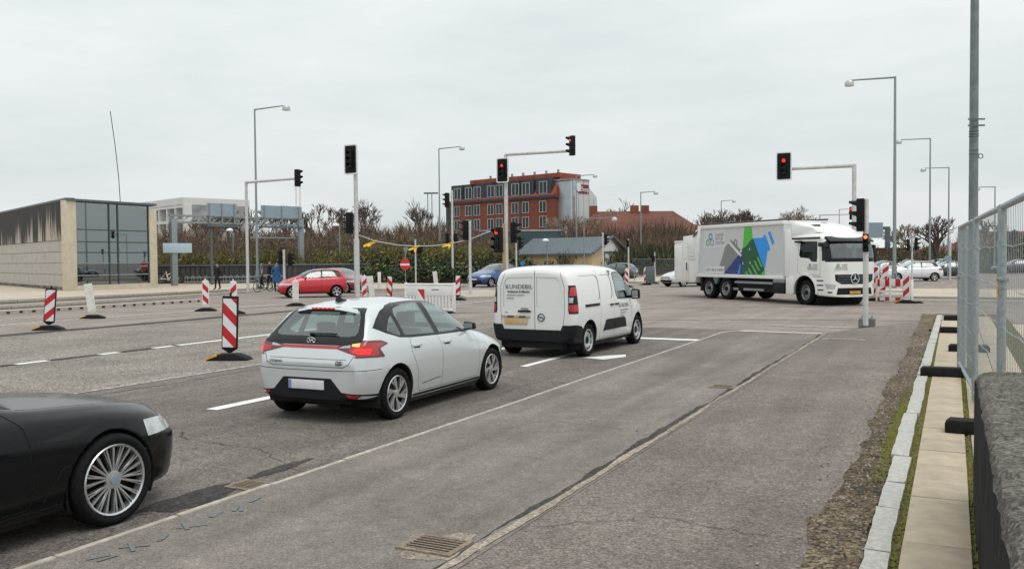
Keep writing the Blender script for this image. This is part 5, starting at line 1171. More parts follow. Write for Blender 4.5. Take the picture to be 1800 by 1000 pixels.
    def pan(zx, zy):
        t = (zx - 100) / 1590.; d_ = 1 / ((1 - t) / d0 + t / d1); u = (d0 - d_) / (d0 - d1)
        tp, bt = 212 - 30 * t, 1010 + 55 * t; v = (bt - zy) / (bt - tp)
        return (x0 + .12 + u * (x1 - x0 - .12), zb + .03 + max(0, v) * (ztp - zb - .07))
    def art(name, m, pts, lv=0):
        MB().prism([pan(*q) for q in pts], 'y', -W + .036 - .003 * lv, -W + .0385 - .003 * (lv + 1)).build(name, m, root)
    mat('art_green', (.08, .50, .045), .35, coat=.4); mat('art_dkgreen', (.006, .085, .035), .35, coat=.4); mat('art_blue', (.012, .30, .80), .35, coat=.4); mat('art_navy', (.008, .035, .19), .35, coat=.4)
    mat('art_grey', (.22, .235, .225), .35, coat=.4); mat('art_white', (.72, .74, .74), .35, coat=.4); mat('art_pale', (.60, .63, .64), .35, coat=.4); mat('art_finger', (.10, .42, .09), .35, coat=.4)
    art('artwork_card', 'art_pale', [(215, 235), (600, 225), (600, 545), (195, 560)], 0)
    art('artwork_bottle_green', 'art_green', [(960, 205), (1095, 200), (1118, 420), (1060, 470), (985, 545), (928, 580)], 0)
    art('artwork_can', 'art_grey', [(660, 480), (850, 690), (620, 985), (590, 985), (590, 880), (495, 868), (600, 540)], 0)
    art('artwork_bottle_blue', 'art_blue', [(1120, 405), (1310, 395), (1325, 350), (1355, 350), (1442, 590), (1425, 632), (1395, 620), (1342, 930), (1310, 960), (1180, 700)], 0)
    art('artwork_bottle_cap', 'art_blue', [(1398, 318), (1440, 285), (1522, 490), (1480, 532)], 0)
    art('artwork_sleeve', 'art_navy', [(850, 690), (905, 640), (960, 640), (960, 1030), (565, 1012)], 1)
    art('artwork_sleeve_light', 'art_blue', [(880, 850), (895, 860), (872, 1010), (835, 1008)], 2)
    art('artwork_glove', 'art_dkgreen', [(918, 580), (985, 545), (1050, 470), (1095, 418), (1130, 415), (1180, 560), (1250, 740), (1310, 890), (1335, 950), (1320, 1020), (1300, 1040), (918, 1026)], 2)
    for i, (ax_, ay, bx_, by) in enumerate(((1208, 740, 1285, 895), (1152, 800, 1235, 960), (1100, 870, 1190, 1020), (1045, 930, 1095, 1025), (990, 985, 1010, 1022))):
        w = 20; art('artwork_finger', 'art_finger', [(ax_ - w * .7, ay), (ax_ + w * .2, ay - 12), (ax_ + w, ay), (bx_ + w, by), (bx_, by + 12), (bx_ - w, by)], 3)
    art('artwork_finger', 'art_green', [(1290, 1000), (1340, 960), (1345, 1048), (1280, 1045)], 3)
    art('artwork_tab', 'art_white', [(675, 470), (700, 460), (915, 690), (890, 720)], 3); art('artwork_tab', 'art_grey', [(690, 425), (715, 418), (895, 600), (865, 640)], 2)
    for a, b in (((770, 520), (770, 440)), ((770, 440), (795, 410)), ((795, 410), (818, 440)), ((818, 440), (812, 545))):
        a, b = Vector(a), Vector(b); dd = (b - a).normalized(); e = Vector((-dd.y, dd.x)) * 9; art('artwork_tab', 'art_grey', [tuple(a - e), tuple(b - e), tuple(b + e), tuple(a + e)], 2)
    for (zx, zy) in ((1060, 585), (1070, 825), (935, 830)): art('artwork_drop', 'art_white', [(zx - 9, zy + 22), (zx + 9, zy + 22), (zx, zy - 30)], 3)
    art('slogan_plate', 'art_white', [(232, 885), (590, 885), (590, 1002), (228, 998)], 4)
    def ring(zx, zy, r_, m, base=None, scale=1.0, fn=None):
        c = pan(zx, zy); b = MB(); n = 20
        for i in range(n):
            a, a2 = 2 * math.pi * i / n, 2 * math.pi * (i + 1) / n
            P_ = [(c[0] + q * math.cos(t), c[1] + q * math.sin(t)) for q, t in ((r_ * .62, a), (r_, a), (r_, a2), (r_ * .62, a2))]
            b.add([(p[0], -W + .030, p[1]) for p in P_], [(0, 1, 2, 3)])
        b.build('logo_ring', m, root, recalc=False)
    mat('logo_grey', (.33, .30, .31), .4); mat('logo_green', (.06, .36, .08), .4); mat('logo_blue', (.02, .16, .36), .4)
    ring(328, 350, .155, 'logo_blue'); ring(278, 455, .155, 'logo_green'); ring(356, 455, .155, 'logo_grey')
    for t_, zy in (('DANSK', 325), ('RETUR', 395), ('SYSTEM', 468)):
        c = pan(418, zy); lettering(t_, .20, 'logo_grey', root, RIGHTM(c[0], -W + .030, c[1]), align='LEFT')
    c = pan(410, 942); lettering('DET HELE VÆRD', .19, 'ink_light', root, RIGHTM(c[0], -W + .015, c[1]), bold=.002)
    # small logos on the door and the front
    for (mtx, s_) in ((lambda u, v: (7.02 + u, -yc - .012, 1.50 + v), 'door'), (lambda u, v: (xl + .02, -.80 + u, 1.50 + v), 'front')):
        for (u, v, m) in ((.0, .075, 'logo_blue'), (-.075, -.045, 'logo_green'), (.075, -.045, 'logo_grey')):
            b = MB(); n = 16
            for i in range(n):
                a, a2 = 2 * math.pi * i / n, 2 * math.pi * (i + 1) / n
                b.add([mtx(u + q * math.cos(t), v + q * math.sin(t)) for q, t in ((.036, a), (.062, a), (.062, a2), (.036, a2))], [(0, 1, 2, 3)])
            b.build('logo_ring', m, root, recalc=False)
    FRONTM = Matrix.Translation((xl + .015, -.62, 1.50)) @ Matrix(((0, 0, 1, 0), (1, 0, 0, 0), (0, 1, 0, 0), (0, 0, 0, 1)))
    for i, t_ in enumerate(('DANSK', 'RETUR', 'SYSTEM')):
        lettering(t_, .085, 'ink_light', root, FRONTM @ Matrix.Translation((0, .085 - .085 * i, 0)), align='LEFT'); lettering(t_, .085, 'ink_light', root, RIGHTM(7.18, -yc - .014, 1.585 - .085 * i), align='LEFT')
    seats(root, 5.9, 6.9, 1.0, 1.5, 2.35, 'seat', rear=False); MB().box(7.5, 7.85, -1.0, 1.0, 1.3, 1.78).build('dashboard', 'seat', root)
    return root
TRUCK = garbage_truck()
# ================================================================ street furniture
CI = CM.inverted()
def proj(p):
    q = CI @ Vector(p); return 900 + FPX * q.x / -q.z, 500 - FPX * q.y / -q.z
def reach(p, d, xpx):
    """distance along d from p until the picture column xpx"""
    a, b = 0.0, 12.0; f0 = proj(p)[0] - xpx
    for _ in range(40):
        m = (a + b) / 2
        if (proj(p + d * m)[0] - xpx) * f0 > 0: a = m
        else: b = m
    return a
GL = 'street lamps along the roads'
def street_lamp(px, py, ytop, xarm, label, right, r=.085, h=None):
    b = G(px, py); H = zat(b, ytop) if h is None else h
    e = empty('street_lamp', b, 0, label, 'street lamp', GL)
    d = NV if right else -NV; L_ = reach(Vector((b.x, b.y, H)), d, xarm)
    p = MB(); p.tube((0, 0, 0), (0, 0, 1.3), r * 1.35, r * 1.35, 12); p.tube((0, 0, 1.3), (0, 0, H), r, r * .62, 12); p.build('pole', 'galv', e, smooth=True)
    MB().box(-.05, .05, -r * 1.4, -r * 1.3, .5, .9).build('hatch_cover', 'galv_dark', e)
    tip = d * L_; MB().tube((0, 0, H - .04), (tip.x, tip.y, H + .02), r * .6, r * .45, 8).build('arm', 'galv', e, smooth=True)
    s = MB().lathe([(.02, .14), (.16, .12), (.24, .03), (.26, -.06), (.25, -.20), (.23, -.20)], 'z', 18, c=(tip.x, tip.y, H - .10)); s.build('lamp_shade', 'lamp_head', e, smooth=True, recalc=False)
    MB().lathe([(.001, -.22), (.16, -.22), (.225, -.19)], 'z', 16, c=(tip.x, tip.y, H - .10)).build('lamp_glass', 'white_plastic', e, smooth=True)
    return e
street_lamp(453, 509.5, 192, 503, 'tall street lamp left of the gantry beside the waiting people', True)
street_lamp(774, 492, 261, 812, 'tall street lamp left of the red brick hotel', True)
street_lamp(1014, 484, 309, 1046, 'street lamp in front of the silver stair tower', True)
street_lamp(1127, 484, 338, 1153, 'street lamp in front of the brown tiled roof', True)
street_lamp(1268, 474.5, 353, 1290, 'distant street lamp rising above the rear of the garbage truck', True)
street_lamp(1572, 509, 135, 1493, 'tallest street lamp right of the garbage truck cab', False, .10)
street_lamp(1634, 490, 243, 1580, 'second street lamp at the right, base by the two walking people', False)
street_lamp(1667, 484, 294, 1623, 'third street lamp at the right, beside the bare tree', False)
street_lamp(1748, 481, 328, 1718, 'street lamp behind the fence right of the thick pole', False)
street_lamp(1027, 489, 384, 1080, 'low street lamp with long arm above the pale brick shed', True, .06)
street_lamp(1475, 480, 368, 1497, 'small far lamp above the truck cab', True, .06)
# small dome lamps
def dome_lamp(px, py, ytop, side, label):
    b = G(px, py); H = zat(b, ytop); e = empty('path_lamp', b, 0, label, 'path lamp', 'low dome path lamps')
    MB().tube((0, 0, 0), (0, 0, H), .055, .05, 10).build('pole', 'galv', e, smooth=True); MB().tube((0, 0, H - .05), (side * .45, 0, H), .03, .03, 8).build('arm', 'galv', e, smooth=True)
    MB().lathe([(.01, .16), (.17, .13), (.28, .04), (.31, -.08), (.02, -.08)], 'z', 16, c=(side * .45, 0, H - .12)).build('lamp_shade', 'white_plastic', e, smooth=True)
dome_lamp(411, 497, 402, -.6, 'low white dome path lamp left of the tall lamp by the gantry')
dome_lamp(598, 497, 393, -.7, 'low path lamp with white dome left of the dark signal plate')
dome_lamp(962, 490, 420, -.3, 'low path lamp with white dome in front of the grey metal roof')
# thick pole by the fence
b = G(1709, 652, .1); e = empty('mast', b, 0, 'thick galvanised mast with clamps rising out of the picture by the fence', 'mast')
k = FPX / b.y
MB().tube((0, 0, 0), (0, 0, 9.5), .074, .052, 20).build('pole', 'mast_steel', e, smooth=True)
for y in (211, 222): z = zat(b, y) - b.z; MB().box(-.13, .13, -.085, -.065, z - .012, z + .012).build('clamp', 'galv_dark', e)
for y in (231, 236, 240): z = zat(b, y) - b.z; MB().lathe([(.066, -.012), (.076, 0), (.066, .012)], 'z', 20, c=(0, 0, z)).build('band', 'galv_dark', e, smooth=True)
for y in (264, 271): z = zat(b, y) - b.z; MB().lathe([(.066, -.008), (.074, 0), (.066, .008)], 'z', 20, c=(0, 0, z)).build('band', 'galv_dark', e, smooth=True)
z = zat(b, 275) - b.z; rg = MB()
for i in range(14): rg.tube((.10 + .035 * math.cos(i * .45), -.02, z + .035 * math.sin(i * .45)), (.10 + .035 * math.cos(i * .45 + .45), -.02, z + .035 * math.sin(i * .45 + .45)), .008, n=5)
rg.build('ring', 'galv_dark', e)
# ---------------------------------------------------------------- traffic signals
GT = 'traffic signals at the junction'
def signal_head(parent, loc, yaw, lit=None, plate=False, n=3, sc=1.0, lens='lens_off'):
    """three-lens head that faces local -y turned by yaw"""
    h = empty('tmp') if False else None
    w, hh, dp = .15 * sc, .16 * n * sc, .11 * sc
    m = MB().box(-w, w, -dp, dp, -hh, hh); o = m.build('signal_head', 'signal_black', parent, loc=loc, rz=yaw, bevel=.02)
    if plate:
        pb = MB(); pb.prism(rrect(-.36 * sc, .36 * sc, -.72 * sc, .72 * sc, .07 * sc), 'y', -.02, .01); pb.build('backplate', 'signal_black', o)
        bd = MB(); a = rrect(-.36 * sc, .36 * sc, -.72 * sc, .72 * sc, .07 * sc); b_ = rrect(-.43 * sc, .43 * sc, -.79 * sc, .79 * sc, .12 * sc); k_ = len(a)
        vs = [(p[0], y, p[1]) for y in (-.035, .02) for ring_ in (a, b_) for p in ring_]
        fs = []
        for i in range(k_):
            j = (i + 1) % k_
            fs += [(i, j, k_ + j, k_ + i), (2 * k_ + i, 3 * k_ + i, 3 * k_ + j, 2 * k_ + j), (k_ + i, k_ + j, 3 * k_ + j, 3 * k_ + i), (i, 2 * k_ + i, 2 * k_ + j, j)]
        bd.add(vs, fs); bd.build('plate_border', 'white_refl', o)
    for i in range(n):
        z = (n - 1 - 2 * i) * .155 * sc
        lm = lit if (lit and i == 0) else lens
        MB().lathe([(.001, -dp - .018), (.07 * sc, -dp - .012), (.10 * sc, -dp - .002)], 'y', 18, c=(0, 0, z)).build('lens', lm, o, smooth=True)
        v = MB(); q = 12; vs = []
        for y, r_, a0, a1 in ((-dp, .118, -20, 200), (-dp - .21 * sc, .115, 20, 160)):
            vs += [(r_ * sc * math.cos(R(a0 + (a1 - a0) * t / q)), y, z + r_ * sc * math.sin(R(a0 + (a1 - a0) * t / q))) for t in range(q + 1)]
        v.add(vs, [(t, t + 1, q + 2 + t, q + 1 + t) for t in range(q)]); v.build('visor', 'signal_black', o, recalc=False)
    return o
def yaw_to(d):                      # yaw that turns local -y towards direction d
    return math.atan2(d.x, -d.y)
FACE = {'cam': -EV, 'right': NV, 'left': -NV, 'away': EV, 'cl': (-EV - NV).normalized(), 'cr': (-EV + NV).normalized()}
def traffic_light(px, py, ytop, label, heads, arm=None, r=.055, pm='pole_grey', z0=0.0, thick=None, name='traffic_light', cat='traffic light', Y=None):
    b = G(px, py, z0) if Y is None else at(px, py, Y); H = zat(b, ytop) - b.z
    e = empty(name, b, 0, label, cat, GT)
    p = MB(); p.tube((0, 0, 0), (0, 0, H), r, r, 12); p.build('pole', pm, e, smooth=True)
    if thick: MB().tube((0, 0, 0), (0, 0, zat(b, thick) - b.z), r * 1.35, r * 1.35, 12).build('pole_sleeve', pm, e, smooth=True)
    off = Vector((0, 0, 0))
    if arm:
        d = FACE[arm[0]]; top = Vector((b.x, b.y, b.z + H)); L_ = reach(top, d, arm[1]); off = d * L_
        MB().tube((0, 0, H - .05), (off.x, off.y, H - .05 + arm[2]), r * 1.05, r * .85, 12).build('arm', pm, e, smooth=True)
    for hd in heads:
        on_arm, x, y, face, lit, plate, n, sc = (list(hd) + [None] * 8)[:8]
        o0 = off if on_arm else Vector((0, 0, 0)); q = Vector((b.x, b.y, b.z)) + o0; w = at(x, y, q.y); loc = Vector((w.x - b.x, w.y - b.y, w.z - b.z))
        d = FACE[face]
        if not on_arm and not plate: loc += d * .05
        elif plate: loc += d * .16
        signal_head(e, loc, yaw_to(d), lit, plate, n or 3, sc or 1.0)
    return e
traffic_light(628, 521, 305, 'unlit traffic signal with white bordered back plate on a tall pole', [(0, 620, 281, 'cam', None, True), (0, 616, 392, 'left', None, False, 3, 1.15)], r=.11, thick=420)
traffic_light(436, 513, 319, 'overhead arm signal left of the tall street lamp', [(1, 523, 313, 'right', None, False)], ('right', 519, .04), r=.085, z0=.12)
traffic_light(891, 521, 322, 'red signal with white bordered plate and red arm signal in front of the hotel', [(0, 886, 300, 'cam', 'lens_red', True, 3, .80), (1, 1004, 264, 'left', 'lens_red', False, 3, 1.0), (0, 902, 409, 'right', None, False, 3, 1.1)], None, r=.10)
_tl = bpy.data.objects['traffic_light.002']
_b = Vector(_tl.location); _z = zat(_b, 272); _top = Vector((_b.x, _b.y, _z)); _l = reach(_top, NV, 1010); _o = NV * _l
MB().tube((0, 0, _z - _b.z - .9), (0, 0, _z - _b.z), .09, .09, 12).build('pole_top', 'pole_grey', _tl, smooth=True)
MB().tube((0, 0, _z - _b.z), (_o.x, _o.y, zat(_b + _o, 265, 1008)), .085, .075, 12).build('arm', 'pole_grey', _tl, smooth=True)
for ch in list(_tl.children):
    if ch.name.startswith('signal_head') and ch.location.z > 6.6 and abs(ch.location.x) > 1: ch.location.x, ch.location.y = _o.x * .965, _o.y * .965 - .12; ch.rotation_euler[2] = yaw_to((-EV - NV * .9).normalized())
traffic_light(1501, 521, 289, 'overhead arm with red plate signal above the garbage truck', [(1, 1379, 293, 'cam', 'lens_red', True, 3, .88)], ('left', 1390, .0), r=.10)
traffic_light(1521.5, 572, 350, 'near pole on concrete foot with dim red signal and lit red cycle signal', [(0, 1517, 378, 'left', 'lens_red_dim', False, 3, .80), (0, 1522, 427, 'cam', 'lens_amber_hot', False, 3, .44)], r=.062, z0=.30)
cb = G(1524, 577); o = MB().box(-.20, .20, -.20, .20, 0, .26); cfo = o.build('concrete_foot', 'concrete_dark', None, loc=cb, rz=R(-RH), bevel=.02); tag(cfo, 'square dark concrete foot under the near signal pole', 'concrete foot')
bolt = MB().tube((0, 0, .26), (0, 0, .33), .018, .018, 6).mesh('bolt', ['galv'])
for sx in (-.12, .12):
    for sy in (-.12, .12): q = bpy.data.objects.new('bolt', bolt); link(q, cfo); q.location = (sx, sy, 0)
MB().box(-.14, .14, -.14, .14, .262, .285).build('flange', 'galv', cfo)
traffic_light(1441, 490, 377, 'distant overhead arm signal showing red beside the truck roof', [(1, 1497, 375, 'cam', 'lens_red', False, 3, 1.1)], ('right', 1492, .0), r=.06)
traffic_light(796, 498, 335, 'tall slim signal pole at the left end of the hotel', [(0, 787, 352, 'left', None, False, 3, 1.2), (0, 788, 420, 'left', None, False, 3, .9), (0, 800, 420, 'right', None, False, 3, .9)], r=.09)
traffic_light(827, 522, 388, 'signal pole between the barrier and the blue car', [(0, 821, 405, 'left', None, False, 3, 1.05)], r=.07, thick=495)
traffic_light(731, 500, 421, 'low signal pole behind the no entry sign', [(0, 727, 439, 'left', None, False, 2, 1.0), (0, 736, 439, 'right', None, False, 2, 1.0)], r=.065)
traffic_light(500, 513, 439, 'short signal pole beside the person in blue', [(0, 495, 453, 'left', None, False, 3, .85), (0, 509, 456, 'right', None, False, 3, .75)], r=.075, z0=.12)
traffic_light(908, 505, 412, 'signal pole just right of the wooden post', [(0, 913, 428, 'right', None, False, 3, .8)], r=.055)
traffic_light(1060, 490, 409, 'white signal pole in front of the shed gable', [(0, 1064, 421, 'right', None, False, 3, 1.0)], r=.085)
traffic_light(1105, 497, 420, 'white signal pole right of the shed gable', [(0, 1104, 428, 'cam', None, False, 3, .55)], r=.055)
traffic_light(1151, 492, 443, 'thin white signal pole left of the garbage truck hopper', [(0, 1149, 455, 'cam', None, False, 2, .8)], r=.05)
traffic_light(1603, 497, 418, 'signal pole in front of the parked white hatchback', [(0, 1598, 431, 'left', None, False, 3, .85), (0, 1609, 429, 'right', None, False, 3, .95)], r=.055)
traffic_light(1670, 492, 427, 'white signal pole with round sign back beside the fence', [], r=.075)
# temporary signal on a wooden post
b = G(887, 524); e = empty('temporary_signal', b, 0, 'temporary red signal fixed to a wooden post beside the steel pole', 'traffic light')
Hh = zat(b, 393); w = MB(); w.hexa([(-.10, -.08, 0), (.08, -.08, 0), (.08, .09, 0), (-.10, .09, 0)], [(-.07, -.07, Hh), (.07, -.07, Hh), (.07, .07, Hh), (-.07, .07, Hh)]); w.build('post', 'wood_post', e)
q = at(876, 422, b.y - .1); signal_head(e, q - b, yaw_to((-EV - NV * .35).normalized()), 'lens_red', False, 3, 1.28)
# rope with yellow flags
pts = [(630, 413, 47.4), (660, 424, 47), (700, 431, 46.5), (730, 433, 46.2), (765, 432, 45.9), (795, 428, 45.7), (828, 420, 45.5), (850, 411, 45.5), (884, 399, 45.6)]
pts = [at(*p) for p in pts]; rope = MB().path(pts, .022, 6).build('rope', 'pole_grey', None); tag(rope, 'rope slung between the signal poles with yellow flags tied on', 'rope')
for i, (x, y, Y, sc) in enumerate(((655, 427, 47, .8), (731, 435, 46.2, .62), (791, 429, 45.7, .66))):
    c = at(x, y, Y); f = MB(); rn = random.Random(i)
    for (dx, dz, l, a) in ((-.02, .0, .62 * sc, 200), (.02, .03, .45 * sc, 250 if i else 215), (.03, .02, .30 * sc, 30)):
        ca, sa = math.cos(R(a)), math.sin(R(a)); w_ = .10 * sc; A = []
        for t in range(4):
            u = t / 3; ww = w_ * (1 - .6 * abs(u - .4)); yy = .06 * math.sin(u * 4 + i)
            A.append(((dx + ca * l * u - sa * ww, yy, dz + sa * l * u + ca * ww), (dx + ca * l * u + sa * ww, yy + .02, dz + sa * l * u - ca * ww)))
        for p, q_ in zip(A, A[1:]): f.add([p[0], p[1], q_[1], q_[0]], [(0, 1, 2, 3)])
    o = f.build('yellow_flag', 'yellow_flag', None, loc=c, recalc=False); o.modifiers.new('t', 'SOLIDIFY').thickness = .01
    tag(o, ('yellow warning flag on the rope nearest the unlit plate signal', 'yellow warning flag on the rope at the low signal pole', 'yellow warning flag on the rope at the tall slim pole')[i], 'flag', 'yellow flags on the rope')
# ---------------------------------------------------------------- sign boards
def disc_sign(px, py, yc, rpx, label, mt, bar=False, shape=None, pole_top=None, name='road_sign', back=False):
    b = G(px, py, .12); e = empty(name, b, yaw_to(-EV), label, 'road sign'); c = at(px, yc, b.y); r_ = rpx / FPX * b.y
    MB().tube((0, 0, 0), (0, 0, (zat(b, pole_top) if pole_top else c.z) - b.z), .035, .035, 10).build('pole', 'galv', e, smooth=True)
    MB().lathe([(.001, -.06), (r_, -.06), (r_, -.04), (.001, -.04)], 'y', 28, c=(0, 0, c.z - b.z)).build('sign_plate', mt, e)
    if bar: MB().box(-r_ * .98, r_ * .98, -.066, -.058, c.z - b.z - r_ * .17, c.z - b.z + r_ * .17).build('white_bar', 'white_refl', e)
    return e, b
e, b = disc_sign(713, 498, 465, 10, 'red round no entry sign in front of the hedge', 'sign_red', True, pole_top=434)
zt, zb_, hw = zat(b, 435) - b.z, zat(b, 449) - b.z, 10 / FPX * b.y
MB().prism([(-hw * .55, zt), (hw * .55, zt), (0, zb_)], 'y', .05, .07).build('give_way_back', 'sign_grey', e)
disc_sign(919, 494, 463, 4.5, 'small blue round arrow sign above the van roof', 'sign_blue'); 
disc_sign(1115, 494, 473, 5, 'small round grey sign back right of the shed', 'sign_grey')
disc_sign(1666, 493, 455, 6, 'round grey sign back beside the fence edge', 'sign_grey')
# sign gantry with the backs of the panels
Yg = 66.0; A = at(307, 503, Yg); Bq = at(530, 498, Yg + 8); e = empty('sign_gantry', A, 0, 'grey steel sign gantry with the backs of two sign panels over the road', 'gantry')
dv = Vector((Bq.x - A.x, Bq.y - A.y, 0)); gl_ = dv.length; ga = math.atan2(dv.y, dv.x); e.rotation_euler[2] = ga
z1, z2 = zat(A, 384) - A.z, zat(Bq, 387) - A.z
def gz(u): return z1 + (z2 - z1) * u
for u, xx in ((0.0, .22), (1.0, .22)): MB().box(u * gl_ - xx, u * gl_ + xx, -.16, .16, 0, gz(u)).build('leg', 'galv', e, bevel=.03)
MB().tube((gl_ * .272, 0, 0), (gl_ * .272, 0, gz(.27)), .10, .10, 10).build('leg', 'galv_dark', e)
for k_, dz in enumerate((-.28, .22)): MB().box(-.3, gl_ + .3, -.12, .12, z1 + dz - .07, z1 + dz + .07).build('beam', 'galv', e)
n = 18
for i in range(n): MB().tube((gl_ * i / n, 0, z1 - .25), (gl_ * (i + 1) / n, 0, z1 + .2), .035, .035, 6).build('brace', 'galv', e)
for u0, u1, h_ in ((.235, .46, .95), (.655, 1.0, .95)):
    MB().box(u0 * gl_, u1 * gl_, -.20, -.15, z1 + .25, z1 + .3 + h_).build('sign_back', 'sign_grey', e); MB().box(u0 * gl_, u1 * gl_, -.30, .30, z1 - .55, z1 - .40).build('walkway', 'galv_dark', e)
    for q in (.08, .5, .92): x = (u0 + (u1 - u0) * q) * gl_; MB().box(x - .05, x + .05, -.26, -.20, z1 - .3, z1 + .3 + h_).build('sign_bracket', 'galv', e)
MB().box(.57 * gl_, .95 * gl_, -.1, -.05, z1 - 1.4, z1 - 1.3).build('lower_bar', 'galv', e)
for q in (.6, .78, .93): MB().box(q * gl_ - .03, q * gl_ + .03, -.1, -.05, z1 - 1.4, z1 - .4).build('hanger', 'galv', e)
s_ = zat(A, 436) - A.z; MB().box(-.95, 1.3, -.24, -.19, s_ - .36, s_ + .36).build('small_sign', mat('sign_pale', (.40, .50, .58), .4), e, bevel=.01)
# far floodlight mast and antenna
b = at(757, 480, 150); e = empty('floodlight_mast', (b.x, b.y, 0), 0, 'far thin floodlight mast between bare tree and hotel', 'mast'); Hh = zat(b, 340)
MB().tube((-.35, 0, 0), (-.35, 0, Hh), .10, .08, 8).build('pole', 'galv', e); MB().tube((.35, 0, 0), (.35, 0, Hh), .10, .08, 8).build('pole', 'galv', e); MB().box(-1.0, 1.4, -.2, .2, Hh - .1, Hh + .15).build('light_bar', 'galv_dark', e)
b = at(526, 480, 130); e = empty('twin_mast', (b.x, b.y, 0), 0, 'far pale twin mast rising behind the overhead arm signal', 'mast'); Hh = zat(b, 322)
for q in (-.28, .28): MB().tube((q, 0, 0), (q, 0, Hh), .12, .11, 8).build('pole', 'white_plastic', e)
# distant gantry right of the truck
b = at(1560, 470, 110); e = empty('far_gantry', (b.x, b.y, 0), 0, 'distant portal gantry with a small blue panel right of the truck', 'gantry'); Hh = zat(b, 404); x0 = at(1530, 404, 110).x - b.x
MB().box(-.25, .25, -.2, .2, 0, Hh).build('leg', 'galv_dark', e); MB().box(x0 - 1, .25, -.21, .21, Hh, Hh + .4).build('beam', 'galv_dark', e); MB().box(x0 - .6, x0 + 1.4, -.4, -.25, Hh - 1.0, Hh + .9).build('sign_back', 'sign_grey', e)
# ---------------------------------------------------------------- marker boards and barriers
def stripes(name, sign, period=.44, k=1.0):
    m, t, b_ = newmat(name); L = t.links.new; b_.inputs['Roughness'].default_value = .45
    tc_ = nn(t, 'ShaderNodeTexCoord'); sx = nn(t, 'ShaderNodeSeparateXYZ'); L(tc_.outputs['Object'], sx.inputs[0])
    a = nn(t, 'ShaderNodeMath'); a.operation = 'MULTIPLY_ADD'; L(sx.outputs[0], a.inputs[0]); a.inputs[1].default_value = sign * k; L(sx.outputs[2], a.inputs[2])
    d = nn(t, 'ShaderNodeMath'); d.operation = 'DIVIDE'; L(a.outputs[0], d.inputs[0]); d.inputs[1].default_value = period
    f = nn(t, 'ShaderNodeMath'); f.operation = 'FRACT'; L(d.outputs[0], f.inputs[0])
    g_ = nn(t, 'ShaderNodeMath'); g_.operation = 'GREATER_THAN'; L(f.outputs[0], g_.inputs[0]); g_.inputs[1].default_value = .5
    n_ = nn(t, 'ShaderNodeTexNoise', Scale=12.0, Detail=5.0); L(tc_.outputs['Object'], n_.inputs['Vector'])
    q = nn(t, 'ShaderNodeMapRange'); q.inputs[3].default_value = .86; q.inputs[4].default_value = 1.05; L(n_.outputs[0], q.inputs[0])
    mx = nn(t, 'ShaderNodeMix'); mx.data_type = 'RGBA'; mx.inputs[6].default_value = (.72, .73, .73, 1); mx.inputs[7].default_value = (.50, .012, .022, 1); L(g_.outputs[0], mx.inputs[0])
    v = nn(t, 'ShaderNodeVectorMath'); v.operation = 'SCALE'; L(mx.outputs[2], v.inputs[0]); L(q.outputs[0], v.inputs['Scale']); L(v.outputs[0], b_.inputs['Base Color'])
stripes('stripe_r', 1.0); stripes('stripe_l', -1.0); stripes('stripe_block', 1.0, .36, 1e-3)
m, t_, b_ = newmat('stripe_blocks'); tc_ = nn(t_, 'ShaderNodeTexCoord'); sx = nn(t_, 'ShaderNodeSeparateXYZ'); t_.links.new(tc_.outputs['Object'], sx.inputs[0])
d = nn(t_, 'ShaderNodeMath'); d.operation = 'DIVIDE'; t_.links.new(sx.outputs[0], d.inputs[0]); d.inputs[1].default_value = .40
f = nn(t_, 'ShaderNodeMath'); f.operation = 'FRACT'; t_.links.new(d.outputs[0], f.inputs[0]); g_ = nn(t_, 'ShaderNodeMath'); g_.operation = 'GREATER_THAN'; g_.inputs[1].default_value = .5; t_.links.new(f.outputs[0], g_.inputs[0])
mx = nn(t_, 'ShaderNodeMix'); mx.data_type = 'RGBA'; mx.inputs[6].default_value = (.72, .73, .73, 1); mx.inputs[7].default_value = (.48, .012, .022, 1); t_.links.new(g_.outputs[0], mx.inputs[0]); t_.links.new(mx.outputs[2], b_.inputs['Base Color'])
def marker(px, py, label, front=True, sgn=1, tilt=0.0, yaw=0.0, frame='black', pitch=0.0, h=1.08, w=.26, foot=True, yellow=True):
    b = G(px, py); e = empty('marker_board', b, yaw_to(-EV) + R(yaw), label, 'marker board', 'traffic marker boards on rubber feet')
    fm = 'black_plastic' if frame == 'black' else 'white_plastic'
    if frame == 'black': out = [(-w / 2, .12), (w / 2, .12), (w / 2, h), (-w / 2, h)]; out = [(-w / 2, .10), (-w * .1, .02), (w * .1, .02), (w / 2, .10), (w / 2, h), (-w / 2, h)]
    else: out = [(-w / 2, .06), (w / 2, .06), (w / 2, h - .10), (w * .38, h - .02), (w * .2, h), (-w * .2, h), (-w * .38, h - .02), (-w / 2, h - .10)]
    bd = MB().prism(out, 'y', -.03, .03).build('board', fm if front or frame == 'white' else 'white_dirty', e, bevel=.008)
    bd.location = (0, 0, .13); bd.rotation_euler = (R(pitch), R(tilt), 0)
    iw = w / 2 - .022
    face = 'y'
    s_ = MB().box(-iw, iw, -.036, -.031, .13, h - .05).build('reflective_face' if front else 'back_panel', ('stripe_r' if sgn > 0 else 'stripe_l') if front else 'white_dirty', bd)
    MB().tube((0, 0, h), (0, 0, h + .07), .022, .022, 8).build('lamp_pin', fm, bd)
    if foot:
        f_ = MB(); f_.prism([(-.42, 0), (.42, 0), (.36, .06), (.16, .13), (-.16, .13), (-.36, .06)], 'y', -.17, .17); fo = f_.build('foot', 'black_rubber', e, bevel=.012)
        if yellow: MB().prism([(-.435, .012), (-.37, .075), (-.19, .142), (-.19, .10)], 'y', -.172, .172).build('yellow_patch', 'yellow_rub', fo)
    return e
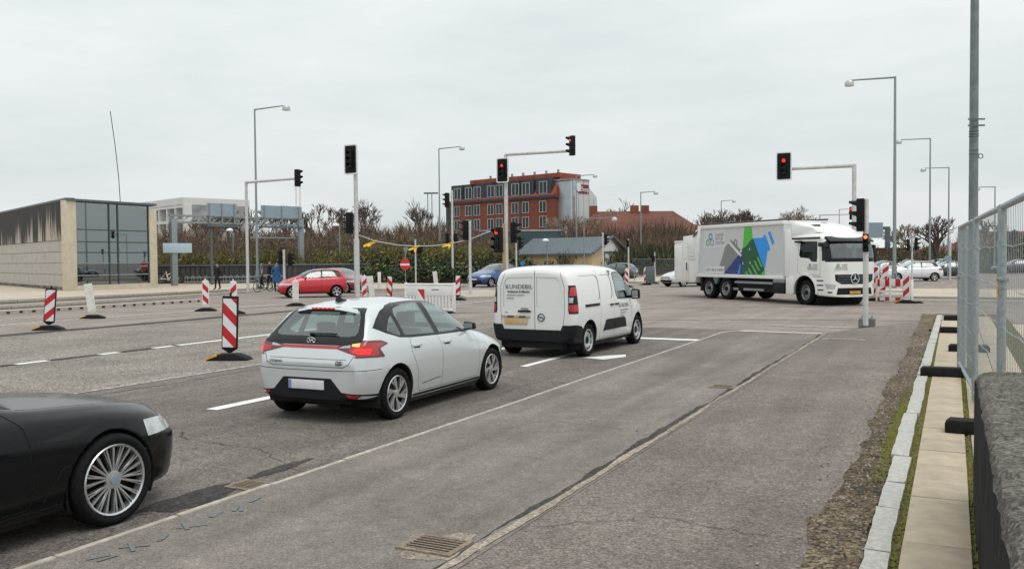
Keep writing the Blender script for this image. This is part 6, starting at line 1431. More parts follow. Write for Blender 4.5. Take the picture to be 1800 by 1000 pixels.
marker(404, 633, 'nearest red and white marker board on a yellow and black foot', True, 1, 2, 24, h=1.13, w=.31)
marker(86, 580, 'leaning red and white marker board at the left edge', True, -1, 5, 34, w=.30)
marker(163, 560, 'white back of a leaning marker board in front of the glass building', False, 1, -7, 40)
marker(362, 547, 'small rounded red and white marker board below the dark coated person', True, 1, 0, 35, 'white', yellow=False)
marker(411, 552, 'rounded red and white marker board behind the nearest striped board', True, -1, 0, 35, 'white', yellow=False)
marker(520, 538, 'rounded white back of a marker board in front of the red car', False, 1, 0, 30, 'white', h=.98, yellow=False)
marker(684, 530, 'red and white marker board right of the unlit signal pole', True, 1, 3, 20)
marker(804, 528, 'red and white marker board at the right end of the white barrier', True, -1, 3, 18)
marker(641, 531, 'rounded marker board half hidden behind the unlit signal pole', True, -1, 0, 30, 'white')
marker(655, 532, 'white back of a marker board leaning right of the unlit signal pole', False, 1, -6, 25)
marker(768, 512, 'white back of a leaning marker board behind the white barrier', False, 1, -7, 22)
marker(1102, 505, 'red and white marker board just beyond the van mirror', True, 1, 0, 8, 'white')
marker(1135, 501, 'pale red and white marker board near the hedge left of the truck', True, -1, 0, 15, 'white')
marker(1149, 499, 'white back of a marker board next to the truck hopper', False, 1, -2, 0, 'white', w=.34)
marker(1539, 529, 'red and white marker board at the left end of the striped barrier', True, -1, 0, -15, 'white', h=1.35)
marker(1549, 529, 'leaning red and white marker board behind the striped barrier', True, -1, 8, 0, 'white', h=1.45)
marker(1593, 533, 'red and white marker board at the right end of the striped barrier', True, -1, 0, -8, 'white', h=1.05, w=.28)
# white plastic barrier with slots
b0, b1 = G(714, 549), G(799, 551); e = empty('plastic_barrier', (b0 + b1) / 2, math.atan2(b1.y - b0.y, b1.x - b0.x), 'white plastic fence barrier with slots behind the silver hatchback roof', 'barrier')
L2 = (b1 - b0).length / 2
MB().box(-L2, L2, -.03, .03, .62, .98).build('upper_panel', 'white_plastic', e, bevel=.015); MB().tube((-L2, 0, 1.03), (L2, 0, 1.03), .04, .04, 10).build('top_rail', 'white_plastic', e); MB().box(-L2, L2, -.03, .03, .08, .18).build('lower_rail', 'white_plastic', e, bevel=.01)
for q in (-1, 1): MB().box(q * L2 - .04, q * L2 + .04, -.035, .035, .05, 1.1).build('end_post', 'white_plastic', e, bevel=.01)
ns = 15; slat = MB().box(-.035, .035, -.022, .022, .18, .62).mesh('slat', ['white_plastic'])
for i in range(ns): q = bpy.data.objects.new('slat', slat); link(q, e); q.location = (-L2 + 2 * L2 * (i + .5) / ns, 0, 0)
px_ = -L2 + 2 * L2 * .33; MB().box(px_ - .15, px_ + .15, -.045, -.032, .40, .86).build('reflective_plate', 'white_refl', e); MB().prism([(px_ - .15, .86), (px_ + .15, .86), (px_ + .15, .45)], 'y', -.049, -.046).build('red_triangle', 'red_refl', e)
MB().box(.1, .4, -.034, -.030, .83, .86).build('hand_slot', 'gap', e)
for q in (-.7, .7): MB().box(q * L2 - .12, q * L2 + .12, -.4, .4, 0, .07).build('foot', 'black_rubber', e, bevel=.015)
# red and white barrier by the truck
b0, b1 = G(1541, 531), G(1589, 532); e = empty('striped_barrier', (b0 + b1) / 2, math.atan2(b1.y - b0.y, b1.x - b0.x), 'low red and white striped barrier between marker boards right of the truck', 'barrier')
L2 = (b1 - b0).length / 2
MB().box(-L2, L2, -.03, .03, .66, .96).build('upper_panel', 'stripe_blocks', e, bevel=.01); MB().box(-L2, L2, -.025, .025, .40, .50).build('rail', 'white_plastic', e); MB().box(-L2, L2, -.025, .025, .26, .34).build('rail', 'white_plastic', e); MB().box(-L2, L2, -.03, .03, .08, .20).build('lower_panel', 'stripe_blocks', e)
for q in (-1, 0, 1): MB().box(q * L2 - .03, q * L2 + .03, -.04, .04, .05, 1.0).build('post', 'white_plastic', e)
b0 = G(1603, 533); e2 = empty('barrier_post', b0, 0, 'thin white barrier post right of the striped barrier', 'post'); MB().box(-.05, .05, -.03, .03, .02, .95).build('post', 'white_plastic', e2, bevel=.01); MB().prism([(-.42, 0), (.42, 0), (.3, .08), (-.3, .08)], 'y', -.17, .17).build('foot', 'black_rubber', e2, bevel=.01)
b0 = G(667, 508, .12); o = MB().box(-.09, .09, -.09, .09, 0, 1.05).build('bollard', 'white_plastic', None, loc=b0, bevel=.02); tag(o, 'short white bollard on the traffic island by the hedge', 'bollard')
b0 = G(1143, 498, .12); o = MB().box(-.3, .3, -.2, .2, 0, 1.15).build('control_cabinet', 'galv_dark', None, loc=b0, bevel=.03); tag(o, 'dark roadside cabinet left of the truck hopper', 'cabinet')
# ---------------------------------------------------------------- mesh fence, feet and the dark stone wall at the right
FH = 2.30
fa, fb, fc = G(1686, 650, .1), G(1713, 676, .1), None
dF = (fb - fa).normalized(); fA = Vector((fa.x, fa.y, .1)); fC = None
def fence_pt(xpx):                                   # point on the fence line under picture column xpx
    lo, hi = 0.0, 12.0
    for _ in range(50):
        m_ = (lo + hi) / 2
        if proj(fA + dF * m_)[0] < xpx: lo = m_
        else: hi = m_
    return fA + dF * lo
dF = Vector((-.405, -.914, 0)).normalized()
fB, fC = fence_pt(1713), fence_pt(1758)
def fence_panel(p0, p1, label, wires=True, n=None, braces=True):
    d = p1 - p0; L_ = d.length; e = empty('mesh_fence', p0, math.atan2(d.y, d.x), label, 'fence', 'wire mesh site fence')
    for x in (.03, L_ - .03): MB().tube((x, 0, .02), (x, 0, FH), .034, .034, 12).build('post', 'fence_steel', e, smooth=True)
    MB().tube((.03, 0, FH - .02), (L_ - .03, 0, FH - .02), .030, .030, 10).build('top_rail', 'fence_steel', e, smooth=True); MB().tube((.03, 0, .12), (L_ - .03, 0, .12), .026, .026, 10).build('bottom_rail', 'fence_steel', e, smooth=True)
    w = MB(); n_ = n or int(L_ / .12)
    for i in range(1, n_): x = L_ * i / n_; w.tube((x, 0, .13), (x, 0, FH - .03), .003, .003, 4, cap=False)
    o = w.build('wire_mesh', 'fence_steel', e); o['kind'] = 'stuff'
    for z in (.45, .80, 1.18, 1.55, 1.92): 
        h_ = MB(); pts_ = [(.03 + (L_ - .06) * i / 8, 0, z + .012 * math.sin(i * 1.9 + z * 7)) for i in range(9)]; h_.path(pts_, .0045, 5); h_.build('cross_wire', 'fence_steel', e)
    return e
pn1 = fence_panel(fA, fB, 'short wire mesh fence panel at the far end of the near fence')
fence_panel(fB + dF * .06, fC, 'wire mesh fence panel beside the thick mast')
pn2 = fence_panel(fC + dF * .08, fC + dF * 3.5, 'wire mesh fence panel running out of the right edge')
dG = hv(29.5); q0 = fA + dG * .1 + NV * .05
for i, lb in enumerate(('wire mesh fence panel continuing away behind the end post', 'second wire mesh fence panel continuing away along the pavement')): fence_panel(q0 + dG * (3.5 * i), q0 + dG * (3.5 * i + 3.42), lb)
for (p, lb) in ((fA, 'orange tagged clamp on the far fence post'), (fC, 'orange tagged clamp on the near fence post')):
    z = 1.50 if p is fA else 1.62
    e = MB().box(-.05, .11, -.045, .045, -.02, .02).build('clamp', 'galv', pn1 if p is fA else pn2, bevel=.01, loc=(0, 0, z)); MB().tube((.03, -.05, 0), (.03, .05, 0), .014, .014, 6).build('bolt', 'galv', e)
    tg2 = MB().box(-.042, .032, -.041, -.037, -.19, -.02).build('tag', 'orange_tag', e); tg2.location = (0, 0, 0)
ft = MB().prism([(-.35, 0), (.35, 0), (.35, .10), (.31, .135), (-.31, .135), (-.35, .10)], 'y', -.115, .115).mesh('fence_foot', ['black_rubber'], bevel=.012)
for i, (x, y, lb) in enumerate(((1662, 661, 'black rubber fence foot under the far post of the near fence'), (1716, 762, 'black rubber fence foot jutting out beside the stone wall'), (1703, 618, 'black rubber fence foot seen through the mesh'), (1680, 585, 'black rubber fence foot further along the kerb'), (1683, 563, 'farthest black rubber fence foot along the kerb'))):
    o = bpy.data.objects.new('rubber_block', ft); link(o); o.location = G(x, y, .10); o.rotation_euler = (0, 0, math.atan2(NV.y, NV.x) + (.03, -.05, .02, 0, .04)[i]); tag(o, lb, 'rubber block', 'black fence feet')
    if i == 1:
        o.location = G(1728, 762, .10); MB().box(-.355, -.349, -.05, .05, .045, .095).build('reflector', 'orange_tag', o)
# stone wall
mat('wall_side', (.010, .010, .010), .85, col2=(.045, .042, .038), scale=14, stretch=(3, 3, .5), lo=.55, hi=.75, spec=.2)
asphalt('wall_stone', (.075, .067, .057), (.14, .126, .108), speck=.55, sscale=80, streak=.0, patch=.7, bump=.25)
wp = at(1713, 651, 6.6); wl = rd(0, 0); ws = wp.x * EV.x + wp.y * EV.y; wt = wp.x * NV.x + wp.y * NV.y; rn = random.Random(3)
mb = MB(); nx, prof = 70, [(0, 0.0), (.0, .25), (.0, .5), (.0, .75), (.006, .95), (.025, .988), (.06, 1.0), (.25, 1.0), (.45, 1.0), (.7, 1.0), (1.0, 1.0), (1.3, 1.0)]
vs = []
for i in range(nx + 1):
    s = ws - 5.5 * i / nx
    for (dt, zz) in prof:
        jt = rn.gauss(0, .005); p = rd(s + rn.gauss(0, .006), wt + dt + jt + (.05 if i == 0 and zz > .9 and dt < .1 else 0)); vs.append((p.x, p.y, max(0, wp.z * zz + (rn.gauss(0, .007) if zz > .1 else 0))))
k_ = len(prof); fs = [(i * k_ + j, i * k_ + j + 1, (i + 1) * k_ + j + 1, (i + 1) * k_ + j) for i in range(nx) for j in range(k_ - 1)]
bot = [(p.x, p.y, 0) for p in (rd(ws, wt + 1.3),)]; base = len(vs); vs += bot; fs.append(tuple(list(range(k_)) + [base]))
mb.add(vs, fs)
for q_ in range(len(mb.f)):                          # bitumen-coated side face, bare stone on top
    if q_ < nx * (k_ - 1) and q_ % (k_ - 1) < 4: mb.m[q_] = 1
wo_ = mb.build('stone_wall', ['wall_stone', 'wall_side'], None, smooth=True, ang=40); tag(wo_, 'rough dark stone wall at the lower right corner', 'wall')
# ================================================================ buildings
def wallframe(p0, p1):
    """empty-less frame: returns matrix with local x along p0->p1, local y into the building (away from the viewer), z up"""
    d = (p1 - p0); d.z = 0; return math.atan2(d.y, d.x), d.length
mat('conc_wall', (.45, .42, .375), .85, var=.10, scale=1.6, bump=.2, bscale=30)
mat('conc_cream', (.55, .485, .37), .8, var=.10, scale=2.5)
def stained(name):
    m, t, b = newmat(name); L = t.links.new; b.inputs['Roughness'].default_value = .9
    tc_ = nn(t, 'ShaderNodeTexCoord'); mp_ = nn(t, 'ShaderNodeMapping'); mp_.inputs['Scale'].default_value = (1.5, 1.5, .10); L(tc_.outputs['Object'], mp_.inputs[0])
    n = nn(t, 'ShaderNodeTexNoise', Scale=1.0, Detail=7.0, Roughness=.68); L(mp_.outputs[0], n.inputs['Vector'])
    sx = nn(t, 'ShaderNodeSeparateXYZ'); L(tc_.outputs['Object'], sx.inputs[0])
    q = nn(t, 'ShaderNodeMapRange'); q.inputs[1].default_value = 3.2; q.inputs[2].default_value = 6.0; q.inputs[3].default_value = -.10; q.inputs[4].default_value = .16; L(sx.outputs[2], q.inputs[0])
    xq = nn(t, 'ShaderNodeMapRange'); xq.inputs[1].default_value = 24.0; xq.inputs[2].default_value = 4.0; xq.inputs[3].default_value = .10; xq.inputs[4].default_value = -.02; L(sx.outputs[0], xq.inputs[0])
    a = nn(t, 'ShaderNodeMath'); L(n.outputs[0], a.inputs[0]); L(q.outputs[0], a.inputs[1]); a2 = nn(t, 'ShaderNodeMath'); L(a.outputs[0], a2.inputs[0]); L(xq.outputs[0], a2.inputs[1])
    r = nn(t, 'ShaderNodeValToRGB'); e = r.color_ramp.elements; e[0].position = .36; e[0].color = (.46, .41, .35, 1); e[1].position = .50; e[1].color = (.035, .034, .032, 1)
    L(a2.outputs[0], r.inputs[0]); L(r.outputs[0], b.inputs['Base Color'])
stained('conc_stained')
# ---- glass and concrete pavilion at the left
cA, cB, cL = G(120, 511, .12), G(277, 504.5, .12), G(-60, 496, .12)
BH = 5.85
e = empty('pavilion', cA, 0, 'low concrete pavilion with a tall glazed end and black stained side wall', 'building')
def loc(p): return Vector((p.x - cA.x, p.y - cA.y, 0))
ang, ln = wallframe(cA, cL); lw = empty('tmp'); bpy.data.objects.remove(lw)
cs, sn = math.cos(ang), math.sin(ang)
def part_box(name, mt, parent, a, x0, x1, y0, y1, z0, z1, org=(0, 0, 0), bevel=0.0):
    o = MB().box(x0, x1, y0, y1, z0, z1).build(name, mt, parent, loc=org, rz=a, bevel=bevel); return o
rows = [(.0, 1.0), (1.03, 1.75), (1.78, 2.5), (2.53, 3.25)]; rn = random.Random(2)
part_box('side_wall', 'conc_wall', e, ang, .6, ln, -.40, -.10, 0, BH - .1)
pl = 2.55
for r_, (z0, z1) in enumerate(rows):
    x = .62 - (pl / 2 if r_ % 2 else 0)
    while x < ln:
        a0, a1 = max(.62, x), min(ln, x + pl - .03)
        if a1 - a0 > .3: part_box('wall_panel', 'conc_wall', e, ang, a0, a1, -.10, .0 + rn.uniform(-.008, .004), z0, z1)
        x += pl
part_box('stained_band', 'conc_stained', e, ang, .62, ln, -.10, .04, 3.28, BH - .02)
x = .62
while x < ln:
    part_box('panel_joint', 'gap', e, ang, x - .015, x + .015, .0, .046, 3.28, 4.1); x += 5.1
part_box('plinth', mat('plinth_dirty', (.20, .18, .15), .9, col2=(.05, .055, .03), scale=3, lo=.4, hi=.6), e, ang, .5, ln, -.1, .03, -.05, .22)
part_box('roof_edge', 'galv_dark', e, ang, .0, ln, -.5, .05, BH - .02, BH + .10)
fa_, fl = wallframe(cA, cB)
part_box('corner_pillar', 'conc_cream', e, fa_, -.04, .66, -.05, .5, 0, BH - .06, bevel=.02); part_box('end_pillar', 'conc_cream', e, fa_, fl - .62, fl, -.05, .9, 0, BH - .35, bevel=.02)
part_box('sill', 'conc_cream', e, fa_, .66, fl - .62, -.05, .6, 0, .30)
vB, vL = loc(cB), loc(cL)
def para(u0, u1, v0, v1, z0, z1, name, mt):
    c4 = [vB * u + vL * v for u, v in ((u0, v0), (u1, v0), (u1, v1), (u0, v1))]
    MB().hexa([(p.x, p.y, z0) for p in c4], [(p.x, p.y, z1) for p in c4]).build(name, mt, e)
para(-.004, 1.0, -.004, 1.0, BH - .08, BH + .06, 'roof_slab', 'galv_dark'); para(.05, 1.0, .22, .24, 0, BH - .1, 'back_wall', 'conc_wall'); para(.05, 1.0, .05, .22, .18, .24, 'interior_floor', 'concrete'); para(.94, .98, .06, 1.0, 0, BH - .1, 'end_wall', 'conc_wall')
gx0, gx1 = .68, fl - .64; xc = [gx0, gx0 + (gx1 - gx0) * .44, gx0 + (gx1 - gx0) * .56, gx1]; gzs = [.30, .95, 1.75, 2.45, 3.15, 3.95, BH - .12]
mat('mullion', (.06, .09, .10), .4, .5); mat('backing_black', (.012, .014, .016), .9); glass('pav_glass', (.24, .42, .44), .27)
for i in range(3):
    for j in range(6):
        part_box('pane', 'pav_glass', e, fa_, xc[i] + .04, xc[i + 1] - .04, .10, .115, gzs[j] + .03, gzs[j + 1] - .03)
for x in xc: part_box('mullion', 'mullion', e, fa_, x - .045, x + .045, .05, .16, .30, BH - .08)
for z in gzs: part_box('transom', 'mullion' if z > 2 else 'galv', e, fa_, gx0 + .046, gx1 - .046, .06, .155, z - .035, z + .035)
para(.10, .90, .08, .083, .3, 2.4, 'dark_backing', 'backing_black')  # dark sheet added behind the lower panes in place of their dark reflections
an = at(212, 360, 66); ao = MB().path([(0, 0, 0), (-.10, 0, 2.3), (-.32, 0, 4.7), (-.62, 0, 7.2)], .028, 6).build('antenna', 'black_plastic', None, loc=(an.x, an.y, BH + .1)); tag(ao, 'tall thin whip antenna on the pavilion roof', 'antenna')
# ---- white slab block far behind
Y0 = 150; p0, p1, p2 = at(205, 470, Y0 + 22), at(326, 470, Y0), at(359, 470, Y0 + 9)
for p in (p0, p1, p2): p.z = 0
e = empty('apartment_block', p0, 0, 'white concrete block with a grid of balconies behind the pavilion', 'building'); a, l = wallframe(p0, p1); a2, l2 = wallframe(p1, p2)
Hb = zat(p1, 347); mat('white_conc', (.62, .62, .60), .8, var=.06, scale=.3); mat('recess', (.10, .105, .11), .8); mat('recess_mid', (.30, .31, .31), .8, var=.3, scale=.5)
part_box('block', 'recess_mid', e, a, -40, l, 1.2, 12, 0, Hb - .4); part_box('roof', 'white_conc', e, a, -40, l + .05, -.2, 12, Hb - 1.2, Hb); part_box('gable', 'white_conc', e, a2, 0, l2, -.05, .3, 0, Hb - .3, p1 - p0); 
ph = 2.55; nf = int(Hb / ph)
for k in range(nf): part_box('balcony_slab', 'white_conc', e, a, -14, l, -.15, 1.25, k * ph - .15 + 1.0, k * ph + .30 + 1.0)
x = l - .01
while x > -14:
    part_box('balcony_fin', 'white_conc', e, a, x - .2, x + .2, -.16, 1.25, 0, Hb - 1.2)
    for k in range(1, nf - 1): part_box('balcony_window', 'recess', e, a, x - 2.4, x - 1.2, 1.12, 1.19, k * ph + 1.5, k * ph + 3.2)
    x -= 3.4
part_box('roof_house', 'recess_mid', e, a, -8, -3.5, 2, 6, Hb, Hb + 1.0)
# ---- red brick hotel
mat('brick', (.172, .047, .028), .85, col2=(.24, .074, .044), scale=1.3, bump=.3, bscale=14, lo=.3, hi=.7)
mat('roof_tile', (.27, .060, .034), .8, var=.2, scale=.9); mat('slate', (.035, .042, .055), .6, var=.2, scale=1)
YH_ = 120.0
pa, pb = at(797, 470, YH_ + 13), at(975, 470, YH_)
for p in (pa, pb): p.z = 0
pc = at(998, 470, YH_ + 7); pc.z = 0
e = empty('brick_hotel', pa, 0, 'four storey red brick hotel with dark dormers under a red roof', 'building'); a, l = wallframe(pa, pb); a2, l2 = wallframe(pb, pc)
ze = zat(pb, 347); zr_ = 0
part_box('front_wall', 'brick', e, a, 0, l, 0, 7, 0, ze); part_box('cornice', 'slate', e, a, -.1, l + .1, -.25, .3, ze, ze + .35)
MB().prism([(-.1, ze + .3), (1.6, ze + 2.9), (5.6, ze + 2.9), (7.1, ze + .3)], 'x', .0, l - .0).build('roof', 'roof_tile', e, rz=a)
MB().prism([(.1, ze), (1.7, ze + 2.8), (5.5, ze + 2.8), (6.9, ze)], 'x', l - .02, l + .18).build('gable_wall', 'brick', e, rz=a)
part_box('ridge_cap', 'roof_tile', e, a, 2.5, l, 1.2, 6, ze + 2.85, ze + 3.45)
part_box('end_block', 'slate', e, a, -2.5, 0, 1, 6, 0, ze + .5)
mat('frame_grey', (.50, .51, .51), .6)
def win(parent, a, x, z, w=1.25, h=1.55, y=-.02, org=(0, 0, 0)):
    f = part_box('window', 'recess', parent, a, x - w / 2, x + w / 2, y - .03, y + .02, z, z + h, org)
    for (x0, x1, z0, z1) in ((x - w / 2, x - w / 2 + .06, z, z + h), (x + w / 2 - .06, x + w / 2, z, z + h), (x - w / 2 + .06, x + w / 2 - .06, z, z + .06), (x - w / 2 + .06, x + w / 2 - .06, z + h - .06, z + h), (x - .03, x + .03, z + .06, z + h - .06)):
        MB().box(x0, x1, y - .09, y - .03, z0, z1).build('window_frame', 'frame_grey', f)
    MB().box(x - w / 2 + .09, x - .05, y - .05, y - .04, z + .09, z + h - .09).build('pane', 'win_glass', f); MB().box(x + .05, x + w / 2 - .09, y - .05, y - .04, z + .09, z + h - .09).build('pane', 'win_glass', f)
    MB().box(x - w / 2 + .09, x - w * .12, y - .036, y - .031, z + .1, z + h - .1).build('curtain', 'white_conc', f)
fracs = [.05, .17, .26, .40, .485, .64, .74, .90]
wz = [zat(pb, y) for y in (372, 399)]
for fx in fracs:
    for z in wz: win(e, a, fx * l, z)
    dm = part_box('dormer', 'slate', e, a, fx * l - 1.35, fx * l + 1.35, .1, 3, ze + .35, ze + 2.75); win(e, a, fx * l, ze + .6, 1.4, 1.7, .08)
for fx in (.215, .69): part_box('downpipe', 'recess', e, a, fx * l - .06, fx * l + .06, -.12, -.02, 0, ze)
for i in range(7): part_box('roof_vent', 'recess_mid', e, a, l * (.25 + .11 * i) - .1, l * (.25 + .11 * i) + .1, 3, 3.3, ze + 3.4, ze + 4.1)
# ---- silver stair tower
tp = at(984, 470, YH_ + 3); tq = at(1008, 470, YH_ - 1); tr = at(1050, 470, YH_ + 3)
for p in (tp, tq, tr): p.z = 0
e = empty('stair_tower', tp, 0, 'silver metal clad tower with a sign at the right end of the hotel', 'building'); a, l = wallframe(tp, tq); a2, l2 = wallframe(tq, tr); zt = zat(tq, 316)
mat('metal_clad', (.42, .47, .50), .35, .5, var=.1, scale=.6); mat('metal_light', (.60, .63, .60), .4, .35, var=.06, scale=.5)
part_box('left_face', 'metal_clad', e, a, 0, l, 0, .3, 0, zt - 2.2); part_box('upper_left_face', 'metal_clad', e, a, l * .55, l, -.05, .3, 0, zt)
o_ = tq - tp
MB().prism([(0, 0), (l2, 0), (l2, zat(tr, 348)), (l2 * .66, zat(tr, 331)), (l2 * .66, zt), (0, zt)], 'y', 0, .4).build('right_face', 'metal_light', e, loc=o_, rz=a2)
MB().prism([(0, 0), (l2, 0), (l2, zat(tr, 348) - .1), (l2 * .66, zat(tr, 331) - .1), (l2 * .66, zt - .1), (0, zt - .1)], 'y', .4, 5).build('tower_core', 'metal_clad', e, loc=o_, rz=a2)
for q in (.0, .22, .44, .66, .85): part_box('panel_joint', 'recess_mid', e, a2, q * l2 - .03, q * l2 + .03, -.02, .01, 0, zt if q < .7 else zt - 2.4, o_)
part_box('flue', 'recess', e, a, l * .45, l * .70, -.4, -.1, 0, zt + .3); part_box('roof_edge', 'recess_mid', e, a2, -.1, l2 * .67, -.1, 4, zt, zt + .2, o_)
sw = l2 * .56; sg = part_box('sign_panel', mat('sign_maroon', (.20, .008, .045), .5), e, a2, .35 + sw * .3, .35 + sw, -.12, -.06, zt - 1.75, zt - .55, o_)
sc_ = MB().lathe([(.001, -.125), (.55, -.12), (.6, -.06)], 'y', 20, c=(.35 + sw * .28, 0, zt - 1.0)).build('sign_disc', 'white_plastic', e, loc=o_, rz=a2)
t_o = lettering('Zleep', .95, 'white_plastic', sg, Matrix.Translation((.35 + sw * .66, -.14, zt - 1.2)) @ Matrix.Rotation(R(90), 4, 'X'), ext=.01)
# ---- pale brick shed with standing-seam roof
Ys = 88.0; s0, s1, s2 = at(905, 470, Ys + 8), at(1040, 470, Ys), at(1103, 470, Ys + 6)
for p in (s0, s1, s2): p.z = 0
e = empty('brick_shed', s0, 0, 'low pale brick shed with grey standing seam roof and gable', 'building'); a, l = wallframe(s0, s1); a2, l2 = wallframe(s1, s2)
zw = zat(s1, 447); zq = zat(s1, 417); mat('pale_brick', (.50, .40, .24), .9, var=.14, scale=3, bump=.2, bscale=20); mat('seam_roof', (.30, .35, .39), .35, .5, var=.12, scale=.7)
part_box('front_wall', 'pale_brick', e, a, 0, l, 0, .4, 0, zw); o_ = s1 - s0
MB().prism([(0, 0), (l2, 0), (l2, zw), (l2 / 2, zq + .15), (0, zw)], 'y', 0, .4).build('gable_wall', 'pale_brick', e, loc=o_, rz=a2)
MB().prism([(l2 * .28, zw * .1), (l2 * .72, zw * .1), (l2 * .72, zw + .4), (l2 / 2, zq - .1), (l2 * .28, zw + .4)], 'y', -.05, 0).build('white_infill', 'white_plastic', e, loc=o_, rz=a2)
part_box('gable_beam', 'recess', e, a2, l2 * .30, l2 * .70, -.15, -.05, zw + .1, zw + .3, o_)
def roof_q(n0, n1, m0, m1, name, mt, th=.12):
    up = [n0, n1, m1, m0]; MB().hexa(up, [v + Vector((0, 0, th)) for v in up]).build(name, mt, e)
g0 = Vector((0, 0, 0)); ga_ = o_; gb_ = s2 - s0; md = (ga_ + gb_) / 2; bk = md - ga_
E0, E1 = Vector((0, 0, zw)) - bk * .05, Vector((ga_.x, ga_.y, zw)) - bk * .05; R0, R1 = Vector((bk.x, bk.y, zq)), Vector((md.x, md.y, zq))
ex = (E1 - E0).normalized() * .35
roof_q(E0, E1 + ex, R0, R1 + ex, 'roof_front', 'seam_roof'); back0, back1 = Vector((2 * bk.x, 2 * bk.y, zw)), Vector((gb_.x, gb_.y, zw)); roof_q(R0, R1 + ex, back0, back1 + ex, 'roof_back', 'seam_roof')
for i in range(34):
    u = i / 33; p, q = E0.lerp(E1 + ex, u), R0.lerp(R1 + ex, u); MB().tube(p + Vector((0, 0, .15)), q + Vector((0, 0, .15)), .05, .05, 4).build('roof_seam', 'galv_dark', e)
MB().tube(R1 + ex + Vector((0, 0, .12)), back1 + ex + Vector((0, 0, .1)), .14, .14, 6).build('barge_board', 'recess', e); MB().tube(R1 + ex + Vector((0, 0, .12)), E1 + ex + Vector((0, 0, .1)), .14, .14, 6).build('barge_board', 'recess', e); part_box('gutter', 'recess', e, a, -.1, l + .2, -.5, -.3, zw - .1, zw + .1)
f0, f1 = at(905, 470, Ys + 14), at(987, 470, Ys + 14); f0.z = f1.z = 0; a3, l3 = wallframe(f0, f1); fb_ = empty('corrugated_shed', f0, a3, 'dark green grey corrugated annex between hotel and brick shed', 'building'); zf = zat(f0, 407)
MB().box(-4, l3, 0, 5, 0, zf).build('wall', mat('corrug', (.075, .115, .12), .5, .3), fb_); 
for i in range(30): MB().box(l3 * i / 30 - .05, l3 * i / 30 + .08, -.10, -.0, 0, zf - .05).build('corrugation', 'corrug', fb_)
MB().box(-4.1, l3 + .1, -.15, 5, zf, zf + .2).build('roof_edge', 'recess_mid', fb_)
# ---- big brown tiled roofs
def hip_house(x0, x1, y_e, y_r, Y, label, inset=.16, wallm='brick', dep=14, roofm='brown_tile', chim=()):
    p0, p1 = at(x0, 470, Y), at(x1, 470, Y); p0.z = p1.z = 0; a, l = wallframe(p0, p1); e = empty('house', p0, a, label, 'building', 'houses behind the shrubs'); he, hr = zat(p0, y_e), zat(p0, y_r)
    MB().box(0, l, 0, dep, 0, he).build('wall', wallm, e)
    i_ = inset * l; MB().add([(-.4, -.4, he), (l + .4, -.4, he), (l + .4, dep, he), (-.4, dep, he), (i_, dep * .5, hr), (l - i_, dep * .5, hr)], [(0, 1, 5, 4), (1, 2, 5), (2, 3, 4, 5), (3, 0, 4), (3, 2, 1, 0)]).build('roof', roofm, e)
    for c in chim: MB().box(c * l - .45, c * l + .45, dep * .45, dep * .55, hr - 1.5, hr + .7).build('chimney', 'brick', e)
    n = max(2, int(l / 3.2))
    for i in range(n):
        x = l * (i + .5) / n; w_ = MB().box(x - .5, x + .5, -.05, 0.0, he - 1.9, he - .5).build('window', 'white_plastic', e); MB().box(x - .4, x + .4, -.07, -.051, he - 1.8, he - .6).build('pane', 'recess', w_)
    return e
mat('brown_tile', (.105, .038, .027), .85, col2=(.17, .062, .04), scale=1.2, bump=.4, bscale=9)
hip_house(1010, 1250, 420, 367, 105, 'large house with brown tiled hip roof and chimneys behind the shrubs', .20, chim=(.18, .50, .58))
hip_house(1215, 1290, 425, 392, 118, 'smaller house with orange tiled roof above the truck hopper', .3, roofm='roof_tile')
hip_house(1520, 1590, 436, 420, 125, 'low brick house with white parapet right of the truck cab', .05, roofm='white_conc', wallm='brick', dep=8)
hip_house(1655, 1730, 452, 432, 130, 'brick house behind the bare tree near the fence', .2, roofm='brown_tile')
hip_house(1725, 1900, 440, 405, 140, 'house with dark roof behind the wire fence at the right', .2, roofm='brown_tile')
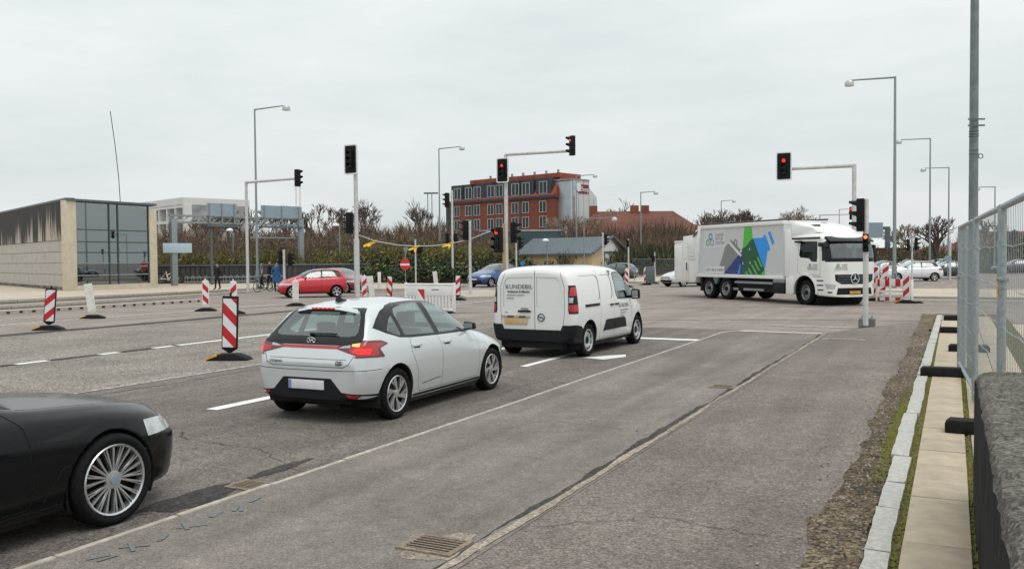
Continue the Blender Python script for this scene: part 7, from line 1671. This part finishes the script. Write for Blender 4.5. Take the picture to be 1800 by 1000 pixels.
# ================================================================ vegetation
mat('bark', (.060, .048, .036), .9, var=.3, scale=8); mat('twig', (.10, .075, .058), .9); mat('twig_brown', (.165, .112, .070), .9, var=.3, scale=.6); mat('twig_dark', (.075, .056, .042), .9)
mat('twig_pale', (.24, .19, .14), .9); mat('leaf_olive', (.125, .125, .028), .8, var=.3, scale=.5); mat('leaf_green', (.06, .10, .022), .75, var=.35, scale=.7); mat('leaf_dark', (.016, .030, .012), .7, var=.3, scale=.8); mat('leaf_yellow', (.20, .19, .04), .8, var=.3, scale=.5)
mat('soil', (.075, .055, .036), .95, var=.3, scale=.4)
def bare_tree(px, py, Y, ytop, label, spread=.5, seed=1, depth=6, name='bare_tree', r0=None, twigm='twig'):
    rn = random.Random(seed); b = at(px, py, Y); b.z = min(b.z, 0.0) if b.z < 1 else b.z; H = zat(b, ytop) - b.z
    e = empty(name, b, rn.uniform(0, 6), label, 'tree', 'bare trees on the skyline'); tr = MB(); cr_ = MB(); r0 = r0 or H * .022
    def grow(p, d, l, r, k):
        q = p + d * l; (tr if k > depth - 2 else cr_).tube(p, q, r, r * .72, 6 if k > depth - 2 else 4 if k > 2 else 3, cap=False)
        if k == 0: return
        for i in range(rn.choice((2, 3, 3)) if k < depth else 4):
            ax_ = Vector((rn.uniform(-1, 1), rn.uniform(-1, 1), rn.uniform(-.3, .5))).normalized(); nd = (d + ax_ * rn.uniform(.45, .95) * (spread + .35)).normalized(); nd.z += .10; nd.normalize()
            grow(p + d * l * rn.uniform(.7, 1.0), nd, l * rn.uniform(.62, .84), max(r * .62, .022 * Y / 100), k - 1)
    grow(Vector((0, 0, 0)), Vector((rn.uniform(-.05, .05), rn.uniform(-.05, .05), 1)).normalized(), H * .27, r0, depth)
    zs = [v[2] for v in cr_.v]; k = H / max(zs)
    tr.v = [(x * k, y * k, z * k) for x, y, z in tr.v]; cr_.v = [(x * k, y * k, z * k) for x, y, z in cr_.v]
    tr.build('trunk', 'bark', e, recalc=False); cr_.build('crown', twigm, e, recalc=False); return e
bare_tree(648, 470, 92, 349, 'bare tree just right of the unlit plate signal', .45, 3, r0=.16)
bare_tree(748, 470, 110, 347, 'slender bare tree left of the tall lamp by the hotel', .30, 5, r0=.14)
bare_tree(565, 470, 98, 357, 'bare tree behind the right end of the gantry', .6, 8)
bare_tree(590, 470, 104, 366, 'lower bare tree right of the gantry', .6, 18)
bare_tree(500, 470, 104, 361, 'bare tree behind the right gantry panel', .6, 11)
bare_tree(433, 470, 104, 366, 'bare tree between the two gantry panels', .65, 12)
bare_tree(393, 470, 104, 360, 'bare tree behind the left gantry panel', .6, 13)
bare_tree(355, 470, 95, 380, 'brownish bushy tree right of the pavilion', .7, 14, twigm='twig_brown')
bare_tree(1096, 470, 122, 350, 'bare tree beside the tower, left of the brown roof', .6, 21)
bare_tree(1251, 470, 128, 367, 'bare tree above the truck hopper', .55, 22); bare_tree(1275, 470, 124, 370, 'bare tree by the distant lamp above the truck', .5, 23)
bare_tree(1300, 470, 128, 367, 'narrow bare tree right of the distant lamp', .2, 24)
bare_tree(1400, 470, 118, 361, 'round bare tree above the middle of the truck', .75, 25, twigm='twig_pale'); bare_tree(1600, 470, 112, 392, 'pale bare tree behind the car park', .7, 26, twigm='twig_pale'); 
bare_tree(1644, 470, 95, 377, 'dark gnarled bare tree beside the fence', .8, 27, depth=6, r0=.34, twigm='twig_dark'); bare_tree(1560, 470, 130, 420, 'low bare tree behind the low brick house', .7, 28)
bare_tree(1735, 470, 120, 385, 'bare tree seen through the wire fence', .6, 29, twigm='twig_dark'); bare_tree(1775, 470, 120, 400, 'bare tree behind the fence at the right edge', .6, 31, twigm='twig_dark')
bare_tree(1020, 470, 108, 375, 'bare poplar group in front of the tower foot', .25, 33, twigm='twig_pale'); bare_tree(996, 470, 108, 380, 'bare upright tree left of the tower foot', .25, 34, twigm='twig_pale')
def prof(pts, x): return interp(pts, x)
def thicket(name, label, x0, x1, Y0, Y1, ytop, ybase, n, mats, size=(.5, 1.3), seed=1, leaf=.0, kind='stuff', cat=None, twig=True, mw=None):
    """mass of twigs / leaf cards over a bank; ytop/ybase are profiles (px -> row); slope rises with depth"""
    rn = random.Random(seed); mb = MB()
    # soil bank beneath
    nx = 24; vs = []
    for i in range(nx + 1):
        x = x0 + (x1 - x0) * i / nx; f = at(x, prof(ybase, x), Y0); t = at(x, prof(ytop, x) + 32, Y1); vs += [(f.x, f.y, 0), (f.x, f.y, max(.05, f.z)), (t.x, t.y, max(.1, t.z - .6)), (t.x, t.y + 6, max(.1, t.z - .8)), (t.x, t.y + 6, 0)]
    mb.add(vs, [(i * 5 + j, i * 5 + j + 1, i * 5 + j + 6, i * 5 + j + 5) for i in range(nx) for j in range(4)], 0)
    for i in range(n):
        x = rn.uniform(x0, x1); v = rn.random(); Y = Y0 + (Y1 - Y0) * v; yb, yt = prof(ybase, x), prof(ytop, x)
        row = yb + (yt + 27 - yb + 5.5 * math.sin(x * .11 + seed) + 4 * math.sin(x * .043 + 2 * seed) + 3 * math.sin(x * .31)) * (v ** .9) ; p = at(x, row, Y); p.z = max(p.z, 0.05); p.y += rn.uniform(-.8, .8)
        ms = mw(v, rn) if mw else rn.randrange(1, len(mats))
        if twig and rn.random() > leaf:
            l = rn.uniform(*size) * (1.0 if v < .8 else rn.choice((.8, 1.3, 1.9))); d = Vector((rn.gauss(0, .55), rn.gauss(0, .3), 1)).normalized() * l; w = rn.uniform(.012, .03) * (Y / 80); s_ = Vector((w, 0, 0))
            mb.add([p - s_, p + s_, p + d * .6 + s_ * .7 + Vector((rn.uniform(-.1, .1), 0, 0)), p + d], [(0, 1, 2, 3)], ms)
            if rn.random() < .6:
                q = p + d * .5; d2 = Vector((rn.gauss(0, .6), 0, 1)).normalized() * l * .5; mb.add([q - s_ * .8, q + s_ * .8, q + d2], [(0, 1, 2)], ms)
        else:
            c = p + Vector((0, 0, rn.uniform(0, .5)))
            for _ in range(4):
                r_ = rn.uniform(.08, .20); u = Vector((rn.gauss(0, 1), rn.gauss(0, 1), rn.gauss(0, 1))).normalized(); w_ = u.orthogonal().normalized(); h_ = u.cross(w_); c2 = c + Vector((rn.gauss(0, .28), rn.gauss(0, .2), rn.gauss(0, .22)))
                mb.add([c2 - w_ * r_, c2 - h_ * r_ * .6, c2 + w_ * r_, c2 + h_ * r_ * .6], [(0, 1, 2, 3)], ms)
    o = mb.build(name, mats, None, recalc=False); o['kind'] = kind
    if label: tag(o, label, cat)
    return o
def mw_bank(v, rn):
    if v < .17: return rn.choice((5, 6, 5, 5, 3, 2))
    if v < .45: return rn.choice((5, 2, 3, 2, 1, 3))
    return rn.choice((1, 2, 2, 3, 4, 2))
bank = ['soil', 'twig', 'twig_brown', 'twig_dark', 'twig_pale', 'leaf_olive', 'leaf_yellow']
thicket('shrub_bank', 'brown shrub covered bank with yellow green foot behind the dark wall', 270, 900, 74, 92, [(270, 405), (340, 398), (400, 408), (470, 402), (560, 396), (640, 392), (720, 394), (780, 392), (840, 404), (900, 408)], [(270, 468), (600, 466), (640, 460), (900, 455)], 30000, bank, seed=2, leaf=.22, cat='shrubs', mw=mw_bank)
thicket('hedge', 'dark evergreen hedge behind the no entry sign', 625, 985, 70, 75, [(625, 447), (660, 441), (700, 446), (760, 441), (830, 446), (880, 440), (900, 446), (985, 456)], [(625, 492), (985, 488)], 6500, ['soil', 'leaf_dark', 'leaf_dark', 'leaf_green', 'leaf_dark', 'leaf_olive'], seed=5, leaf=1.0, cat='hedge')
thicket('shrub_belt', 'brown leafless shrub belt in front of the brown roof house', 985, 1240, 90, 103, [(985, 418), (1010, 410), (1060, 402), (1110, 404), (1160, 396), (1240, 405)], [(985, 470), (1240, 468)], 12000, ['soil', 'twig', 'twig_brown', 'twig_dark', 'leaf_dark', 'leaf_olive', 'twig_brown'], size=(.8, 2.0), seed=6, leaf=.18, cat='shrubs', mw=lambda v, rn: rn.choice((4, 5, 4, 3, 4)) if v < .35 else rn.choice((1, 2, 3, 2, 6)))
thicket('shrub_belt', 'low dark shrub belt behind the car park', 1500, 1720, 100, 110, [(1500, 432), (1560, 428), (1620, 424), (1680, 430), (1720, 428)], [(1500, 468), (1720, 468)], 6500, ['soil', 'twig_dark', 'twig_brown', 'leaf_dark', 'leaf_olive', 'twig'], seed=7, leaf=.35, cat='shrubs')
thicket('shrub_belt', 'green shrub belt seen through the wire fence', 1720, 1960, 90, 100, [(1720, 424), (1760, 414), (1800, 408), (1960, 400)], [(1720, 475), (1960, 480)], 6000, ['soil', 'twig_dark', 'leaf_green', 'leaf_dark', 'leaf_olive'], seed=8, leaf=.7, cat='shrubs')
thicket('distant_trees', 'distant dark tree line along the horizon', -300, 300, 190, 200, [(-300, 452), (300, 448)], [(-300, 466), (300, 464)], 2500, ['soil', 'twig_dark', 'twig_brown'], size=(2, 4), seed=9, cat='trees')
thicket('distant_trees', 'far wood behind the truck and car park', 1180, 1760, 150, 158, [(1180, 424), (1300, 440), (1420, 436), (1560, 440), (1760, 430)], [(1180, 462), (1760, 460)], 7000, ['soil', 'twig_dark', 'twig_brown', 'leaf_dark'], size=(1.5, 3.5), seed=10, leaf=.2, cat='trees')
# dark retaining wall below the bank
w0, w1 = at(276, 500, 72), at(650, 500, 72); w0.z = w1.z = 0; a, l = wallframe(w0, w1); e = empty('retaining_wall', w0, a, 'long dark timber retaining wall below the shrub bank', 'wall')
zt = zat(w0, 468.5); mat('wall_dark', (.055, .055, .055), .9, var=.35, scale=2, stretch=(2, 2, .3)); n = 44
MB().box(0, l, .08, .5, 0, zt - .05).build('core', 'gap', e)
for i in range(n):
    MB().box(l * i / n + .02, l * (i + 1) / n - .02, 0 + .02 * (i % 2), .09, 0, zt).build('plank', 'wall_dark', e)
MB().box(-.1, l + .1, -.06, .4, zt, zt + .12).build('coping', 'galv_dark', e)
f0, f1 = at(1112, 480, 84), at(1185, 480, 84); f0.z = f1.z = 0; a, l = wallframe(f0, f1); e = empty('bar_fence', f0, a, 'thin green bar fence in front of the shrubs left of the truck', 'fence'); zt = zat(f0, 456)
MB().tube((0, 0, zt), (l, 0, zt), .03, .03, 6).build('rail', 'galv_dark', e); MB().tube((0, 0, .2), (l, 0, .2), .03, .03, 6).build('rail', 'galv_dark', e)
for i in range(29): MB().tube((l * i / 28, 0, 0), (l * i / 28, 0, zt), .022, .022, 5).build('bar', 'galv_dark', e)
# ================================================================ people and bicycle
mat('skin', (.42, .25, .18), .6); mat('hair_dark', (.015, .012, .010), .7); mat('hair_grey', (.32, .28, .24), .8); mat('coat_black', (.008, .008, .010), .85); mat('coat_blue', (.012, .085, .20), .75, var=.2, scale=4); mat('trouser_navy', (.010, .014, .028), .85); mat('tan', (.42, .24, .13), .8); mat('pink', (.42, .27, .27), .8); mat('yellow_top', (.62, .42, .16), .8)
mat('black_white', (.02, .02, .02), .8, col2=(.55, .55, .55), scale=9, lo=.54, hi=.58)
def person(px, py, ytop, label, yaw, top, leg, hair, coat=.42, stride=.10, z0=.12, stout=1.0, arm='down', group='people waiting at the junction'):
    b = G(px, py, z0); H = zat(b, ytop) - b.z; s = H / 1.75; k = stout
    J = {'pel': (0, 0, .93), 'wai': (0, 0, 1.08), 'che': (0, .01, 1.30), 'neck': (0, 0, 1.48), 'hea': (0, .02, 1.58), 'top': (0, .01, 1.68), 'nose': (0, .09, 1.59)}
    Rr = {'pel': (.15 * k, .11 * k), 'wai': (.145 * k, .11 * k), 'che': (.165 * k, .115 * k), 'neck': (.055, .055), 'hea': (.078, .095), 'top': (.06, .075), 'nose': (.025, .02)}
    E_ = [('pel', 'wai'), ('wai', 'che'), ('che', 'neck'), ('neck', 'hea'), ('hea', 'top'), ('hea', 'nose')]
    for sd_, n in ((-1, 'l'), (1, 'r')):
        st = stride * sd_
        hand = (.24 * sd_, .02, .80) if arm == 'down' else (.12 * sd_, .22, 1.05)
        elb = (.26 * sd_ * (1 + .1 * k), -.02, 1.08)
        J.update({n + 'sh': (.19 * sd_, 0, 1.40), n + 'el': elb, n + 'ha': hand, n + 'fi': (hand[0], hand[1] + .03, hand[2] - .09), n + 'hi': (.09 * sd_, 0, .88), n + 'kn': (.10 * sd_, .03 + st * .6, .50), n + 'an': (.10 * sd_, st, .09), n + 'to': (.115 * sd_, st + .16, .035)})
        Rr.update({n + 'sh': (.07, .07), n + 'el': (.055, .055), n + 'ha': (.04, .04), n + 'fi': (.035, .025), n + 'hi': (.09 * k, .09 * k), n + 'kn': (.065, .065), n + 'an': (.05, .05), n + 'to': (.04, .033)})
        E_ += [('che', n + 'sh'), (n + 'sh', n + 'el'), (n + 'el', n + 'ha'), (n + 'ha', n + 'fi'), ('pel', n + 'hi'), (n + 'hi', n + 'kn'), (n + 'kn', n + 'an'), (n + 'an', n + 'to')]
    ks = list(J); me = bpy.data.meshes.new('person'); me.from_pydata([Vector(J[q]) * s for q in ks], [(ks.index(a_), ks.index(c_)) for a_, c_ in E_], [])
    o = bpy.data.objects.new('person', me); COL.objects.link(o); md_ = o.modifiers.new('skin', 'SKIN'); md_.use_smooth_shade = True
    sv = me.skin_vertices[0].data
    for i, q in enumerate(ks): sv[i].radius = (Rr[q][0] * s, Rr[q][1] * s)
    sv[0].use_root = True; ss = o.modifiers.new('sub', 'SUBSURF'); ss.levels = ss.render_levels = 2
    dg = bpy.context.evaluated_depsgraph_get(); m2 = bpy.data.meshes.new_from_object(o.evaluated_get(dg)); bpy.data.objects.remove(o, do_unlink=True)
    m2.materials.clear()
    for q in (top, leg, 'skin', hair, 'black_rubber'): m2.materials.append(M(q))
    for p in m2.polygons:
        c = p.center / s; arm_ = abs(c.x) > .205 * max(1, k * .9)
        if c.z > 1.50: mi = 3 if (c.z > 1.63 or c.y < -.005) else 2
        elif c.z > 1.475: mi = 2
        elif arm_ and c.z < (.86 if arm == 'down' else .86): mi = 2
        elif c.z > .90 or arm_: mi = 0
        elif c.z < .075: mi = 4
        else: mi = 1
        p.material_index = mi
    o = bpy.data.objects.new('person', m2); link(o); o.location = b; o.rotation_euler = (0, 0, R(yaw)); tag(o, label, 'person', group)
    if coat < .9:                                        # coat skirt
        sk = MB().lathe([(.155 * k * s, 1.02 * s), (.19 * k * s, .86 * s), (.215 * k * s, coat * 1.75 * s * .72), (.19 * k * s, coat * 1.75 * s * .71)], 'z', 16); sk.v = [(x, y * .8, z) for x, y, z in sk.v]; sk.build('coat', top, o, smooth=True, recalc=False)
    return o
person(383, 509, 461, 'person in a long black coat standing near the bicycle rack', 150, 'coat_black', 'coat_black', 'hair_dark', .50)
person(487, 513, 460, 'person in a long blue coat standing beside the short signal pole', 200, 'coat_blue', 'trouser_navy', 'hair_grey', .46, .06, stout=1.25, arm='front')
person(475, 508, 457, 'person in dark clothes standing behind the one in blue', 130, 'coat_black', 'coat_black', 'hair_dark', .95)
person(461, 508, 460, 'person in black and white top beside the tall street lamp', 100, 'black_white', 'coat_black', 'hair_dark', .95)
person(1618, 491, 462, 'person in a yellow top and tan trousers walking towards the car park', 20, 'yellow_top', 'tan', 'hair_dark', .95, .16, z0=.0, group='people walking by the car park')
person(1628, 491, 461, 'person in a dark jacket walking beside the one in yellow', 10, 'coat_black', 'pink', 'hair_dark', .95, .16, z0=.0, group='people walking by the car park')
def bicycle(px, py, rz, label, mt, sc=1.0):
    e = empty('bicycle', G(px, py, .12), R(rz), label, 'bicycle', 'parked bicycles'); e.scale = (sc, sc, sc)
    for x in (-.53, .53):
        w = MB(); n = 24
        for i in range(n): a0, a1 = 2 * math.pi * i / n, 2 * math.pi * (i + 1) / n; w.tube((x + .33 * math.cos(a0), 0, .34 + .33 * math.sin(a0)), (x + .33 * math.cos(a1), 0, .34 + .33 * math.sin(a1)), .02, n=5)
        wo = w.build('wheel', 'tyre', e); sp = MB()
        for i in range(12): a0 = 2 * math.pi * i / 12; sp.tube((x, 0, .34), (x + .32 * math.cos(a0), 0, .34 + .32 * math.sin(a0)), .004, n=3)
        sp.build('spokes', 'alloy', wo)
    f = MB(); f.path([(-.53, 0, .34), (-.05, 0, .30), (.36, 0, .82), (-.18, 0, .55), (-.05, 0, .30)], .024, 6); f.path([(-.05, 0, .30), (-.22, 0, .88)], .022, 6); f.path([(-.53, 0, .34), (-.19, 0, .74)], .016, 6); f.path([(.53, 0, .34), (.36, 0, .82), (.33, 0, 1.02)], .022, 6); f.build('frame', mt, e)
    MB().box(-.36, -.10, -.08, .08, .88, .94).build('saddle', 'black_plastic', e, bevel=.02); MB().path([(.25, -.28, 1.02), (.36, 0, 1.04), (.25, .28, 1.02)], .018, 6).build('handlebar', 'alloy', e); MB().box(-.72, -.25, -.07, .07, .70, .72).build('rack', 'black_plastic', e); MB().lathe([(.001, -.03), (.09, -.03), (.09, -.02), (.001, -.02)], 'y', 16, c=(-.05, 0, .30)).build('chainring', 'alloy', e)
bicycle(298, 499, 20, 'white framed bicycle parked at the gantry leg', 'white_plastic', 1.25); bicycle(464, 513, 60, 'dark bicycle held beside the tall street lamp', 'black_plastic', .95)
r0 = at(325, 500, 68); e = empty('bicycle_rack', (r0.x, r0.y, .12), R(24), 'row of low steel bicycle racks along the dark wall', 'bicycle rack')
MB().tube((0, 0, .55), (7.5, 0, .55), .03, .03, 6).build('rail', 'galv', e); MB().tube((0, .3, .2), (7.5, .3, .2), .03, .03, 6).build('rail', 'galv', e)
for i in range(16): MB().path([(.47 * i, -.25, 0), (.47 * i, -.25, .62), (.47 * i + .10, -.25, .70), (.47 * i + .20, -.25, .62), (.47 * i + .20, -.25, 0)], .018, 5).build('hoop', 'galv', e)
